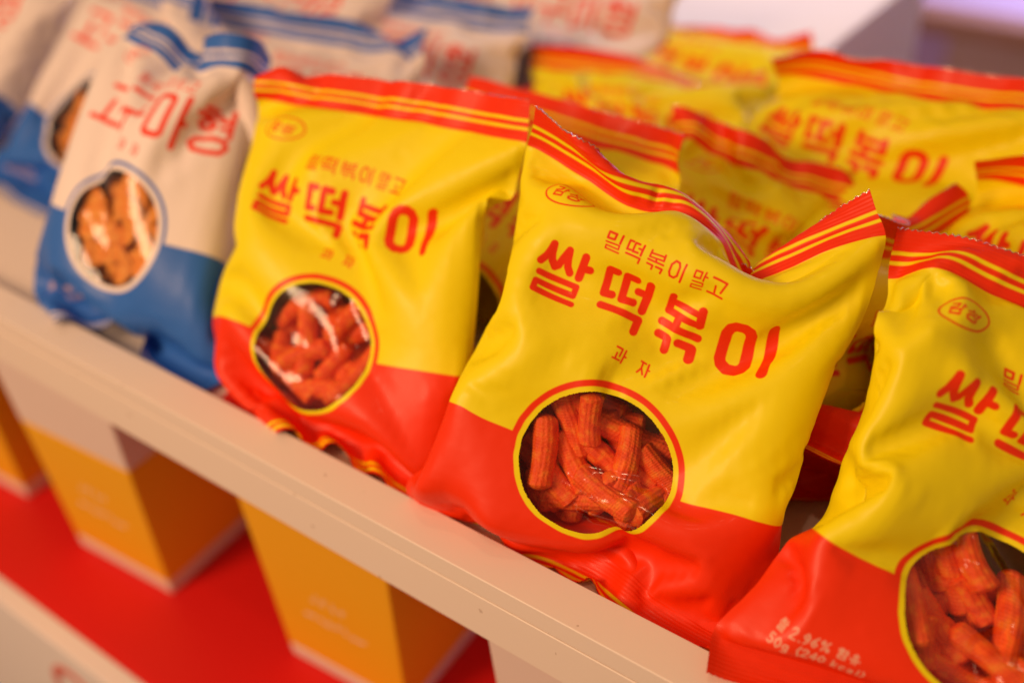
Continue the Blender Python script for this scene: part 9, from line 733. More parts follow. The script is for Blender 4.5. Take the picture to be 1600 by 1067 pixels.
-1,2,-3,-1,1,-2,5,3,-15,10,8,1,-1,-4,-3,0,2,1,0,-1,-6,-9,3,3,-5,1,-1,2,9,-3,-10,-3,13,4,-2,-4,-10,3,3,1,0,1,-2,-22,3,-1,0,2,-2,3,3,-6,-5,0,-4,2,3,8,-3,-10,9,0,-5,3,-5,-23,5,5,-1,0,-1,2,3,-3,-7,1,-1,-3,-6,-3,-7,0,26,-6,-5,0,-8,-10,-1,14,-5,-1,0,1,2,-2,-9,4,4,13,-6,-2,-9,-3,13,-2,-7,-1,1,3,0,15,0,-15,-1,0,2,-1,-9,10,9,7,0,2,-20,-4,6,-1,-2,2,3,2,-10,1,2,2,6,0,1,1,-4,14,1,2,0,-2,-17,-5,3,3,
-1,0,5,1,-5,-4,1,1,1,15,-5,0,1,8,0,3,-2,-6,-17,-24,9,-1,0,3,3,-4,-2,-2,7,-4,2,-2,-2,9,3,2,1,0,0,-9,-11,-1,-23,3,9,-5,-1,2,0,-1,1,-4,3,0,4,7,3,0,-1,0,-2,-9,-8,-2,1,-19,11,-8,1,1,-1,-1,-1,2,6,10,3,1,-2,-2,-5,0,-2,-8,-9,0,0,0,-13,-5,1,4,1,0,-2,0,1,1,0,1,1,1,0,2,-1,-7,-6,0,-2,0,0,3,2,-13,-4,0,-2,3,1,-1,1,-1,0,-1,1,3,-2,-3,-7,-1,-2,0,-1,1,352,7,10,10,4,-3,-8,-9,-11,-12,-12,-11,-8,-10,-9,-10,
-12,-12,7,11,7,1,-7,-7,3,4,-3,-7,-7,-3,-1,0,1,0,-1,-2,1,0,2,15,10,-5,-10,-6,-1,6,-3,2,-1,-8,-8,-2,0,-1,0,0,0,1,0,-2,0,5,-3,2,-3,-1,-1,1,1,3,0,-16,-6,0,1,0,0,1,1,-1,0,0,-1,4,0,-4,-3,0,1,0,-1,-4,3,-20,-5,4,2,1,1,1,1,1,3,-1,-1,4,3,-5,1,-5,0,-3,-4,-5,2,-20,4,1,-5,1,1,1,0,0,1,1,4,2,0,-6,2,-4,3,-5,-3,-1,0,3,-20,-3,2,0,0,0,-1,1,0,-1,1,-1,1,0,0,-1,0,-1,1,-1,-1,2,1,-22,3,-4,1,-1,
0,1,0,0,0,-1,1,-1,0,0,0,0,0,0,0,0,1,1,-17,-5,1,-2,1,2,0,-1,-1,1,1,0,0,-1,0,0,0,0,-1,-1,0,1,1,-22,3,0,-2,0,0,1,1,2,-2,0,0,0,1,-1,-1,-1,-1,0,-1,1,1,0,-23,1,1,2,-1,-2,0,0,0,1,-1,-1,1,0,1,-1,-1,0,0,1,1,0,0,-23,0,2,2,1,-1,0,2,0,0,-1,1,1,0,0,-1,0,-1,-3,0,1,0,-1,-21,-1,-1,1,1,3,0,0,0,0,2,0,0,0,-1,0,-1,-2,-1,1,1,-1,-3,-23,1,-1,0,1,0,1,0,0,1,1,0,-2,0,0,0,0,
3,-1,3,2,2,3,-23,1,1,-1,-1,0,0,0,1,1,-1,0,0,0,0,1,8,-4,5,9,5,3,-11,-20,-2,0,-1,0,0,0,0,0,0,1,0,2,-1,11,12,-10,6,19,-3,-4,-13,-6,-21,0,-1,0,0,-1,0,0,0,1,0,2,-2,23,4,-17,7,17,-9,-2,-9,-6,22,-18,-3,0,0,-1,1,-2,-1,3,4,3,0,20,0,-21,4,14,-10,2,3,7,-1,2,-22,6,3,-1,-4,-3,1,7,13,9,-3,-6,3,-19,6,10,-9,4,3,4,-11,5,-1,-24,1,1,4,0,16,5,3,7,-8,-12,7,-14,5,9,0,9,6,3,-18,-7,9,-2,-2,6,-6,-14,21,2,
9,4,-26,-15,16,5,16,-16,3,12,5,0,-15,-13,18,7,-7,8,1,-15,15,8,1,-9,-20,-6,25,-5,-3,-15,24,10,1,0,-13,-18,29,5,-3,-11,4,-9,7,17,-8,-16,-10,1,26,-9,-6,3,-1,14,6,-1,-4,-13,20,-1,-6,-9,5,10,-13,18,-5,-24,-4,7,28,-3,-14,1,-1,12,-1,1,-2,-4,14,-2,-14,-6,-7,17,6,12,-15,-21,-1,19,18,-6,-10,12,-2,6,0,-5,-7,-6,-5,-2,-3,-2,-7,12,6,-3,-9,-3,-2,29,5,-6,-16,-11,6,22,-1,-6,-10,-9,-2,4,-2,-4,-1,12,8,-2,-14,-2,2,30,2,-15,-13,-1,6,-12,-7,1,-1,0,3,9,-1,-6,
0,18,9,-1,-8,-18,0,34,1,-7,0,-3,-1,1,0,-4,-5,-2,0,1,0,-14,-1,8,2,4,3,4,-17,30,0,2,-2,-5,2,2,0,1,-1,-2,2,1,-1,-31,-2,10,2,3,3,5,5],
'Y3a': [-871,24,24,23,22,23,22,21,23,23,23,23,24,23,24,24,24,24,22,22,23,23,24,-1,0,1,0,1,-1,0,2,0,2,1,1,0,1,0,0,0,-2,0,1,0,1,-1,1,0,-1,1,0,2,1,1,0,-1,0,1,1,0,1,0,0,-1,1,0,1,0,1,7,-3,0,1,1,-1,1,-1,0,-2,1,1,0,0,1,0,1,0,-1,0,0,1,-1,16,-10,-1,0,0,0,-1,0,1,1,-1,-1,0,1,-3,1,-3,1,2,1,1,-1,-12,17,-6,-4,-2,0,1,0,-3,0,2,0,0,0,-5,1,-2,2,3,1,1,-2,-15,-4,18,-1,-9,0,0,0,-1,-4,0,1,1,0,
-4,-2,0,4,2,1,1,-1,-2,0,0,-3,4,9,-1,-1,-1,2,-2,-2,0,1,-1,-3,0,1,1,1,1,-1,2,3,10,0,3,11,-2,-1,-2,1,-2,10,-6,-5,-1,1,6,-2,-4,-2,-1,-1,0,-1,1,8,0,9,0,5,-3,1,-4,2,-1,8,-2,-7,-1,2,8,-2,-9,-1,-1,0,0,0,-1,2,18,-17,1,6,-1,3,-4,1,1,5,0,-4,-1,1,4,1,-6,-1,0,-1,-1,-2,-3,20,-5,-13,-1,4,0,2,-1,0,0,2,1,-2,-2,1,1,3,-3,-2,0,1,-5,1,-1,13,-5,-1,-1,1,1,0,-1,0,0,1,0,0,-1,1,-1,1,0,0,-2,-1,-5,-7,
5,10,-3,1,0,0,1,-1,-1,2,0,0,0,-1,2,0,1,-2,-1,0,-5,-7,4,-9,5,5,0,0,0,0,0,1,0,1,0,0,0,1,1,-5,2,-1,0,3,11,7,-2,1,-1,-1,0,1,-1,0,0,2,0,0,0,1,-1,-4,4,-4,2,-5,-2,15,9,2,-4,1,-5,0,0,0,1,0,0,1,0,0,-1,-2,2,-2,1,-3,-3,9,-1,9,2,-1,-1,2,-7,-2,0,0,1,1,-1,1,-1,0,0,3,-6,4,-1,4,0,-8,2,12,-4,-1,2,2,-6,-3,0,-1,0,0,-1,0,1,4,-3,3,0,-4,1,0,-2,6,-6,11,-3,1,2,2,-2,-4,-2,-3,1,0,
2,0,-5,-2,5,-7,6,4,-4,2,10,-5,-3,5,0,1,3,2,0,-2,-2,-3,0,-5,-3,1,2,-2,5,2,-1,0,3,2,4,0,0,0,2,1,1,1,-2,-2,0,-2,-1,-2,1,1,2,1,0,0,1,-1,5,0,1,0,1,-1,2,1,-1,0,-2,1,1,-1,-1,0,1,0,1,-1,1,1,-8,3,1,1,1,-1,1,0,0,1,0,1,-1,-1,1,1,-1,1,1,-1,1,-1,-2,6,2,2,1,0,0,0,-1,2,1,3,0,-1,-1,-3,3,2,-1,0,0,0,0,3,4,-1,5,1,-1,-1,-1,0,0,1,2,4,-2,0,3,1,-1,0,0,-1,-1,1,1,3,2,2,
-2,-1,0,0,0,-1,0,0,2,5,2,3,-1,0,0,-1,0,-1,-1,0,4,9,0,-2,-1,0,0,1,-3,1,1,0,0,2,0,0,2,0,-5,0,1,1,-1,0,8,-2,0,1,0,0,-1,0,-1,0,1,1,-1,2,2,-1,-1,-1,-1,0,0,2,-1,1186,-1,10,13,13,12,13,12,11,11,9,8,8,7,7,7,7,8,8,8,8,8,8,5,4,-6,-5,-3,-1,-3,-2,-2,-5,-3,0,-1,0,0,0,0,-1,0,0,1,0,0,-5,3,1,-3,-4,-3,-2,-3,-3,-2,0,-1,0,0,0,-1,0,1,0,0,-1,1,1,-18,-1,-1,1,0,-1,-1,0,0,3,0,-2,-1,0,
0,-1,-1,0,2,0,1,0,-1,-15,-7,3,-1,0,0,1,0,-3,0,0,1,1,-1,-2,0,2,2,-1,1,-1,-2,3,-13,-7,-3,2,0,0,-1,-2,1,-1,1,0,0,1,-1,2,1,-2,0,-1,1,6,2,-12,-1,-9,-1,0,0,0,0,-1,1,0,0,0,0,0,1,0,0,0,1,4,-1,0,-21,0,4,4,-3,-5,-2,-1,7,-2,-2,-2,2,-1,0,3,0,1,0,1,-1,5,1,-20,10,-4,-2,9,2,-12,3,-3,8,0,-5,-7,5,12,-5,-1,0,1,1,-2,-7,-3,-21,3,9,-9,-2,5,13,-12,0,-3,4,8,0,-9,-2,4,2,0,-1,-3,-2,-2,-4,-15,-7,1,
3,-2,-2,0,10,-3,-4,-1,1,5,4,-9,-1,0,-1,-1,0,1,-2,0,-12,-6,-4,2,-2,-1,-1,0,2,1,-2,-1,1,0,1,0,-1,1,1,0,-2,0,1,-23,5,-4,-1,-1,0,0,1,0,-1,1,0,-1,0,2,-1,0,1,-1,0,0,1,-1,-22,1,2,-4,0,-1,1,0,0,0,-1,0,0,1,0,1,-1,0,3,-3,0,1,0,-23,1,0,2,-3,1,-1,0,0,0,0,-1,1,0,0,0,2,5,-5,-2,0,4,5,-23,0,6,5,-1,-8,1,0,-1,-1,0,1,-1,1,1,1,6,-5,-5,1,5,1,-3,-21,0,-2,2,4,5,-6,1,0,-1,-1,0,0,1,2,
3,-3,-8,1,6,1,-5,-2,-20,0,-1,0,1,-1,7,-1,-1,-1,1,-1,1,1,1,-1,-8,-1,4,1,-1,2,-6,-23,5,-2,-2,2,3,-5,2,4,2,0,1,-1,1,-3,-6,-1,2,2,2,-1,-5,1,-23,0,3,-2,0,2,3,-4,-1,3,3,1,1,-6,-3,0,3,2,2,-3,-4,0,2,-22,-1,1,1,-2,1,2,2,-1,-1,-1,0,-2,1,0,1,0,2,-2,-2,0,1,1,-23,0,0,0,1,-1,1,1,1,-1,-2,0,0,0,1,-1,0,1,-1,0,1,1,-2,-23,1,-1,0,0,0,0,0,1,0,0,-1,1,0,-1,0,0,0,0,1,0,0,-1,-22,-1,0,1,
-1,0,0,1,-1,1,0,0,0,0,0,0,0,0,0,-1,1,0,3,-23,0,1,0,1,0,-1,-1,1,1,0,-1,1,-2,1,1,0,0,0,0,-1,3,2,-23,0,3,1,1,1,-1,-1,-2,-2,1,3,-3,1,1,2,1,1,0,-1,-2,-2,3,-24,8,2,1,0,-2,0,0,-1,-1,-2,-3,3,4,2,0,0,0,0,0,-1,-3,-4,-22,-1,1,0,-2,1,1,-2,0,1,0,1,0,0,-1,1,1,-2,0,-1,1,0,0,-23,1,0,0,0,-1,0,0,0,0,0,1,0,0,0,0,-1,0,1,0,-1,1,-1,193,-1,0,0,-2,-3,-4,-4,-4,-5,-6,-8,-8,-8,-8,-8,
-6,4,9,8,7,6,5,-24,1,0,-1,1,0,1,1,2,4,5,4,3,3,1,2,1,2,1,-1,-1,-1,0,-23,-1,0,1,0,2,2,2,3,6,1,0,2,3,3,1,-1,4,-3,-2,-2,-2,-3,-15,10,-2,0,1,2,2,3,1,0,1,-1,0,1,1,-3,2,-1,2,-1,-1,-1,-13,-9,13,9,0,0,1,1,-1,-6,0,-2,2,2,-2,-8,0,13,1,-2,-1,-2,-12,-10,-8,1,10,6,2,-2,-2,-14,9,-4,2,3,0,-10,3,17,-1,-4,-4,-2,-8,-8,1,-8,-1,3,3,4,2,-4,-4,0,1,1,2,-8,1,17,-3,-5,-5,-2,-3,0,-2,0,-10,0,-3,-4,2,
7,7,-2,-12,3,2,2,-1,7,-3,-4,-2,-1,-1,0,3,9,-1,-10,-5,0,5,-11,-1,6,23,-11,-17,1,2,17,-10,-11,2,1,0,-1,0,2,8,2,-7,-3,-6,7,10,-16,-7,6,22,-4,-21,-3,1,25,-4,-19,-3,1,2,2,3,5,0,-3,10,1,-13,5,4,-14,-8,1,19,1,-13,-4,-4,19,1,-11,3,4,5,3,-9,-4,-2,-1,10,5,-9,-2,4,-3,-3,-2,4,2,-1,0,-6,0,8,3,2,-2,-5,-8,0,-5,0,2,3,-2,3,5,-3,-1,-2,0,6,-3,-1,-6,1,11,-1,-3,-3,-4,-2,-1,-1,-3,-5,4,1,1,1,1,-2,-1,3,2,-2,-2,-2,8,0,
-5,-8,6,0,-2,0,-4,5,-4,-8,2,1,-1,2,-2,1,4,0,0,-4,2,5,-9,-8,7,5,-2,3,3,-3,-1,-2,-13,0,6,0,-1,1,0,3,-1,0,-1,0,-3,-5,5,14,-8,-6,1,10,-4,-1,5,2,-18,-5,5,-3,2,2,1,-1,0,-1,-2,-2,2,17,-3,-12,-1,13,3,-5,0,1,9,2,-18,-10,2,-1,2,0,0,0,0,-2,-1,15,5,-12,0,23,4,-12,0,-8,3,5,7,1,-11,-12,-3,-1,-1,0,0,-1,2,11,5,-3,-1,22,0,-11,-4,0,5,-12,4,5,4,2,-2,-8,-12,-5,-2,2,8,13,7,1,-5,13,-3,-11,-6,2,-2,3,5,-7,0,4,
4,4,-2,-3,-8,-6,5,11,4,1,-2,2,-4,-6,-3,0,1,-1,-1,0,-2,0,4,3,2,0,-3,-3,-2,5,3,3,0,-1,-4,-2,-1,0,2,0,0,-1,-1,-1,0,0,3,1,0,-2,-2,-1,3,1,2,1,-2,-1,-1,0,2,1,-3,-1,0,-2,-2,-1,1,1,1,2,1,1,0,0,-1,0,-1,-1,-1,0,1,3,-2,3,0,-1,-4,-3,-2,1,1,2,4,4,2,0,-3,1,-5,-2,-2,0,-1,1,3,7,3,1,-6,-8,-2,-1,-1,1,3,2,7,6,-3,1,-4,-5,-3,-1,-2,0,1,3,9,5,0,-17,-3,-1,1,0,0,0,1,1,4,10,-5,-7,-1,-1,-1,1,
0,-1,0,4,18,1,0,-7,-2,8,5,0,-9,1,4,0,5,-3,-1,2,-8,0,9,0,-4,-5,3,3,-1,-6,-1,2,2,7,-1,0,-6,1,7,4,0,-2,-11,2,4,2,5,0,-7,-6,1],
'Y3b': [-241,22,21,22,24,24,23,24,25,24,26,24,25,22,24,25,25,25,25,24,24,25,25,-1,-1,2,1,1,0,2,0,-1,0,-3,1,0,0,0,0,0,1,-1,-1,0,0,-1,-1,1,1,1,0,0,0,0,-1,-2,1,0,1,0,0,0,1,0,-2,0,0,0,2,-2,3,1,0,-2,-1,-2,-2,-2,1,1,1,0,1,0,1,1,0,-1,-1,1,1,0,2,-1,-2,-3,-1,-2,-3,-1,2,0,-1,0,0,1,1,2,-2,-1,0,4,1,-2,-3,1,-7,-2,0,-2,-2,1,1,-1,-1,2,0,-2,2,3,-3,2,-2,5,0,-2,-1,0,3,-14,-1,1,-1,1,2,-3,-2,3,0,-1,
3,2,-1,2,-2,3,0,-2,-1,1,1,5,-8,-6,-2,0,3,-1,-3,2,0,1,3,0,0,1,-1,2,-1,-2,0,2,-1,0,5,-4,-7,-3,2,0,-3,5,3,0,0,-1,0,-1,-1,1,-2,-1,1,1,-1,2,-2,5,4,-13,-2,2,-3,4,4,-2,0,-1,0,-1,-1,0,-2,1,1,0,0,0,-1,0,4,-6,1,-1,-2,0,3,0,0,-1,1,-1,-1,-1,0,1,0,-1,0,-1,0,-1,1,-3,-2,5,-1,0,5,-5,-1,3,0,-1,-1,0,0,-1,-1,-1,0,-1,0,1,0,-2,-4,3,0,1,1,-2,3,-1,-2,1,-1,0,0,0,-1,-1,-1,-1,0,1,-1,-2,-9,0,
-1,0,1,3,-2,-1,2,-1,-1,0,0,-1,-1,0,-1,-1,1,-1,-1,-1,-10,-5,2,-1,0,-1,-1,3,-2,-1,2,0,-1,0,0,0,-2,1,-1,-1,0,-1,-8,-3,3,-1,4,0,-2,-1,-1,3,-2,-1,1,0,0,0,1,0,-1,0,-1,-2,1,7,-2,-1,8,-4,-2,-2,-1,1,-1,2,-1,-1,1,0,1,-1,2,-1,0,-2,0,0,-1,13,2,14,-4,-7,-2,-2,1,-1,1,0,0,0,-1,0,1,0,2,-1,-1,0,0,3,-1,3,5,6,-5,-6,-1,0,1,-2,2,0,0,0,0,0,-1,1,0,0,0,1,-1,2,1,-12,15,7,-9,-2,-1,1,1,-1,1,-1,1,-1,
0,0,-1,3,1,-1,-1,2,-2,0,-20,6,14,3,-5,1,0,1,0,-1,0,0,-1,0,0,0,1,3,0,-1,0,3,-8,-16,-4,3,10,7,-1,0,0,1,0,-1,0,0,-1,0,0,-1,2,4,-2,0,0,6,-14,-2,1,11,5,-1,0,-1,-1,1,1,0,0,-1,-1,0,1,-1,1,2,-1,2,2,-14,3,9,6,-1,-1,-1,0,-1,-1,0,0,0,0,1,0,-1,0,-1,2,1,0,3,-11,12,4,0,0,1,-1,-1,-1,-2,-1,-1,1,2,0,-1,0,0,0,-1,0,1,2,-5,4,0,1,1,0,2,0,1,1,0,-2,0,0,0,1,-1,-1,0,0,-1,0,3,-5,1,
0,0,0,2,0,1,1,1,1,2,0,-2,0,0,0,1,-1,0,-1,0,0,-4,-1,1,0,0,0,0,0,0,1,0,0,0,1,0,-1,1,0,0,-1,0,0,0,-4,0,-1,1,0,-1,1,0,0,0,0,1,0,0,1,0,0,1,0,-2,-1,0,0,1109,10,11,10,6,-3,-10,-6,1,4,2,4,-2,-10,-4,1,2,1,-1,-3,-2,2,-1,14,1,-2,-4,-4,0,6,2,-4,-8,-9,-4,0,2,0,0,-2,-1,-1,-3,0,-3,-2,15,-1,-4,-4,-4,0,-1,-1,-6,-5,1,-3,-1,2,-1,-2,0,0,-3,0,-1,-1,1,16,-6,-6,-7,-5,-4,-4,-3,0,0,-1,-1,-1,0,
1,0,0,0,0,0,0,0,4,4,-10,-7,-5,-2,-2,1,-2,0,1,1,-1,-1,2,2,-2,4,-6,0,1,1,7,-1,-16,-4,-2,0,0,2,-1,-1,-1,1,0,0,1,1,0,8,-9,0,0,5,9,2,-9,-22,0,1,0,1,-2,0,0,0,0,0,1,0,3,7,-10,-1,3,8,9,-1,-12,0,-22,0,0,1,-1,1,1,-2,-1,1,1,1,6,3,-7,1,4,8,5,-4,-10,-3,1,-20,-2,-1,0,1,6,-5,2,4,1,3,5,-1,-4,-1,3,8,1,-6,-8,-2,3,-3,-22,2,-2,-1,1,4,4,5,-2,-1,6,3,-3,-6,4,7,-2,-6,-5,-2,2,-2,0,-21,1,-1,
-1,0,0,9,1,-1,4,3,-1,-4,2,4,-5,-5,-4,-2,0,-1,2,2,-18,-1,-1,0,-1,-3,1,6,9,0,-6,-4,5,3,-7,-4,-3,0,0,1,0,0,5,-18,-3,1,0,2,-5,-1,0,2,2,-1,-2,0,1,-1,0,0,-1,1,0,0,2,7,-21,1,0,0,5,-3,-5,-1,0,1,0,2,-2,-1,1,-1,0,1,-1,0,2,8,9,-21,1,0,0,-2,9,-5,-4,-2,0,0,2,3,-3,-1,2,-2,0,0,-1,8,4,-5,-17,-3,0,0,-2,2,7,-5,-3,-2,0,-1,2,5,-3,-1,0,-1,-1,2,-1,0,0,-20,0,-1,0,-1,-1,4,4,-2,-2,-2,-1,-2,2,5,
-3,1,-2,-1,1,2,-2,1,-19,-1,0,-1,0,-2,1,5,1,-1,-1,-2,-1,-2,3,3,-3,-1,0,1,-2,1,-1,-20,1,-1,0,-2,-1,0,2,4,0,0,0,-2,-1,-1,0,2,-1,0,-1,0,-2,1,-16,-3,0,-1,-2,0,-1,-1,2,3,1,0,1,-2,-4,1,2,1,-1,-1,-1,1,-1,-13,-3,-3,0,-2,-1,-1,-1,0,2,1,0,-2,0,-1,0,1,4,0,-1,-2,-1,2,-14,2,-1,-4,0,-1,-3,-1,-2,0,2,0,0,-1,0,-1,0,2,4,-2,-1,0,0,-16,1,0,1,4,-3,-3,-3,-2,-2,0,2,0,-1,-1,0,0,-1,2,2,-1,0,-1,-16,-1,5,7,
0,-1,-2,-4,-3,-4,-4,0,1,0,2,0,0,0,-2,1,1,-1,-1,-17,6,10,1,1,0,0,-2,-3,-4,-6,-6,1,4,6,-3,-2,-1,0,-1,-2,-3,0,-23,8,-1,3,2,2,2,4,2,2,1,-4,-3,0,-4,4,-3,-2,1,0,-4,-6,-3,-23,-1,1,0,1,2,2,2,3,2,4,5,1,-4,-4,-3,4,1,-2,-2,0,-1,-10,-24,1,-1,1,0,-1,0,0,0,1,1,1,0,1,-1,-1,2,1,-2,-1,1,-1,-1,-24,0,1,-1,0,1,0,0,0,0,-1,0,1,0,2,0,-1,2,1,-1,-3,1,0,308,6,7,6,4,1,0,1,4,4,1,-2,2,7,3,0,
0,1,4,4,2,-2,1,-19,0,-1,-2,-2,1,2,1,-2,-1,1,2,-1,-1,0,1,1,1,-1,3,0,4,4,-19,0,-3,-1,0,-1,0,0,1,1,0,2,1,-1,0,1,0,0,3,0,1,3,-2,-19,-3,-1,-1,1,3,3,6,1,-1,3,4,-2,-4,2,6,1,-11,1,2,3,-2,-10,-23,0,3,5,4,5,7,-1,-2,2,4,-9,1,8,6,-9,-13,8,6,-3,-8,-10,0,-18,9,4,2,3,5,-3,-4,2,4,-10,3,10,0,-13,-10,9,11,-11,-10,-5,0,5,-9,10,3,-2,3,-3,-9,4,5,-6,1,9,-6,-11,-6,10,6,-12,-7,-2,0,3,3,-8,0,6,4,-1,
-10,0,7,-2,-1,3,-8,-7,-2,7,-1,-7,-3,0,0,4,5,-3,-9,-1,4,3,-4,-9,9,-7,-3,0,-3,-2,0,3,-1,-1,-1,0,0,3,1,-2,5,-9,1,-1,2,-3,-4,-4,-4,1,1,-3,-1,2,2,-1,-1,-1,1,3,1,0,1,1,-9,-3,0,1,3,-2,-10,0,1,-2,0,-2,2,-1,0,1,3,5,3,1,1,-4,-2,-13,0,0,0,2,12,-8,-9,-7,1,3,4,-5,0,4,6,6,3,3,2,1,-1,-17,-13,0,0,-1,-2,9,9,-5,-5,-4,1,2,3,0,2,2,2,2,0,2,-1,-9,-6,-12,-1,0,1,-7,2,9,8,-1,-3,-4,-3,4,4,-1,2,0,
0,2,2,-6,-8,1,-11,-2,0,0,4,-11,4,7,5,1,-1,-4,-6,3,4,-5,5,1,3,-1,-8,1,-1,-16,3,0,2,3,-5,-8,4,5,4,2,2,-5,-7,2,3,-2,3,1,-1,4,-2,-1,-10,-2,0,0,2,4,-9,-4,2,3,3,2,4,-6,-6,3,0,2,1,-1,-1,9,2,-5,-5,-3,2,2,2,-3,-8,0,1,1,3,3,3,-6,-3,2,2,0,0,5,-1,1,-12,5,-5,1,1,1,3,-5,-6,-1,1,-1,3,3,1,-2,0,-1,1,2,-1,3,1,-14,0,5,-3,2,1,2,1,-4,-4,-2,0,-1,3,5,1,-5,-1,0,2,4,-2,0,-4,-8,-2,1,2,0,
4,4,0,-6,-3,2,4,2,2,-1,-5,-7,1,2,2,3,-3,-9,6,-3,-4,-7,1,4,4,3,1,-5,-2,2,3,1,1,1,-5,-7,2,2,1,3,-11,2,-1,-7,-5,2,2,4,3,5,1,-5,-2,1,3,0,1,3,-6,-3,1,2,1,-12,-2,-5,-4,0,0,1,0,3,5,7,0,-2,-1,-2,-1,0,1,3,-4,0,2,2,-13,-8,-3,0,0,1,0,0,0,0,3,8,-1,-5,-4,1,2,0,1,1,1,4,3,-7,-8,-3,-1,-2,-1,-1,0,0,0,0,-1,1,0,1,-1,0,1,0,0,2,5,6,-1,1,-1,-4,-3,-4,-3,-3,-2,-2,-1,0,-1,1,0,2,-1,-1,
1,0,0,2,10,0,0,0,0,0,0,-1,-1,-2,-2,-3,-2,-2,-1,3,2,-4,-2,3,2,1,-1,2,0,0,0,0,0,0,1,-1,0,0,0,-1,-1,-3,-6,-1,2,-3,-2,4,3,1,-1],
'Y4a': [-910,19,18,22,26,28,26,26,25,26,25,24,24,25,23,25,23,22,25,22,22,21,17,0,5,4,-1,-2,-4,-1,-1,1,-1,0,1,0,0,2,-2,1,1,-1,0,2,3,4,-3,0,3,3,-1,0,0,-1,-1,0,0,0,2,0,0,-1,0,1,0,2,0,0,3,0,-1,-1,1,2,0,0,0,0,0,0,0,0,1,-2,1,0,0,0,1,0,1,-1,11,-12,1,0,0,1,-1,1,-1,0,0,0,-1,-1,1,1,0,0,1,0,1,0,-12,8,-3,-5,1,0,-1,1,-1,1,-1,0,0,0,-1,0,1,0,1,0,0,0,-6,-12,6,-1,-3,-2,0,0,0,0,-1,1,0,0,
-1,1,1,-1,1,0,0,0,-1,-3,7,5,-3,-1,-1,0,0,-2,0,1,0,1,-1,1,0,0,1,0,-1,-1,0,0,3,2,2,1,-2,-1,-1,-1,-1,1,1,1,-1,0,0,0,1,0,-1,0,0,0,-1,3,4,2,0,-1,-1,0,-4,1,2,1,0,-2,0,1,1,-1,0,0,1,0,-2,1,2,-2,6,-3,-2,-1,0,-1,1,1,-1,0,0,0,0,0,0,0,0,0,1,0,1,-3,-12,-2,2,1,0,0,5,-1,-3,0,0,2,0,-2,0,0,0,0,-2,-1,2,0,-12,12,-5,3,2,2,0,2,1,-1,-1,0,0,0,0,-1,0,-1,0,1,0,1,-1,12,2,-12,
10,5,0,-1,0,1,0,0,-1,0,0,1,-1,0,0,0,1,0,-2,-5,-2,12,1,8,3,-4,-5,-1,0,1,0,-1,0,1,-1,0,0,0,0,0,-2,-8,4,4,-4,9,-7,1,5,2,-7,0,-1,-1,1,0,-1,1,0,-1,1,0,-3,-4,7,-5,1,-4,9,-5,2,-6,0,7,-5,0,0,-1,0,1,0,0,0,-1,-1,-1,4,-10,2,0,0,7,0,-2,7,-6,-8,4,-1,0,1,0,-1,-1,1,0,0,1,-2,-12,4,5,-1,1,4,2,-1,1,7,0,-9,-3,1,-1,0,0,0,0,0,1,-8,-7,6,4,0,1,-2,5,-1,0,0,2,3,2,-2,-4,-2,-1,0,0,
-1,-2,-5,-1,3,2,1,0,-1,1,4,0,0,-1,1,2,3,1,0,-2,-7,1,0,-3,-6,-1,2,3,1,1,0,1,-1,2,1,-1,1,0,2,1,2,-1,-2,-3,0,0,-7,-1,0,2,2,2,0,0,-1,1,5,-5,2,0,0,0,2,1,0,-3,0,-1,1,-3,-1,-1,1,1,2,0,0,-2,4,-1,5,-4,0,1,0,1,0,0,2,0,-3,-2,-1,1,1,1,1,0,1,-1,3,-10,-5,-1,6,0,-1,0,0,0,2,2,1,-2,-4,2,2,2,0,1,-1,0,0,0,9,-9,8,-1,-1,-1,0,-1,1,0,4,3,-2,-1,4,3,1,1,-1,0,-2,-1,0,3,-4,1,
-1,-2,0,0,-1,0,0,0,4,5,3,5,1,-1,0,-1,0,0,-1,-2,0,5,-1,-2,1,1,0,-5,-2,2,1,-1,2,3,-1,3,0,-9,0,2,2,-2,-2,1,3,-2,1,1,0,1,0,-5,-2,1,3,0,1,3,0,-4,-1,0,0,0,4,-3,-4,1656,9,6,3,6,4,3,1,2,1,0,-1,2,0,-3,0,5,4,2,0,-2,-7,-14,-16,-5,0,2,-1,-2,-1,0,-1,0,0,2,-1,2,3,-3,-3,1,0,0,5,7,7,-5,-6,-8,-3,-2,0,0,0,0,0,1,0,1,0,1,1,0,-3,-1,2,1,4,8,-18,2,-1,-3,0,0,-1,0,0,0,0,0,0,1,
-1,0,-1,1,0,1,-1,0,0,-20,-1,4,1,-2,-1,0,-1,0,0,0,0,0,-1,0,1,1,-1,1,-1,0,-3,2,-20,-3,1,0,0,-1,0,0,0,0,0,1,-1,-1,0,2,0,0,-1,0,-1,1,8,-20,-1,-3,0,-1,1,-1,1,0,0,0,0,0,-1,1,0,0,0,0,0,0,4,-1,-21,-1,-2,-1,1,-1,1,0,0,-1,1,0,0,1,-1,1,0,1,2,-3,1,3,0,-22,0,-1,-1,-1,1,1,0,-1,1,1,1,0,-1,1,2,1,2,-5,1,2,-2,-2,-21,-1,-2,0,-1,2,0,0,1,0,2,2,0,-1,1,1,2,-4,0,5,-2,-3,-4,-22,0,-1,
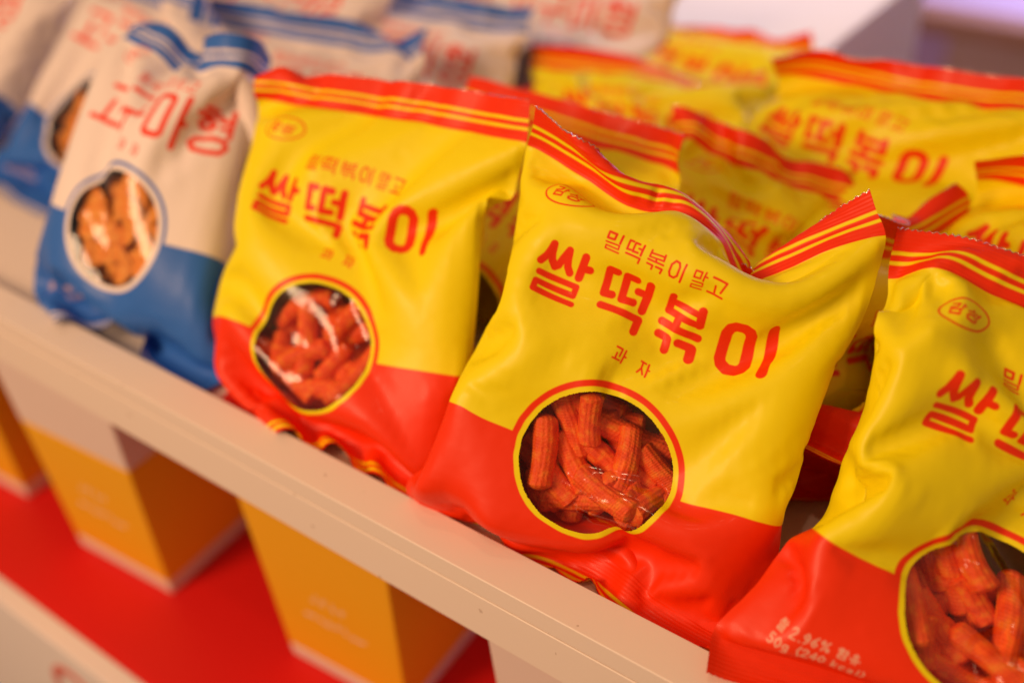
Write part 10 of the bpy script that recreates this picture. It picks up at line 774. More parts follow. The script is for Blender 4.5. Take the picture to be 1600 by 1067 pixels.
-2,1,-1,1,1,1,1,-1,0,0,2,1,-2,-2,0,3,-1,1,-3,4,-21,-1,0,-1,-1,0,0,1,0,0,0,-2,2,1,-1,-1,-1,2,2,-1,-1,3,-3,-22,1,-1,0,-1,-1,0,0,0,1,-1,0,0,0,1,0,0,0,0,0,1,3,2,-20,0,1,-1,-2,-1,-1,0,1,-1,0,-1,0,1,-1,0,1,0,0,3,5,2,-9,-23,11,7,-5,-8,-3,-1,-1,0,0,-1,1,-1,0,1,0,0,0,5,8,-5,-6,-2,-22,4,-4,12,3,-10,-2,0,-1,-1,0,-1,1,0,0,1,-1,5,6,-11,3,-2,-2,-21,0,8,-10,6,9,-8,0,-1,-1,-1,0,0,1,1,
1,3,2,-12,7,-2,-5,1,-21,-2,3,9,-8,-2,10,-3,-1,-1,0,1,-2,0,3,0,-2,-7,9,-3,-5,-1,1,-22,0,-1,3,8,-1,-8,1,4,2,1,0,0,-3,-2,-4,1,6,-4,-4,0,2,-2,-22,0,-1,1,2,4,1,-4,-4,2,1,-1,1,0,-3,2,3,-3,-1,0,-1,0,2,-22,-1,1,-1,1,2,3,1,0,-3,-5,0,0,2,3,1,-2,-1,-2,0,1,1,-2,-21,0,-2,-1,1,0,3,1,-1,-2,-1,-1,0,2,1,1,-1,-1,-1,0,0,0,3,-22,0,-1,-1,0,1,0,1,0,-1,0,0,0,1,-1,0,0,-1,0,0,1,0,0,-22,-1,-1,0,
0,0,0,1,0,1,0,-1,0,0,0,0,-1,1,-1,0,2,3,-3,-21,0,-3,0,0,0,0,0,0,1,1,-2,2,-1,-1,0,1,-1,1,-1,0,2,5,-20,-4,2,1,1,0,-1,-2,0,-1,0,1,-1,0,1,1,1,2,-2,0,-1,-1,4,-22,2,2,0,0,0,1,-1,-1,-2,-2,-2,3,2,2,0,1,-1,2,-1,-1,-2,-2,-23,0,-1,0,3,1,-4,0,0,1,0,2,-2,0,-1,1,2,1,-4,0,0,1,0,-24,0,0,2,0,0,0,-2,0,1,1,1,-1,-1,0,0,1,0,1,-3,0,1,0,157,-17,-21,-17,-8,-5,-2,3,5,4,3,5,-2,2,8,3,
-8,-9,1,11,12,11,12,-18,12,10,5,-1,-2,0,-2,-3,-2,-3,-4,0,-3,-5,5,6,-1,1,-1,-9,-5,-2,-24,2,9,7,2,4,1,-1,-3,-2,-1,-1,1,-1,-4,-1,0,7,2,-6,-3,-4,-5,-16,9,0,4,8,2,0,-2,0,-1,0,-1,1,3,2,-10,4,5,-3,-3,1,-1,-15,-5,16,6,1,-2,-1,0,0,-1,-1,0,1,0,0,-1,1,2,-1,0,-1,-1,-8,-12,-6,2,11,2,1,0,-1,-1,-1,0,2,1,-1,-2,1,4,-3,-1,-1,-1,-3,-9,0,-5,0,4,4,0,0,-1,-1,-1,4,0,-1,-1,0,0,-1,-1,-1,-1,-1,-2,-2,-1,-5,0,1,3,1,
-3,-2,-2,6,1,-2,-3,-1,2,-1,-2,-2,-2,-1,4,-1,2,0,-6,1,0,2,-1,-4,-3,5,2,-2,-3,-4,1,1,-1,-3,-2,-1,7,-3,-1,6,3,-6,0,1,1,0,-6,-1,3,1,1,-7,-4,1,2,-1,-2,-3,5,1,-5,6,9,-2,-6,-1,0,1,2,-2,0,1,1,-3,-1,-1,1,-4,1,1,1,3,0,14,5,-15,-1,-6,-1,-1,0,3,8,1,-3,-5,0,4,6,-1,2,-1,-1,3,1,2,-3,-7,-7,1,-7,0,-1,-2,2,9,3,-3,-2,0,3,3,0,-2,0,3,4,-3,-4,-5,-4,9,0,-4,-5,-5,1,2,3,4,0,0,-1,3,1,0,-1,1,3,0,
-1,-4,-7,-5,0,14,-1,-16,-3,1,3,3,2,2,0,1,0,1,0,0,0,0,-1,-1,-7,-5,5,22,-3,5,10,-19,-16,-1,3,2,1,0,1,2,0,0,-1,0,-1,1,-6,-2,12,23,-3,-7,4,7,8,-12,-24,-5,3,-1,2,1,1,1,-1,0,-3,0,-2,0,18,19,-3,-8,-2,3,2,6,6,-4,-22,-14,1,1,2,0,-1,2,0,-2,-2,3,23,11,-1,-7,-5,2,3,0,4,5,3,0,-12,-17,-5,0,-2,-1,2,2,0,8,19,5,-2,-4,-3,0,-2,4,-1,2,3,4,1,2,-1,-9,-13,-3,2,-2,1,16,8,-2,-2,-1,-2,0,-2,0,4,1,0,1,2,4,
2,3,-1,-3,-13,0,0,9,6,1,-3,-3,-1,-2,-2,0,0,5,-1,1,1,1,2,3,1,-2,-4,-4,-3,0,9,3,1,-1,-2,-3,-1,-1,1,-1,5,1,-2,0,0,2,2,0,-1,-3,-2,-2,2,4,2,2,-1,-2,-2,0,1,-5,6,4,-2,2,-3,1,0,1,1,1,0,1,-6,7,0,-1,-1,-1,-1,0,0,2,6,-7,8,0,-8,-3,-1,1,0,2,3,3,2,-4,4,-2,-3,-2,-1,-1,-1,0,4,6,3,9,-8,-9,-3,-2,0,3,2,3,6,4,-2,2,-3,-5,-4,-3,-1,1,1,2,8,9,7,-19,-5,0,1,0,-1,2,1,3,7,8,-6,-8,-3,-1,0,0,
-2,0,1,4,20,7,-2,-5,1,11,1,-8,-6,5,5,-3,4,-3,2,-8,2,10,1,-9,-4,2,4,1,2,-5,4,8,1,0,-2,-5,-6,5,8,2,-3,-10,4,5,1,2,1,-10,-4,4,4],
'W2': [-1800,24,24,24,25,24,22,22,25,24,21,16,15,21,24,24,25,24,23,18,13,9,9,-1,0,0,0,0,0,0,2,-1,1,2,1,-2,-2,0,0,0,1,1,5,5,3,-2,-2,1,0,0,0,0,1,0,1,-1,1,1,0,-2,0,1,-1,-1,1,2,5,6,2,0,-1,1,0,-1,1,1,1,-1,0,-1,6,2,-2,-5,1,0,0,-1,-2,1,7,10,7,-7,0,1,0,0,1,0,1,-1,-1,0,9,6,-2,-10,-1,0,0,-1,-2,-2,6,6,-3,-2,0,0,0,1,-1,-1,1,0,0,0,5,6,-1,-9,0,0,2,1,-1,-6,8,-5,-2,-1,1,0,-1,0,-2,0,2,0,
0,-1,-2,6,0,-2,1,0,1,0,-4,2,3,-3,-1,0,-1,-2,0,1,-1,0,0,0,-3,1,1,5,-1,0,0,0,-1,-5,7,-7,1,1,-1,0,-3,-1,0,1,0,0,-1,-1,0,1,4,0,0,0,0,-2,-10,1,2,-1,-2,1,-2,-3,1,1,0,-1,0,-1,0,2,0,2,2,-2,0,0,-3,-2,2,0,-1,-1,-1,-2,1,-1,0,0,0,-1,-1,3,0,1,0,1,-1,0,-1,-4,8,4,-2,-2,0,0,0,-1,0,-1,-1,-1,-1,3,0,0,1,-1,0,1,1,-1,2,-7,1,0,-1,-1,0,0,-1,0,0,-1,-1,1,1,0,1,-1,1,-1,2,-1,-1,-3,8,-1,
1,0,-1,0,0,0,0,-1,0,1,1,-1,1,-1,0,0,1,-1,1,-2,5,-4,1,-1,-1,0,0,1,-1,-1,0,1,1,0,0,-1,1,0,-1,1,0,0,3,-3,-3,0,-1,0,1,-2,0,0,0,1,0,2,0,-1,0,0,0,0,0,-1,0,1,-2,2,-2,2,0,0,-1,0,-1,1,0,2,-1,0,1,0,-1,0,0,-1,1,-2,-2,-1,4,0,0,-1,0,-1,2,-2,2,0,0,0,1,-1,0,0,1,0,-2,-4,2,-3,-1,-5,2,-1,-1,-2,0,0,7,-6,2,-1,0,-1,1,0,0,0,-2,-4,4,-2,-4,-9,3,10,-4,-6,-2,0,0,2,3,-1,-1,0,-1,0,
0,1,-3,-4,3,1,-4,-10,8,13,-10,15,-1,-5,0,0,3,2,0,1,-4,1,-1,1,-5,-4,3,1,-1,-8,9,12,4,-15,3,14,-2,0,1,0,1,1,0,2,-3,0,-5,-3,3,2,1,-5,8,8,1,-7,-12,-3,2,11,1,1,0,-2,-2,-1,0,3,-3,-2,4,3,1,2,5,4,0,-2,-10,-12,-1,1,4,4,-2,0,0,1,-4,0,-1,4,5,3,0,1,0,1,2,1,-1,9,-12,5,3,0,-1,1,1,1,0,7,0,-2,-1,2,0,1,-1,-1,0,0,2,4,2,-6,4,1,0,1,0,0,0,0,-1,2,4,1,-1,0,-1,0,0,-1,0,0,2,5,-1,1,
0,0,0,0,-1,1,-1,0,0,0,0,1,0,0,1,0,1,-1,0,1,4,0,0,0,0,0,-1,1,-1,1,-1,1,-1,1,-1,1,0,-1,1,-1,1,0,0,1,0,0,0,0,-2,2,-1,0,0,0,0,1,-1,1,-1,1,0,-1,1,-1,1,0,-1,739,3,0,-6,-1,3,8,6,2,-3,-8,-15,-15,-9,-5,-2,-5,-6,-11,-16,-18,-19,-18,-19,-1,3,4,-3,-1,-1,-1,-1,4,1,2,-1,-2,-1,6,6,5,7,7,1,1,0,-17,-1,-2,3,2,0,-4,-2,0,1,6,0,0,-3,1,1,4,4,5,8,8,2,-1,-18,-3,-1,0,3,-2,-1,-1,1,0,3,8,2,0,
-7,-2,-2,1,2,5,12,12,4,-18,-5,-1,0,0,1,0,0,-1,0,-1,6,12,8,0,-19,-6,0,1,1,3,9,19,-17,-3,-3,-1,0,0,0,0,2,-2,1,-1,2,9,9,0,-14,-5,0,0,-1,1,5,-16,-3,-2,-1,0,0,0,1,0,0,-3,1,2,-2,-1,10,1,-6,-2,-1,0,0,1,-18,1,-3,-1,-1,2,5,-5,-1,1,-1,-1,0,-4,0,5,6,-1,-3,-2,-1,1,3,-17,-3,1,-2,0,2,2,-1,-2,0,-1,0,-4,-1,2,2,5,1,1,-5,-1,1,3,-18,0,-2,0,-1,1,-1,2,-2,-2,0,-1,-1,0,3,0,5,2,-4,-1,0,3,2,-18,0,-1,
-2,0,0,0,1,0,-3,0,-2,-1,3,1,1,1,1,-3,2,2,4,-2,-17,-1,-1,-1,-1,0,1,0,-1,-1,-3,-2,3,3,0,0,-2,0,2,2,2,-1,1,-18,0,-1,-1,-1,0,0,2,-2,-1,-2,-1,3,2,0,-2,-1,0,3,2,1,2,-1,-18,0,0,-2,0,-1,1,0,-1,0,2,1,1,-1,-2,-1,-1,2,1,2,2,-3,1,-17,-1,-1,0,-2,1,-1,0,0,1,3,4,-2,-3,0,-1,1,0,3,-2,-2,1,0,-18,1,-1,0,-2,-1,0,-1,2,2,3,2,-2,-2,0,1,0,5,4,-5,-6,1,1,-17,-1,0,1,-2,-3,0,0,3,4,2,1,-2,-2,1,
1,4,1,-10,-2,5,0,-1,-17,0,0,-1,0,-3,0,1,8,-1,0,0,-3,1,3,1,0,-10,-2,4,3,1,2,-15,-2,-1,-2,1,-1,-1,9,-3,1,1,-4,1,3,1,-2,-8,0,1,4,3,4,-1,-13,-1,-3,-1,-1,1,0,-4,1,6,2,-3,2,2,-5,-5,-1,0,2,5,6,-4,-5,-17,4,-1,-4,0,0,-2,-2,0,1,4,6,-2,-3,-7,-1,1,1,5,6,-5,-4,0,-18,1,4,-3,-2,2,-2,-1,1,-3,1,6,-1,-7,-1,1,0,1,5,-3,-2,1,-1,-18,-1,0,6,-2,4,4,4,4,4,-12,-15,0,0,0,1,3,2,-5,0,0,0,1,-17,-1,2,8,
18,4,0,0,-5,-20,-10,-1,-2,3,4,3,1,2,-1,-6,-1,0,2,-17,6,18,9,-2,-7,-6,-7,-5,9,3,-4,-3,1,7,2,-1,-3,-5,-6,-6,-2,0,-19,10,-4,-2,-3,-2,-2,-1,-1,1,9,12,12,2,-5,-3,0,0,1,-3,-8,-10,-3,-24,1,0,-1,0,0,2,0,-1,0,0,0,-2,2,2,3,2,3,2,3,2,-2,-12,-24,0,0,0,1,2,-2,-1,0,0,0,0,0,0,0,0,0,-1,1,0,1,0,0,-24,0,0,1,1,-1,-1,0,1,-1,0,0,0,0,1,0,0,-1,0,1,-1,0,0,367,-6,-1,2,0,-5,-9,-8,-2,4,9,12,13,9,5,2,
1,1,-1,-5,-10,-14,-14,-15,2,-4,-3,2,2,0,2,0,-3,-2,-1,1,2,0,-4,-2,-1,2,4,5,2,-2,-16,0,2,-2,-3,0,4,3,2,-5,-4,0,0,1,2,-2,-3,-2,-1,1,5,6,2,-17,10,0,0,-3,1,4,2,-2,-1,-9,-4,-1,0,7,7,-4,-2,-4,-5,-3,5,10,-15,9,6,2,2,1,0,1,-1,-3,-5,-11,-5,0,-3,6,15,-1,-1,-4,-7,-7,1,-15,2,6,3,3,0,0,-3,-3,3,1,0,-5,-11,-3,2,4,8,1,2,1,0,-11,-15,1,3,2,1,1,-2,-4,-1,1,7,0,-5,-1,-1,-8,1,5,3,3,3,-1,-3,-15,-1,3,1,1,
-2,-5,4,0,-1,2,2,-2,7,-3,-6,-3,0,3,3,2,-2,-2,-14,1,-2,2,0,-1,-3,0,2,1,2,-1,5,2,-4,-3,-5,-1,1,5,1,-2,2,-16,0,2,1,-1,-3,0,0,3,2,0,0,6,-2,-4,0,-6,-1,4,3,-2,-2,0,-15,0,0,1,1,-4,0,1,2,3,0,4,1,-6,-1,1,-2,0,4,-4,-2,-1,0,-16,1,0,1,-1,0,-1,-1,2,2,5,2,-3,-4,0,2,3,0,-4,-3,-2,1,0,-15,-1,0,0,1,1,-2,-1,2,2,2,3,-6,-1,2,1,3,0,-4,-2,-1,-1,0,-16,0,0,1,-1,0,0,0,1,1,-1,-2,0,1,1,3,1,
-2,-2,-1,-2,3,-1,-16,0,0,-1,2,0,-1,0,1,0,-3,-3,1,3,2,0,0,-2,-2,2,3,-2,0,-16,-1,0,1,1,0,-1,1,0,-3,-3,-1,2,2,0,1,-1,-4,-1,2,5,-1,1,-17,0,0,-2,3,1,-1,1,-1,-3,-2,-1,2,1,-1,-1,-2,1,9,4,-7,-1,0,-16,-1,-1,1,-1,5,-2,0,-7,2,-1,0,2,-1,-1,-1,1,9,7,-9,-3,0,1,-18,0,1,0,0,1,6,-9,0,-2,1,3,-1,-2,-1,1,10,8,-9,-4,-2,2,0,-17,-2,0,1,0,1,3,3,-1,-7,-2,2,-1,-1,4,10,4,-4,-4,-5,0,-1,4,-13,-6,-1,2,-2,1,
4,7,0,-1,-9,-4,1,3,11,5,-3,-3,-7,-3,1,8,9,-2,-9,-9,-1,1,0,5,0,1,3,2,-12,2,12,4,-4,-3,-2,-4,3,11,6,-14,-10,10,-4,-15,-2,-1,0,-1,0,4,0,7,6,1,-3,-4,-4,-2,12,8,-2,-8,-4,-11,3,-2,-4,-6,2,0,-1,-1,4,15,8,-10,-8,-5,-3,0,-2,1,6,2,-1,6,-12,-8,-2,4,0,-4,-1,1,1,-2,3,1,-1,-1,-1,0,-1,0,0,2,5,6,1,-13,-7,3,3,2,3,2,2,2,-1,-8,-4,-2,-2,-2,-1,0,0,0,0,1,6,6,-3,3,0,0,0,3,4,1,-7,-1,0,0,0,-4,-5,-4,-4,-2,
-2,-2,0,0,11,0,0,0,1,5,4,-2,-4,-2,-2,0,0,1,-1,0,5,-5,-1,-1,-1,-2,-1,-1,2,0,2,4,2,-3,-3,-2,1,-1,-1,0,-2,1,6,-2,1,-5,0,2,-2,0,-2],
'W3': [-1402,21,20,20,18,23,24,24,25,23,24,23,20,24,23,15,14,16,17,21,21,22,22,-4,0,2,1,3,-2,0,1,-1,1,-3,1,3,-2,1,9,4,3,0,-4,1,-2,-4,-4,1,1,1,1,2,-1,-1,0,-1,2,-2,1,1,-1,1,4,3,5,2,-4,-1,-2,2,1,0,2,1,0,0,-2,-1,0,0,2,-2,0,1,-2,2,2,0,5,-3,-2,5,13,-6,2,-1,0,0,0,0,0,-2,1,-1,1,0,-1,0,0,0,1,-2,2,3,-5,17,-7,-3,1,0,-1,0,0,-2,2,-1,0,1,0,1,-2,0,-1,-1,2,3,2,-10,5,9,-4,-4,0,0,-1,-2,2,0,1,0,
-1,0,0,0,0,-1,1,0,3,-5,-4,12,-8,-5,4,1,-1,-1,1,1,1,-1,0,-1,1,-1,2,-1,0,1,0,-2,-3,-2,-1,-3,8,-1,0,-1,-1,2,0,1,0,-1,1,-1,1,0,-1,1,0,0,-1,-2,-2,1,4,-5,1,0,-1,2,1,1,0,-2,0,1,1,0,0,-1,1,0,0,0,-4,0,9,-8,1,0,0,0,1,1,0,-1,1,0,1,0,0,-1,0,1,0,0,-3,0,-2,6,1,-4,-1,-1,4,0,0,-1,0,1,1,-1,0,0,0,2,-2,0,-2,-1,-1,0,-2,5,1,-1,1,1,1,-1,0,0,0,1,-1,0,0,1,0,0,-1,-1,-2,-1,0,0,
2,2,-1,0,1,0,0,0,0,1,0,0,0,0,0,0,0,-1,-1,0,-1,2,6,-4,0,1,0,0,0,1,0,0,0,0,1,-1,0,0,0,0,-1,-1,0,2,1,7,1,-7,0,1,0,1,0,0,0,0,1,0,0,0,0,-1,-1,0,-1,3,3,-1,-8,1,7,3,-1,1,0,-1,0,1,0,0,-1,1,-1,0,0,-1,-3,-2,-2,5,16,-13,9,8,-1,0,-1,0,0,1,-1,1,-1,1,-1,0,-1,0,-4,-5,-1,3,4,7,-3,8,0,0,0,-2,-1,0,0,1,-1,0,-1,0,0,0,-6,-1,6,5,4,1,-8,6,-5,0,0,0,2,0,-1,0,-1,0,0,-1,
-1,-1,-2,5,6,3,0,-5,-9,4,6,-1,-2,-1,0,-1,0,1,-1,0,0,0,1,1,1,4,1,-2,-5,-5,-2,9,3,4,1,1,0,-1,-1,0,-1,0,1,0,1,1,1,0,-5,-4,-4,1,5,6,3,-6,7,-5,1,2,1,1,0,0,-1,-2,1,0,1,-4,-7,-1,2,5,4,3,2,-1,-2,3,0,0,0,1,1,0,2,1,0,-2,-2,-5,-3,3,4,3,2,1,0,0,0,1,1,1,1,0,-1,0,1,0,0,1,1,-1,-2,4,3,0,0,0,0,0,0,0,2,-1,4,0,-1,0,-1,0,-1,0,0,0,2,6,1,-1,0,-1,0,-1,1,0,1,4,1,2,
-1,-1,0,0,-2,0,0,0,0,-1,0,1,3,1,1,1,1,0,0,1,4,6,0,-1,-1,0,0,1,0,0,0,0,1,0,1,-1,1,0,0,0,-1,1,-1,1,6,-1,-1,1,0,0,0,0,0,0,1,0,0,0,1,0,0,0,0,0,0,0,-1,714,13,14,15,16,10,1,-7,4,11,9,11,13,2,8,17,15,11,8,9,2,9,6,0,0,-3,-3,-3,1,6,7,-3,-4,4,-3,-6,9,-10,-11,0,3,2,0,7,-7,-7,-1,-3,0,-2,-3,-1,2,9,3,-4,-4,4,-2,-4,7,-7,-7,-5,-1,3,0,-2,-3,-6,-7,-2,-1,-1,-1,1,0,5,3,-1,-4,1,-4,
-1,6,-2,-3,-2,-3,0,0,11,-8,-12,-2,0,0,0,-1,0,0,3,-2,-1,1,4,-4,-1,0,0,1,-1,0,4,8,-5,-7,-9,-1,0,0,0,1,1,-3,0,0,1,1,7,-8,-1,1,2,-3,0,5,3,-11,10,-7,-13,0,1,1,0,-2,-1,0,1,0,1,-3,3,0,2,-3,0,-1,5,2,-5,-9,-5,3,-2,0,0,1,-4,0,1,0,2,-3,-3,4,2,1,-3,1,2,2,-1,-16,-2,6,-4,-1,1,1,-4,-1,0,1,2,-2,-4,2,3,2,-2,-1,0,2,2,0,-15,1,-4,2,0,1,-1,-3,-1,1,1,0,-3,-1,2,4,1,-2,-1,1,1,0,1,-13,-3,0,
-1,0,0,-2,-1,1,0,0,-1,-2,2,1,0,1,-1,1,1,2,1,-1,-13,0,-3,-1,0,-5,-1,1,1,0,0,-2,1,2,0,0,-2,1,2,3,1,0,1,-14,0,0,-2,-5,-1,-1,1,1,1,-2,-1,1,1,1,-1,-1,1,4,1,1,1,-1,-15,2,1,-2,-3,-3,0,0,0,-1,0,0,1,1,0,-1,0,2,2,1,1,0,2,-14,-1,0,2,-2,-1,-2,0,0,0,-1,0,0,0,1,0,1,1,2,1,0,0,0,-12,1,-5,1,2,-1,-1,-1,0,-1,0,0,0,1,0,1,0,2,0,1,-1,1,-1,-15,-1,4,1,0,-1,-1,0,-1,-1,0,0,0,0,1,
0,1,1,2,3,2,-3,-2,-16,3,9,1,-2,-3,-3,0,-1,-1,-1,0,1,0,0,1,2,3,5,-1,-3,-5,-7,-17,15,4,2,-1,-2,-7,-5,0,0,0,0,0,0,0,1,6,1,-6,-5,-6,0,5,-18,-4,3,4,6,4,7,-2,-2,0,-6,-1,3,2,1,0,-6,-8,-4,-1,5,5,-2,-12,-1,-8,-2,-1,3,3,6,1,-1,5,0,-4,-2,-3,-3,-3,2,3,6,0,-5,-7,-24,8,6,-2,-3,-3,-3,-2,-1,2,-1,0,1,-1,1,4,4,4,0,-5,-4,-3,0,-21,-3,3,5,5,2,2,-2,-5,-7,-2,0,0,5,7,1,-1,-5,-3,-2,-1,-1,2,-22,-2,0,1,
1,2,2,4,6,2,-5,-7,4,2,-3,-3,-3,-1,0,0,-1,2,0,-23,0,0,0,0,0,0,0,1,3,6,3,-6,-3,-2,-1,1,1,0,-1,0,0,1,-23,1,2,2,1,1,0,0,-1,-1,-1,1,3,0,2,1,-1,-1,-1,-2,-1,-3,2,-24,8,2,1,2,1,2,3,3,5,4,4,-2,-4,-6,-3,-2,-2,-3,0,-2,-2,-6,-23,-1,1,1,-1,0,1,-1,1,-1,0,0,1,-1,1,0,0,0,0,0,0,-1,0,-23,0,1,0,0,-1,0,0,-1,1,0,0,0,0,0,0,1,0,-1,0,2,0,-2,351,-4,-4,-4,-6,-3,0,-1,1,-2,-2,-2,-2,-1,-2,-12,
-14,-15,-17,8,13,12,11,-23,0,0,-1,2,0,-2,1,-1,1,-1,0,1,-1,1,11,8,11,2,-23,-4,2,5,-24,0,0,1,1,0,0,-2,-1,0,2,-1,0,0,0,1,4,5,15,6,-21,2,2,-24,11,-2,1,1,1,-1,-3,-3,0,-1,2,-1,6,2,-6,1,4,6,5,-5,-3,-11,-18,8,11,0,-2,-1,-2,0,0,-7,4,0,0,-7,8,10,-2,-1,-6,-2,2,-5,-12,-16,-1,8,3,0,-1,-1,0,-3,4,1,-1,-1,1,-10,9,4,-5,-5,7,5,-8,-9,-20,1,0,8,0,-2,0,-2,2,5,-2,-1,-1,-1,3,-3,0,-2,2,1,7,-12,-1,-19,1,3,-2,2,
-1,-1,-1,7,1,-3,-1,-2,3,5,-6,-3,-1,5,-1,-2,-1,-1,-14,0,-6,3,-1,-1,0,4,2,-1,-2,-2,3,5,-1,-6,-2,2,2,0,-2,-1,0,-18,0,3,-2,-1,-2,0,6,1,-1,-3,-1,6,2,-4,-4,-2,3,2,-1,-1,-1,0,-17,0,0,0,1,-1,2,3,-1,-1,-1,2,2,-1,-2,-1,-1,2,-1,-1,-2,1,-1,-18,-1,2,2,-1,6,2,-2,-1,-1,2,3,-3,-2,-1,1,3,-2,-3,-3,-1,-1,2,-17,-1,-1,1,7,2,2,-3,-2,0,3,1,-2,-3,-1,3,2,-2,-4,-3,0,0,0,-18,1,-2,1,2,3,1,-1,-1,1,1,0,0,-2,0,1,-1,
-2,-2,0,-1,1,1,-19,1,1,-2,0,2,0,1,0,0,2,0,-1,-1,0,0,0,-2,-1,-1,2,1,-2,-17,-2,2,-2,-1,0,2,0,0,1,0,0,0,0,-1,0,-1,0,-2,0,2,2,1,-15,0,-4,-2,0,1,-1,1,0,1,0,0,0,0,0,-1,0,-1,0,-1,0,1,6,-12,-5,-6,0,0,1,1,-1,1,1,0,0,0,-1,0,-1,0,-1,0,1,0,2,5,-16,-7,0,0,0,-1,0,2,0,0,0,0,0,1,-1,0,-2,1,1,4,9,14,15,3,-10,-7,-5,-3,-1,-1,1,0,0,0,0,-1,0,0,0,2,7,9,11,10,6,-1,20,-1,-8,-8,-6,-7,
-4,-5,-1,-2,-1,0,2,1,3,7,10,8,8,5,0,-4,-20,-2,19,4,0,-4,-3,-5,-5,-7,-1,1,1,0,1,7,8,5,2,0,-3,-5,-9,-9,-5,7,9,5,4,2,0,-2,-3,-9,-8,0,0,13,7,1,-1,-2,-5,-5,-6,-4,-1,-4,1,2,4,4,4,4,3,3,0,-3,-8,8,1,-2,-3,-4,-5,-4,-4,-1,0,0,-4,-2,-1,0,1,2,2,4,5,6,6,4,-5,-7,-6,-6,-4,-3,-1,1,1,1,4,-4,-5,-4,-2,-1,-2,1,0,1,3,4,3,-3,-5,-4,-1,0,1,1,1,2,5,6,-4,-14,-2,-1,-1,0,-1,-1,0,-1,1,1,0,-1,0,0,1,0,
1,1,1,2,14,-5,3,-1,-6,1,2,-2,1,1,2,0,0,0,-1,-1,-2,-1,1,4,-3,0,4,0,1,-4,-7,3,1,1,3,2,0,0,0,0,0,0,0,0,-2,-3,1,0,-5,-1,4],
'W4': [-1375,24,24,25,25,24,23,19,23,25,24,24,24,24,24,24,24,24,19,22,24,25,24,0,1,0,-1,0,0,1,1,0,0,0,0,-1,0,1,0,-1,1,1,0,1,-3,0,1,-1,0,0,0,-1,0,3,1,-1,0,-1,1,1,-2,0,1,-1,1,2,-1,0,0,2,0,0,0,0,0,0,1,0,0,0,1,0,-1,1,-2,0,0,3,-1,-1,2,-3,9,-7,1,0,0,1,0,0,0,0,0,0,-1,0,-1,1,0,0,0,1,1,-1,-14,8,-3,-3,1,-1,1,0,0,0,0,0,0,0,-1,0,1,0,0,0,1,-2,-4,-11,10,-6,-1,-1,1,-1,0,1,0,0,1,-1,
-2,1,0,1,0,0,1,-3,-5,-1,17,7,1,-5,0,-1,0,0,-1,1,0,0,-1,1,-1,1,0,0,0,0,1,5,0,-2,5,-4,1,0,0,-1,0,1,-1,1,-1,-1,2,0,0,-1,0,0,-1,-1,0,4,-1,4,2,-4,0,0,-1,0,0,1,0,-2,2,0,1,0,-3,0,0,-1,1,1,1,-4,4,-3,2,-1,0,0,0,0,0,0,0,1,0,0,0,1,-2,0,2,1,1,-6,-4,1,2,0,-2,1,2,0,-1,0,0,1,0,0,0,1,1,1,-1,0,0,-4,-3,-2,1,2,0,0,-1,1,0,0,0,0,1,0,0,1,-1,1,1,1,-2,-2,-1,-6,1,1,
0,1,0,0,0,1,0,0,0,0,1,0,0,0,1,0,-1,0,-2,-1,1,-1,1,0,2,0,0,-1,0,1,0,0,0,0,1,-1,1,-1,0,0,-2,-2,-3,4,14,-8,13,1,-1,-2,0,0,0,-1,0,1,0,0,0,-1,0,0,-1,-1,-5,-4,4,8,2,3,3,0,-3,-2,0,-1,1,-1,0,0,0,0,0,-1,-1,-2,-1,-1,9,4,-11,6,-7,1,4,3,-3,-2,0,0,0,0,0,-1,0,-1,0,-2,1,1,10,-4,-15,4,8,3,-9,-4,1,5,-2,0,-1,1,0,-1,0,-1,1,-1,3,2,1,-9,-8,10,6,2,1,9,-4,-4,-3,3,-1,0,-1,-2,0,0,
1,0,2,-2,-4,-7,0,11,7,-6,5,-5,1,8,2,-1,-2,-1,-1,-1,-1,-1,0,-2,-3,-4,-3,-1,5,8,4,-1,-1,2,-1,0,0,4,4,0,1,0,-3,-5,2,-4,-4,-2,1,2,4,4,3,0,-1,-1,0,1,-1,1,0,1,2,1,-1,0,0,0,5,-1,-2,-2,2,1,1,0,0,0,0,-1,0,1,0,0,0,1,0,-4,-2,8,1,-1,6,4,-2,-3,0,0,0,0,0,-2,-2,1,1,0,-1,0,-1,1,4,5,-3,-3,-3,-1,2,6,2,0,-1,0,0,2,4,-4,4,0,-1,0,-1,1,-1,2,1,2,0,2,1,0,0,0,0,1,-1,1,1,4,-3,3,
-1,0,0,0,-1,0,0,0,0,1,1,1,1,1,2,0,0,1,-1,0,5,4,0,-1,-2,1,0,0,0,1,0,1,0,1,0,0,0,0,1,0,-1,0,0,-1,3,0,-2,1,0,0,0,1,0,0,0,1,0,1,0,0,1,0,-1,1,-1,-1,0,1121,4,2,-1,-1,2,7,11,6,2,-2,-1,5,8,0,-8,-4,6,14,11,3,-2,0,-19,-1,2,1,1,2,-4,-1,0,-1,1,4,4,-2,3,5,-4,-2,-1,-2,-1,-3,-3,-18,0,0,0,3,0,0,-3,-3,2,5,2,-3,-2,1,5,3,-1,-4,-5,3,0,3,-16,-5,-1,3,0,-1,1,-3,1,1,0,0,-2,1,
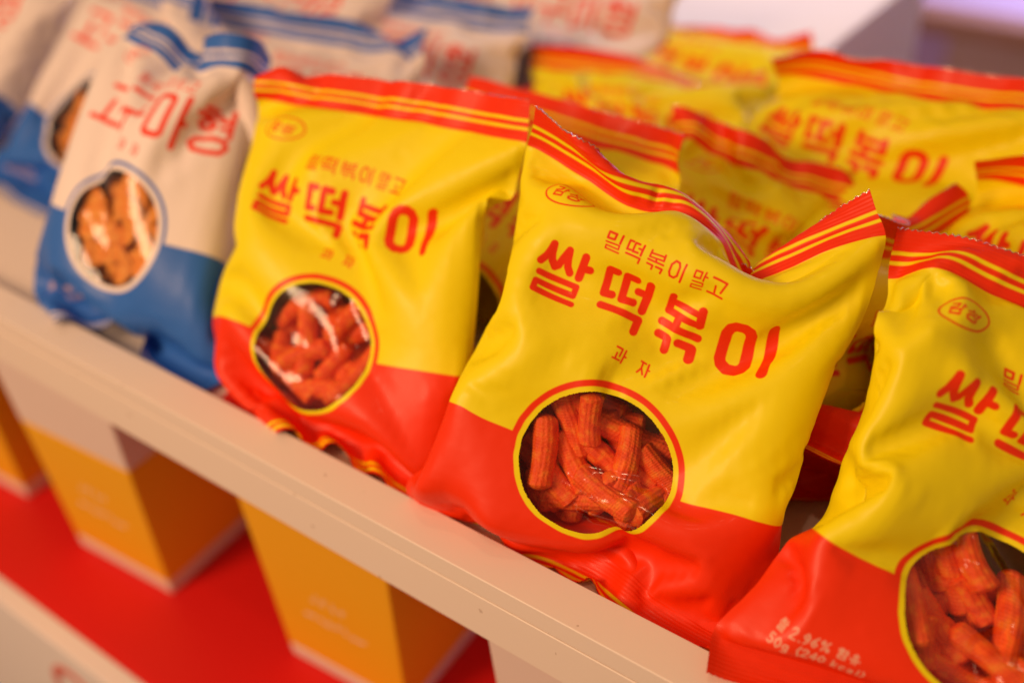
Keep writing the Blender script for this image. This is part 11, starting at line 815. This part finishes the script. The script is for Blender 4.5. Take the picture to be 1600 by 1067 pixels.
-1,0,7,0,-6,0,-1,9,9,-15,-6,-3,0,0,0,0,0,0,0,0,0,1,-1,-1,0,1,0,0,0,0,3,9,-13,-5,-3,-2,0,0,-1,0,0,0,1,-1,1,1,-2,0,0,0,1,0,4,6,2,-14,-3,-3,-1,0,0,0,0,-1,0,-1,2,3,-5,0,0,0,0,2,5,7,1,-2,-14,0,-5,-1,1,1,0,-1,-1,0,1,1,-1,-3,0,1,-1,2,2,2,-2,3,1,-16,-1,0,-2,1,2,0,-1,-1,0,1,2,-6,0,4,1,-2,2,4,2,1,-4,-3,-15,0,-2,-1,-1,2,2,-2,-1,0,2,-1,-2,1,1,7,3,-1,-2,-1,-4,-3,1,-16,0,-1,
-1,-1,0,0,0,0,0,0,-2,2,3,0,-3,6,1,-4,-4,-1,3,1,-15,-1,0,-2,-2,-3,-1,2,1,0,-2,-1,2,1,-1,0,-1,0,1,1,2,2,0,-15,0,-1,-1,-3,-3,-1,1,1,0,-2,0,0,2,1,-1,-1,1,2,1,1,2,1,-16,1,1,-1,-2,-3,-1,-1,1,0,-1,-1,1,1,1,-1,1,0,1,2,1,2,-2,-15,0,0,0,-1,-1,-2,0,0,-1,1,0,-1,1,0,1,-1,1,1,2,3,-1,0,-16,6,1,-2,-3,-1,-1,0,-1,0,-1,0,1,0,1,0,0,0,2,4,2,-4,-8,-20,10,6,0,-5,-5,1,-1,0,0,0,0,0,0,0,
0,1,4,-2,-1,-7,-2,8,-12,-11,3,8,7,-4,2,-3,-1,-1,0,-1,1,0,1,1,2,-3,-3,-7,3,8,-3,-14,7,-12,-5,4,11,-1,2,0,2,-3,-1,0,4,-4,0,-5,-6,0,6,6,-6,-8,-23,5,12,-4,-9,-3,0,6,5,0,5,1,-1,-7,-3,-6,0,6,7,0,-8,-6,0,-22,-2,4,9,6,-3,-5,-6,-3,0,1,0,-1,-1,4,5,5,1,-5,-7,-3,0,1,-23,-1,0,2,5,6,3,0,-3,-6,-6,0,1,5,2,1,-3,-3,-2,0,-1,1,0,-23,0,-1,0,0,2,2,0,-1,1,-3,1,1,-1,0,0,0,0,0,-1,1,0,1,-23,0,-1,1,
0,-1,0,1,2,-1,3,-1,1,0,1,-2,-2,0,0,0,-1,1,0,-22,-1,0,1,1,0,-1,-2,2,7,4,-1,-3,-2,-4,-3,4,1,0,-1,-1,0,1,-23,0,5,1,2,1,1,0,-4,-3,-2,1,0,2,3,5,1,-1,-4,-1,-1,-4,1,-23,8,1,2,0,3,2,4,4,1,2,1,0,-2,-2,-3,-5,-3,1,-2,-2,-2,-6,-24,0,0,2,-1,-1,1,0,0,0,-1,0,0,1,0,1,0,-1,1,-1,-1,0,0,-24,1,2,-1,0,-1,-1,0,0,0,1,0,0,0,0,-1,1,1,1,0,-1,-1,0,289,-4,-1,1,1,-1,-7,-11,-6,1,7,4,-2,-3,2,4,
3,-1,-6,-4,2,6,1,-14,1,-4,0,0,-3,4,1,1,1,-2,-4,-2,1,-2,-1,1,1,1,1,1,2,5,-16,1,0,-1,-2,-1,0,4,3,-2,-6,-1,3,3,-3,-4,-1,1,1,5,-2,-1,-2,-18,9,3,0,1,-1,-3,4,0,-3,0,-1,3,3,2,-6,-8,0,7,1,1,-5,-12,-17,8,7,0,-1,3,2,0,0,0,-2,1,2,-7,3,2,0,0,1,-1,-2,-8,-9,-17,1,5,2,1,1,3,-1,0,1,0,3,-9,0,4,4,2,-1,-3,-3,-7,-4,3,-17,1,3,1,-1,1,0,1,1,0,2,-5,-3,8,-1,1,1,-1,-4,-5,-4,0,3,-17,0,2,1,-1,
-1,0,1,1,1,-2,-2,3,3,-1,0,1,-2,-2,-1,3,-1,-4,-16,0,-1,2,-1,-3,0,1,2,0,-2,-1,6,0,-4,-2,2,0,-2,0,0,2,0,-17,0,1,1,0,-3,-2,3,2,-1,-2,-1,4,0,-1,-6,-2,1,3,1,2,2,-2,-16,-1,0,2,1,-1,-1,1,1,1,-1,1,-1,-3,0,3,-7,1,4,5,2,-7,0,-18,1,0,1,4,4,1,-2,-1,0,3,2,-3,-1,2,-1,3,-1,0,-3,-5,-1,-2,-16,-1,0,0,3,5,3,-2,-2,1,3,2,-2,-2,-2,3,2,-1,-4,-4,-1,-2,2,-17,0,-1,0,2,4,1,1,-1,0,1,1,1,-3,0,0,0,
-1,-3,-1,-2,3,-1,-17,0,-2,0,1,1,2,1,-1,1,0,1,-1,0,-1,1,-1,-1,-1,-2,-1,2,5,-13,-6,-2,1,0,2,0,0,1,-1,2,-1,0,0,0,-1,0,0,-1,-1,0,0,8,-14,-7,0,-1,1,1,0,0,0,1,0,0,0,-1,0,-1,1,-2,1,0,7,17,18,20,-15,-17,-8,-3,1,-1,0,1,1,0,1,-1,0,-1,0,-2,2,3,14,18,7,0,18,2,-5,-15,-13,-9,0,-2,1,0,0,0,1,-1,0,0,4,10,15,12,1,0,-21,-5,22,3,0,-6,-12,-10,-6,-5,-2,-3,0,1,4,5,10,12,8,4,-1,-2,-12,-10,-5,7,12,6,1,-1,
-3,-5,-7,-9,-2,0,0,9,9,7,1,0,-2,-4,-9,-7,-2,-4,1,5,6,7,5,0,1,-2,-4,-15,0,9,6,3,-1,0,-3,-6,-6,-3,-2,-1,-3,-1,1,2,4,4,4,0,-3,-4,-2,-2,-5,4,5,3,-3,-3,-2,-2,0,-1,1,-4,0,-2,0,1,1,3,3,-4,0,10,-3,3,-10,-5,2,4,-3,-2,0,0,3,0,-3,-2,-3,-2,-2,1,2,5,11,10,4,2,-4,-3,-6,-10,-10,-2,0,1,2,4,3,-3,-7,-6,-1,-2,-1,0,0,5,5,6,2,-2,-6,-5,-5,-1,0,2,1,3,5,7,-4,-14,-2,-2,1,-1,-1,-1,0,0,0,0,0,0,-1,1,1,2,
-1,2,0,2,14,-4,1,-1,-6,2,1,-1,0,2,2,1,1,-1,-1,-2,-2,0,2,-3,2,4,0,2,-2,-3,-6,2,0,4,2,3,0,0,0,0,0,0,0,-1,-3,-5,0,0,3,5,3]}
BAGS = {}
FR = 'front row of snack bags on the shelf'; RR = 'rear rows of snack bags on the shelf'
for key, design, cell, lab, grp in (
    ('F1', 'sweet', .0005, 'front white and blue snack bag with orange chips in its round window', FR),
    ('F2', 'rice', .0004, 'yellow and red snack bag with straight flat top seal, beside the front blue bag', FR),
    ('F3', 'rice', .00032, 'sharp yellow and red snack bag whose top seal folds into a deep V', FR),
    ('F4', 'rice', .00032, 'yellow snack bag cut off at right, its bottom seal over the shelf lip', FR),
    ('Y2b', 'rice', .0006, 'yellow bag with slanting red seal directly behind the V-folded bag', RR),
    ('Y2a', 'rice', .0007, 'yellow bag mostly hidden behind the straight-sealed front yellow bag', RR),
    ('Y2c', 'rice', .0006, 'yellow bag behind the gap left of the cut-off right bag', RR),
    ('Y3a', 'rice', .0008, 'blurred yellow bag with sagging seal behind the middle bags, third row', RR),
    ('Y3b', 'rice', .0007, 'large yellow bag with big red lettering at upper right, behind the slanting-seal bag', RR),
    ('Y4a', 'rice', .0009, 'rearmost small blurred yellow bag in front of the white plinth', RR),
    ('W2', 'sweet', .0008, 'second white and blue bag with round chip window, behind the front blue bag', RR),
    ('W3', 'sweet', .0009, 'white bag with blue striped seal and turned-up corner behind the straight-sealed yellow bag', RR),
    ('W4', 'sweet', .0009, 'blurred white bag with a blue seal left of the rear yellow bags', RR)):
    BAGS[key] = make_bag(key, design, cell, lab, grp)
def c2(zx, zy): return 630 + zx / 2.133, 560 + zy / 2.133
def px2d(px, py): return (125 * (px - 930) + 47 * (py - 727)) / 18521, (-43 * (px - 930) + 132 * (py - 727)) / 18521
# the sticks seen in the sharp bag's window, as drawn from end to end
HERO = [(455, 225, 405, 440, 0), (632, 140, 615, 290, 0), (485, 150, 590, 320, 1), (772, 225, 695, 450, 0), (520, 270, 585, 440, 1), (600, 365, 790, 605, 0), (735, 395, 890, 425, 1),
        (590, 300, 690, 350, 1), (690, 150, 870, 320, 2), (845, 420, 830, 570, 1), (455, 380, 525, 490, 1), (420, 480, 615, 590, 1), (740, 540, 840, 590, 2), (600, 560, 740, 620, 1), (800, 320, 890, 390, 1), (395, 400, 430, 520, 2),
        (540, 130, 560, 260, 2), (660, 450, 760, 520, 3), (480, 400, 650, 470, 3), (380, 300, 470, 400, 3), (700, 250, 800, 400, 3), (560, 480, 700, 560, 3), (560, 200, 700, 260, 3)]
HERO += [(450, 520, 560, 470, 2), (560, 380, 520, 540, 2), (650, 250, 740, 330, 2), (420, 260, 520, 330, 2), (700, 470, 640, 590, 2), (860, 280, 800, 440, 2), (590, 200, 690, 190, 3),
         (420, 330, 480, 480, 3), (520, 320, 640, 400, 3), (660, 330, 620, 480, 3), (760, 420, 760, 580, 3), (480, 560, 640, 530, 3), (840, 330, 880, 470, 3), (440, 190, 540, 300, 3), (720, 150, 760, 290, 3), (620, 620, 760, 560, 3)]
def fill(key, lab, grp, jit=0.0, seed=0):
    rg_ = random.Random(seed); G = BAGS[key][1]
    for k, (ax, ay, bx, by, layer) in enumerate(HERO):
        x0, y0 = px2d(*c2(ax, ay)); x1, y1 = px2d(*c2(bx, by))
        if jit:
            s_ = -1 if seed % 2 else 1; dx, dy, tw = rg_.uniform(-jit, jit), rg_.uniform(-jit, jit), rg_.uniform(-.12, .12)
            x0, x1, y0, y1 = x0 * s_ + dx + tw, x1 * s_ + dx - tw, y0 + dy, y1 + dy
        place_stick(G, x0, y0, x1, y1, .0058 + .0050 * layer, lab, grp, k)
fill('F3', 'red chilli dusted puffed snack stick behind the clear window of the sharp yellow bag', 'snack sticks inside the V-folded yellow bag')
fill('F2', 'red puffed snack stick behind the glinting window of the yellow bag beside the blue bag', 'snack sticks inside the yellow bag beside the blue bag', .1, 5)
fill('F4', 'red puffed snack stick behind the window of the cut-off right yellow bag', 'snack sticks inside the cut-off right yellow bag', .08, 8)
def fill_chips(key, lab, grp, seed):
    rg_ = random.Random(seed); G = BAGS[key][1]; n = 0
    for ring, cnt in ((0, 1), (.32, 6), (.55, 10), (.68, 12), (.5, 7), (.75, 11)):
        for q in range(cnt):
            a = 2 * math.pi * q / cnt + rg_.uniform(-.3, .3)
            place_chip(G, ring * math.cos(a), ring * math.sin(a) - RING_RISE['sweet'], rg_.uniform(0, 6.3), .0068 + .0034 * (n % 3) + (.006 if n > 28 else 0), rg_.uniform(.1, .35), rg_.uniform(.66, .84), lab, grp, n); n += 1
fill_chips('F1', 'orange fried chip behind the window of the front white and blue bag', 'chips inside the front white and blue bag', 2)
fill_chips('W2', 'blurred orange chip behind the window of the second white and blue bag', 'chips inside the second white and blue bag', 5)
# farther bags: copies of the rear ones with all their parts
def copy_bag(key, move, rz, label, rx=0):
    src = BAGS[key][0]; o = src.copy(); COL.objects.link(o); o.location = src.location + Vector(move); o.rotation_euler = (rx, 0, rz); o['label'] = label
    for ch in list(src.children):
        q = ch.copy(); COL.objects.link(q); q.parent = o
    return o
copy_bag('W2', (-.165, -.005, 0), .06, 'blurred white and blue bag at the far left edge of the shelf')
copy_bag('W2', (.03, .13, .0), -.1, 'white bag at the top left, in the row behind the second chip-window bag')
copy_bag('W4', (-.05, .12, .01), .0, 'white bag behind the blue-sealed white bag, near the top centre edge')
copy_bag('W4', (.05, .13, .0), .05, 'white bag with blue seal at top centre, left of the plinth')
copy_bag('W3', (-.13, .1, .0), .1, 'white bag between the top left bag and the turned-up corner bag')
copy_bag('Y2a', (.182, .012, .012), -.1, 'shaded yellow bag deep in the gap between the two right front bags', -.5)
copy_bag('Y3b', (.13, -.075, .0), -.12, 'yellow bag at the right edge, behind the cut-off right bag')
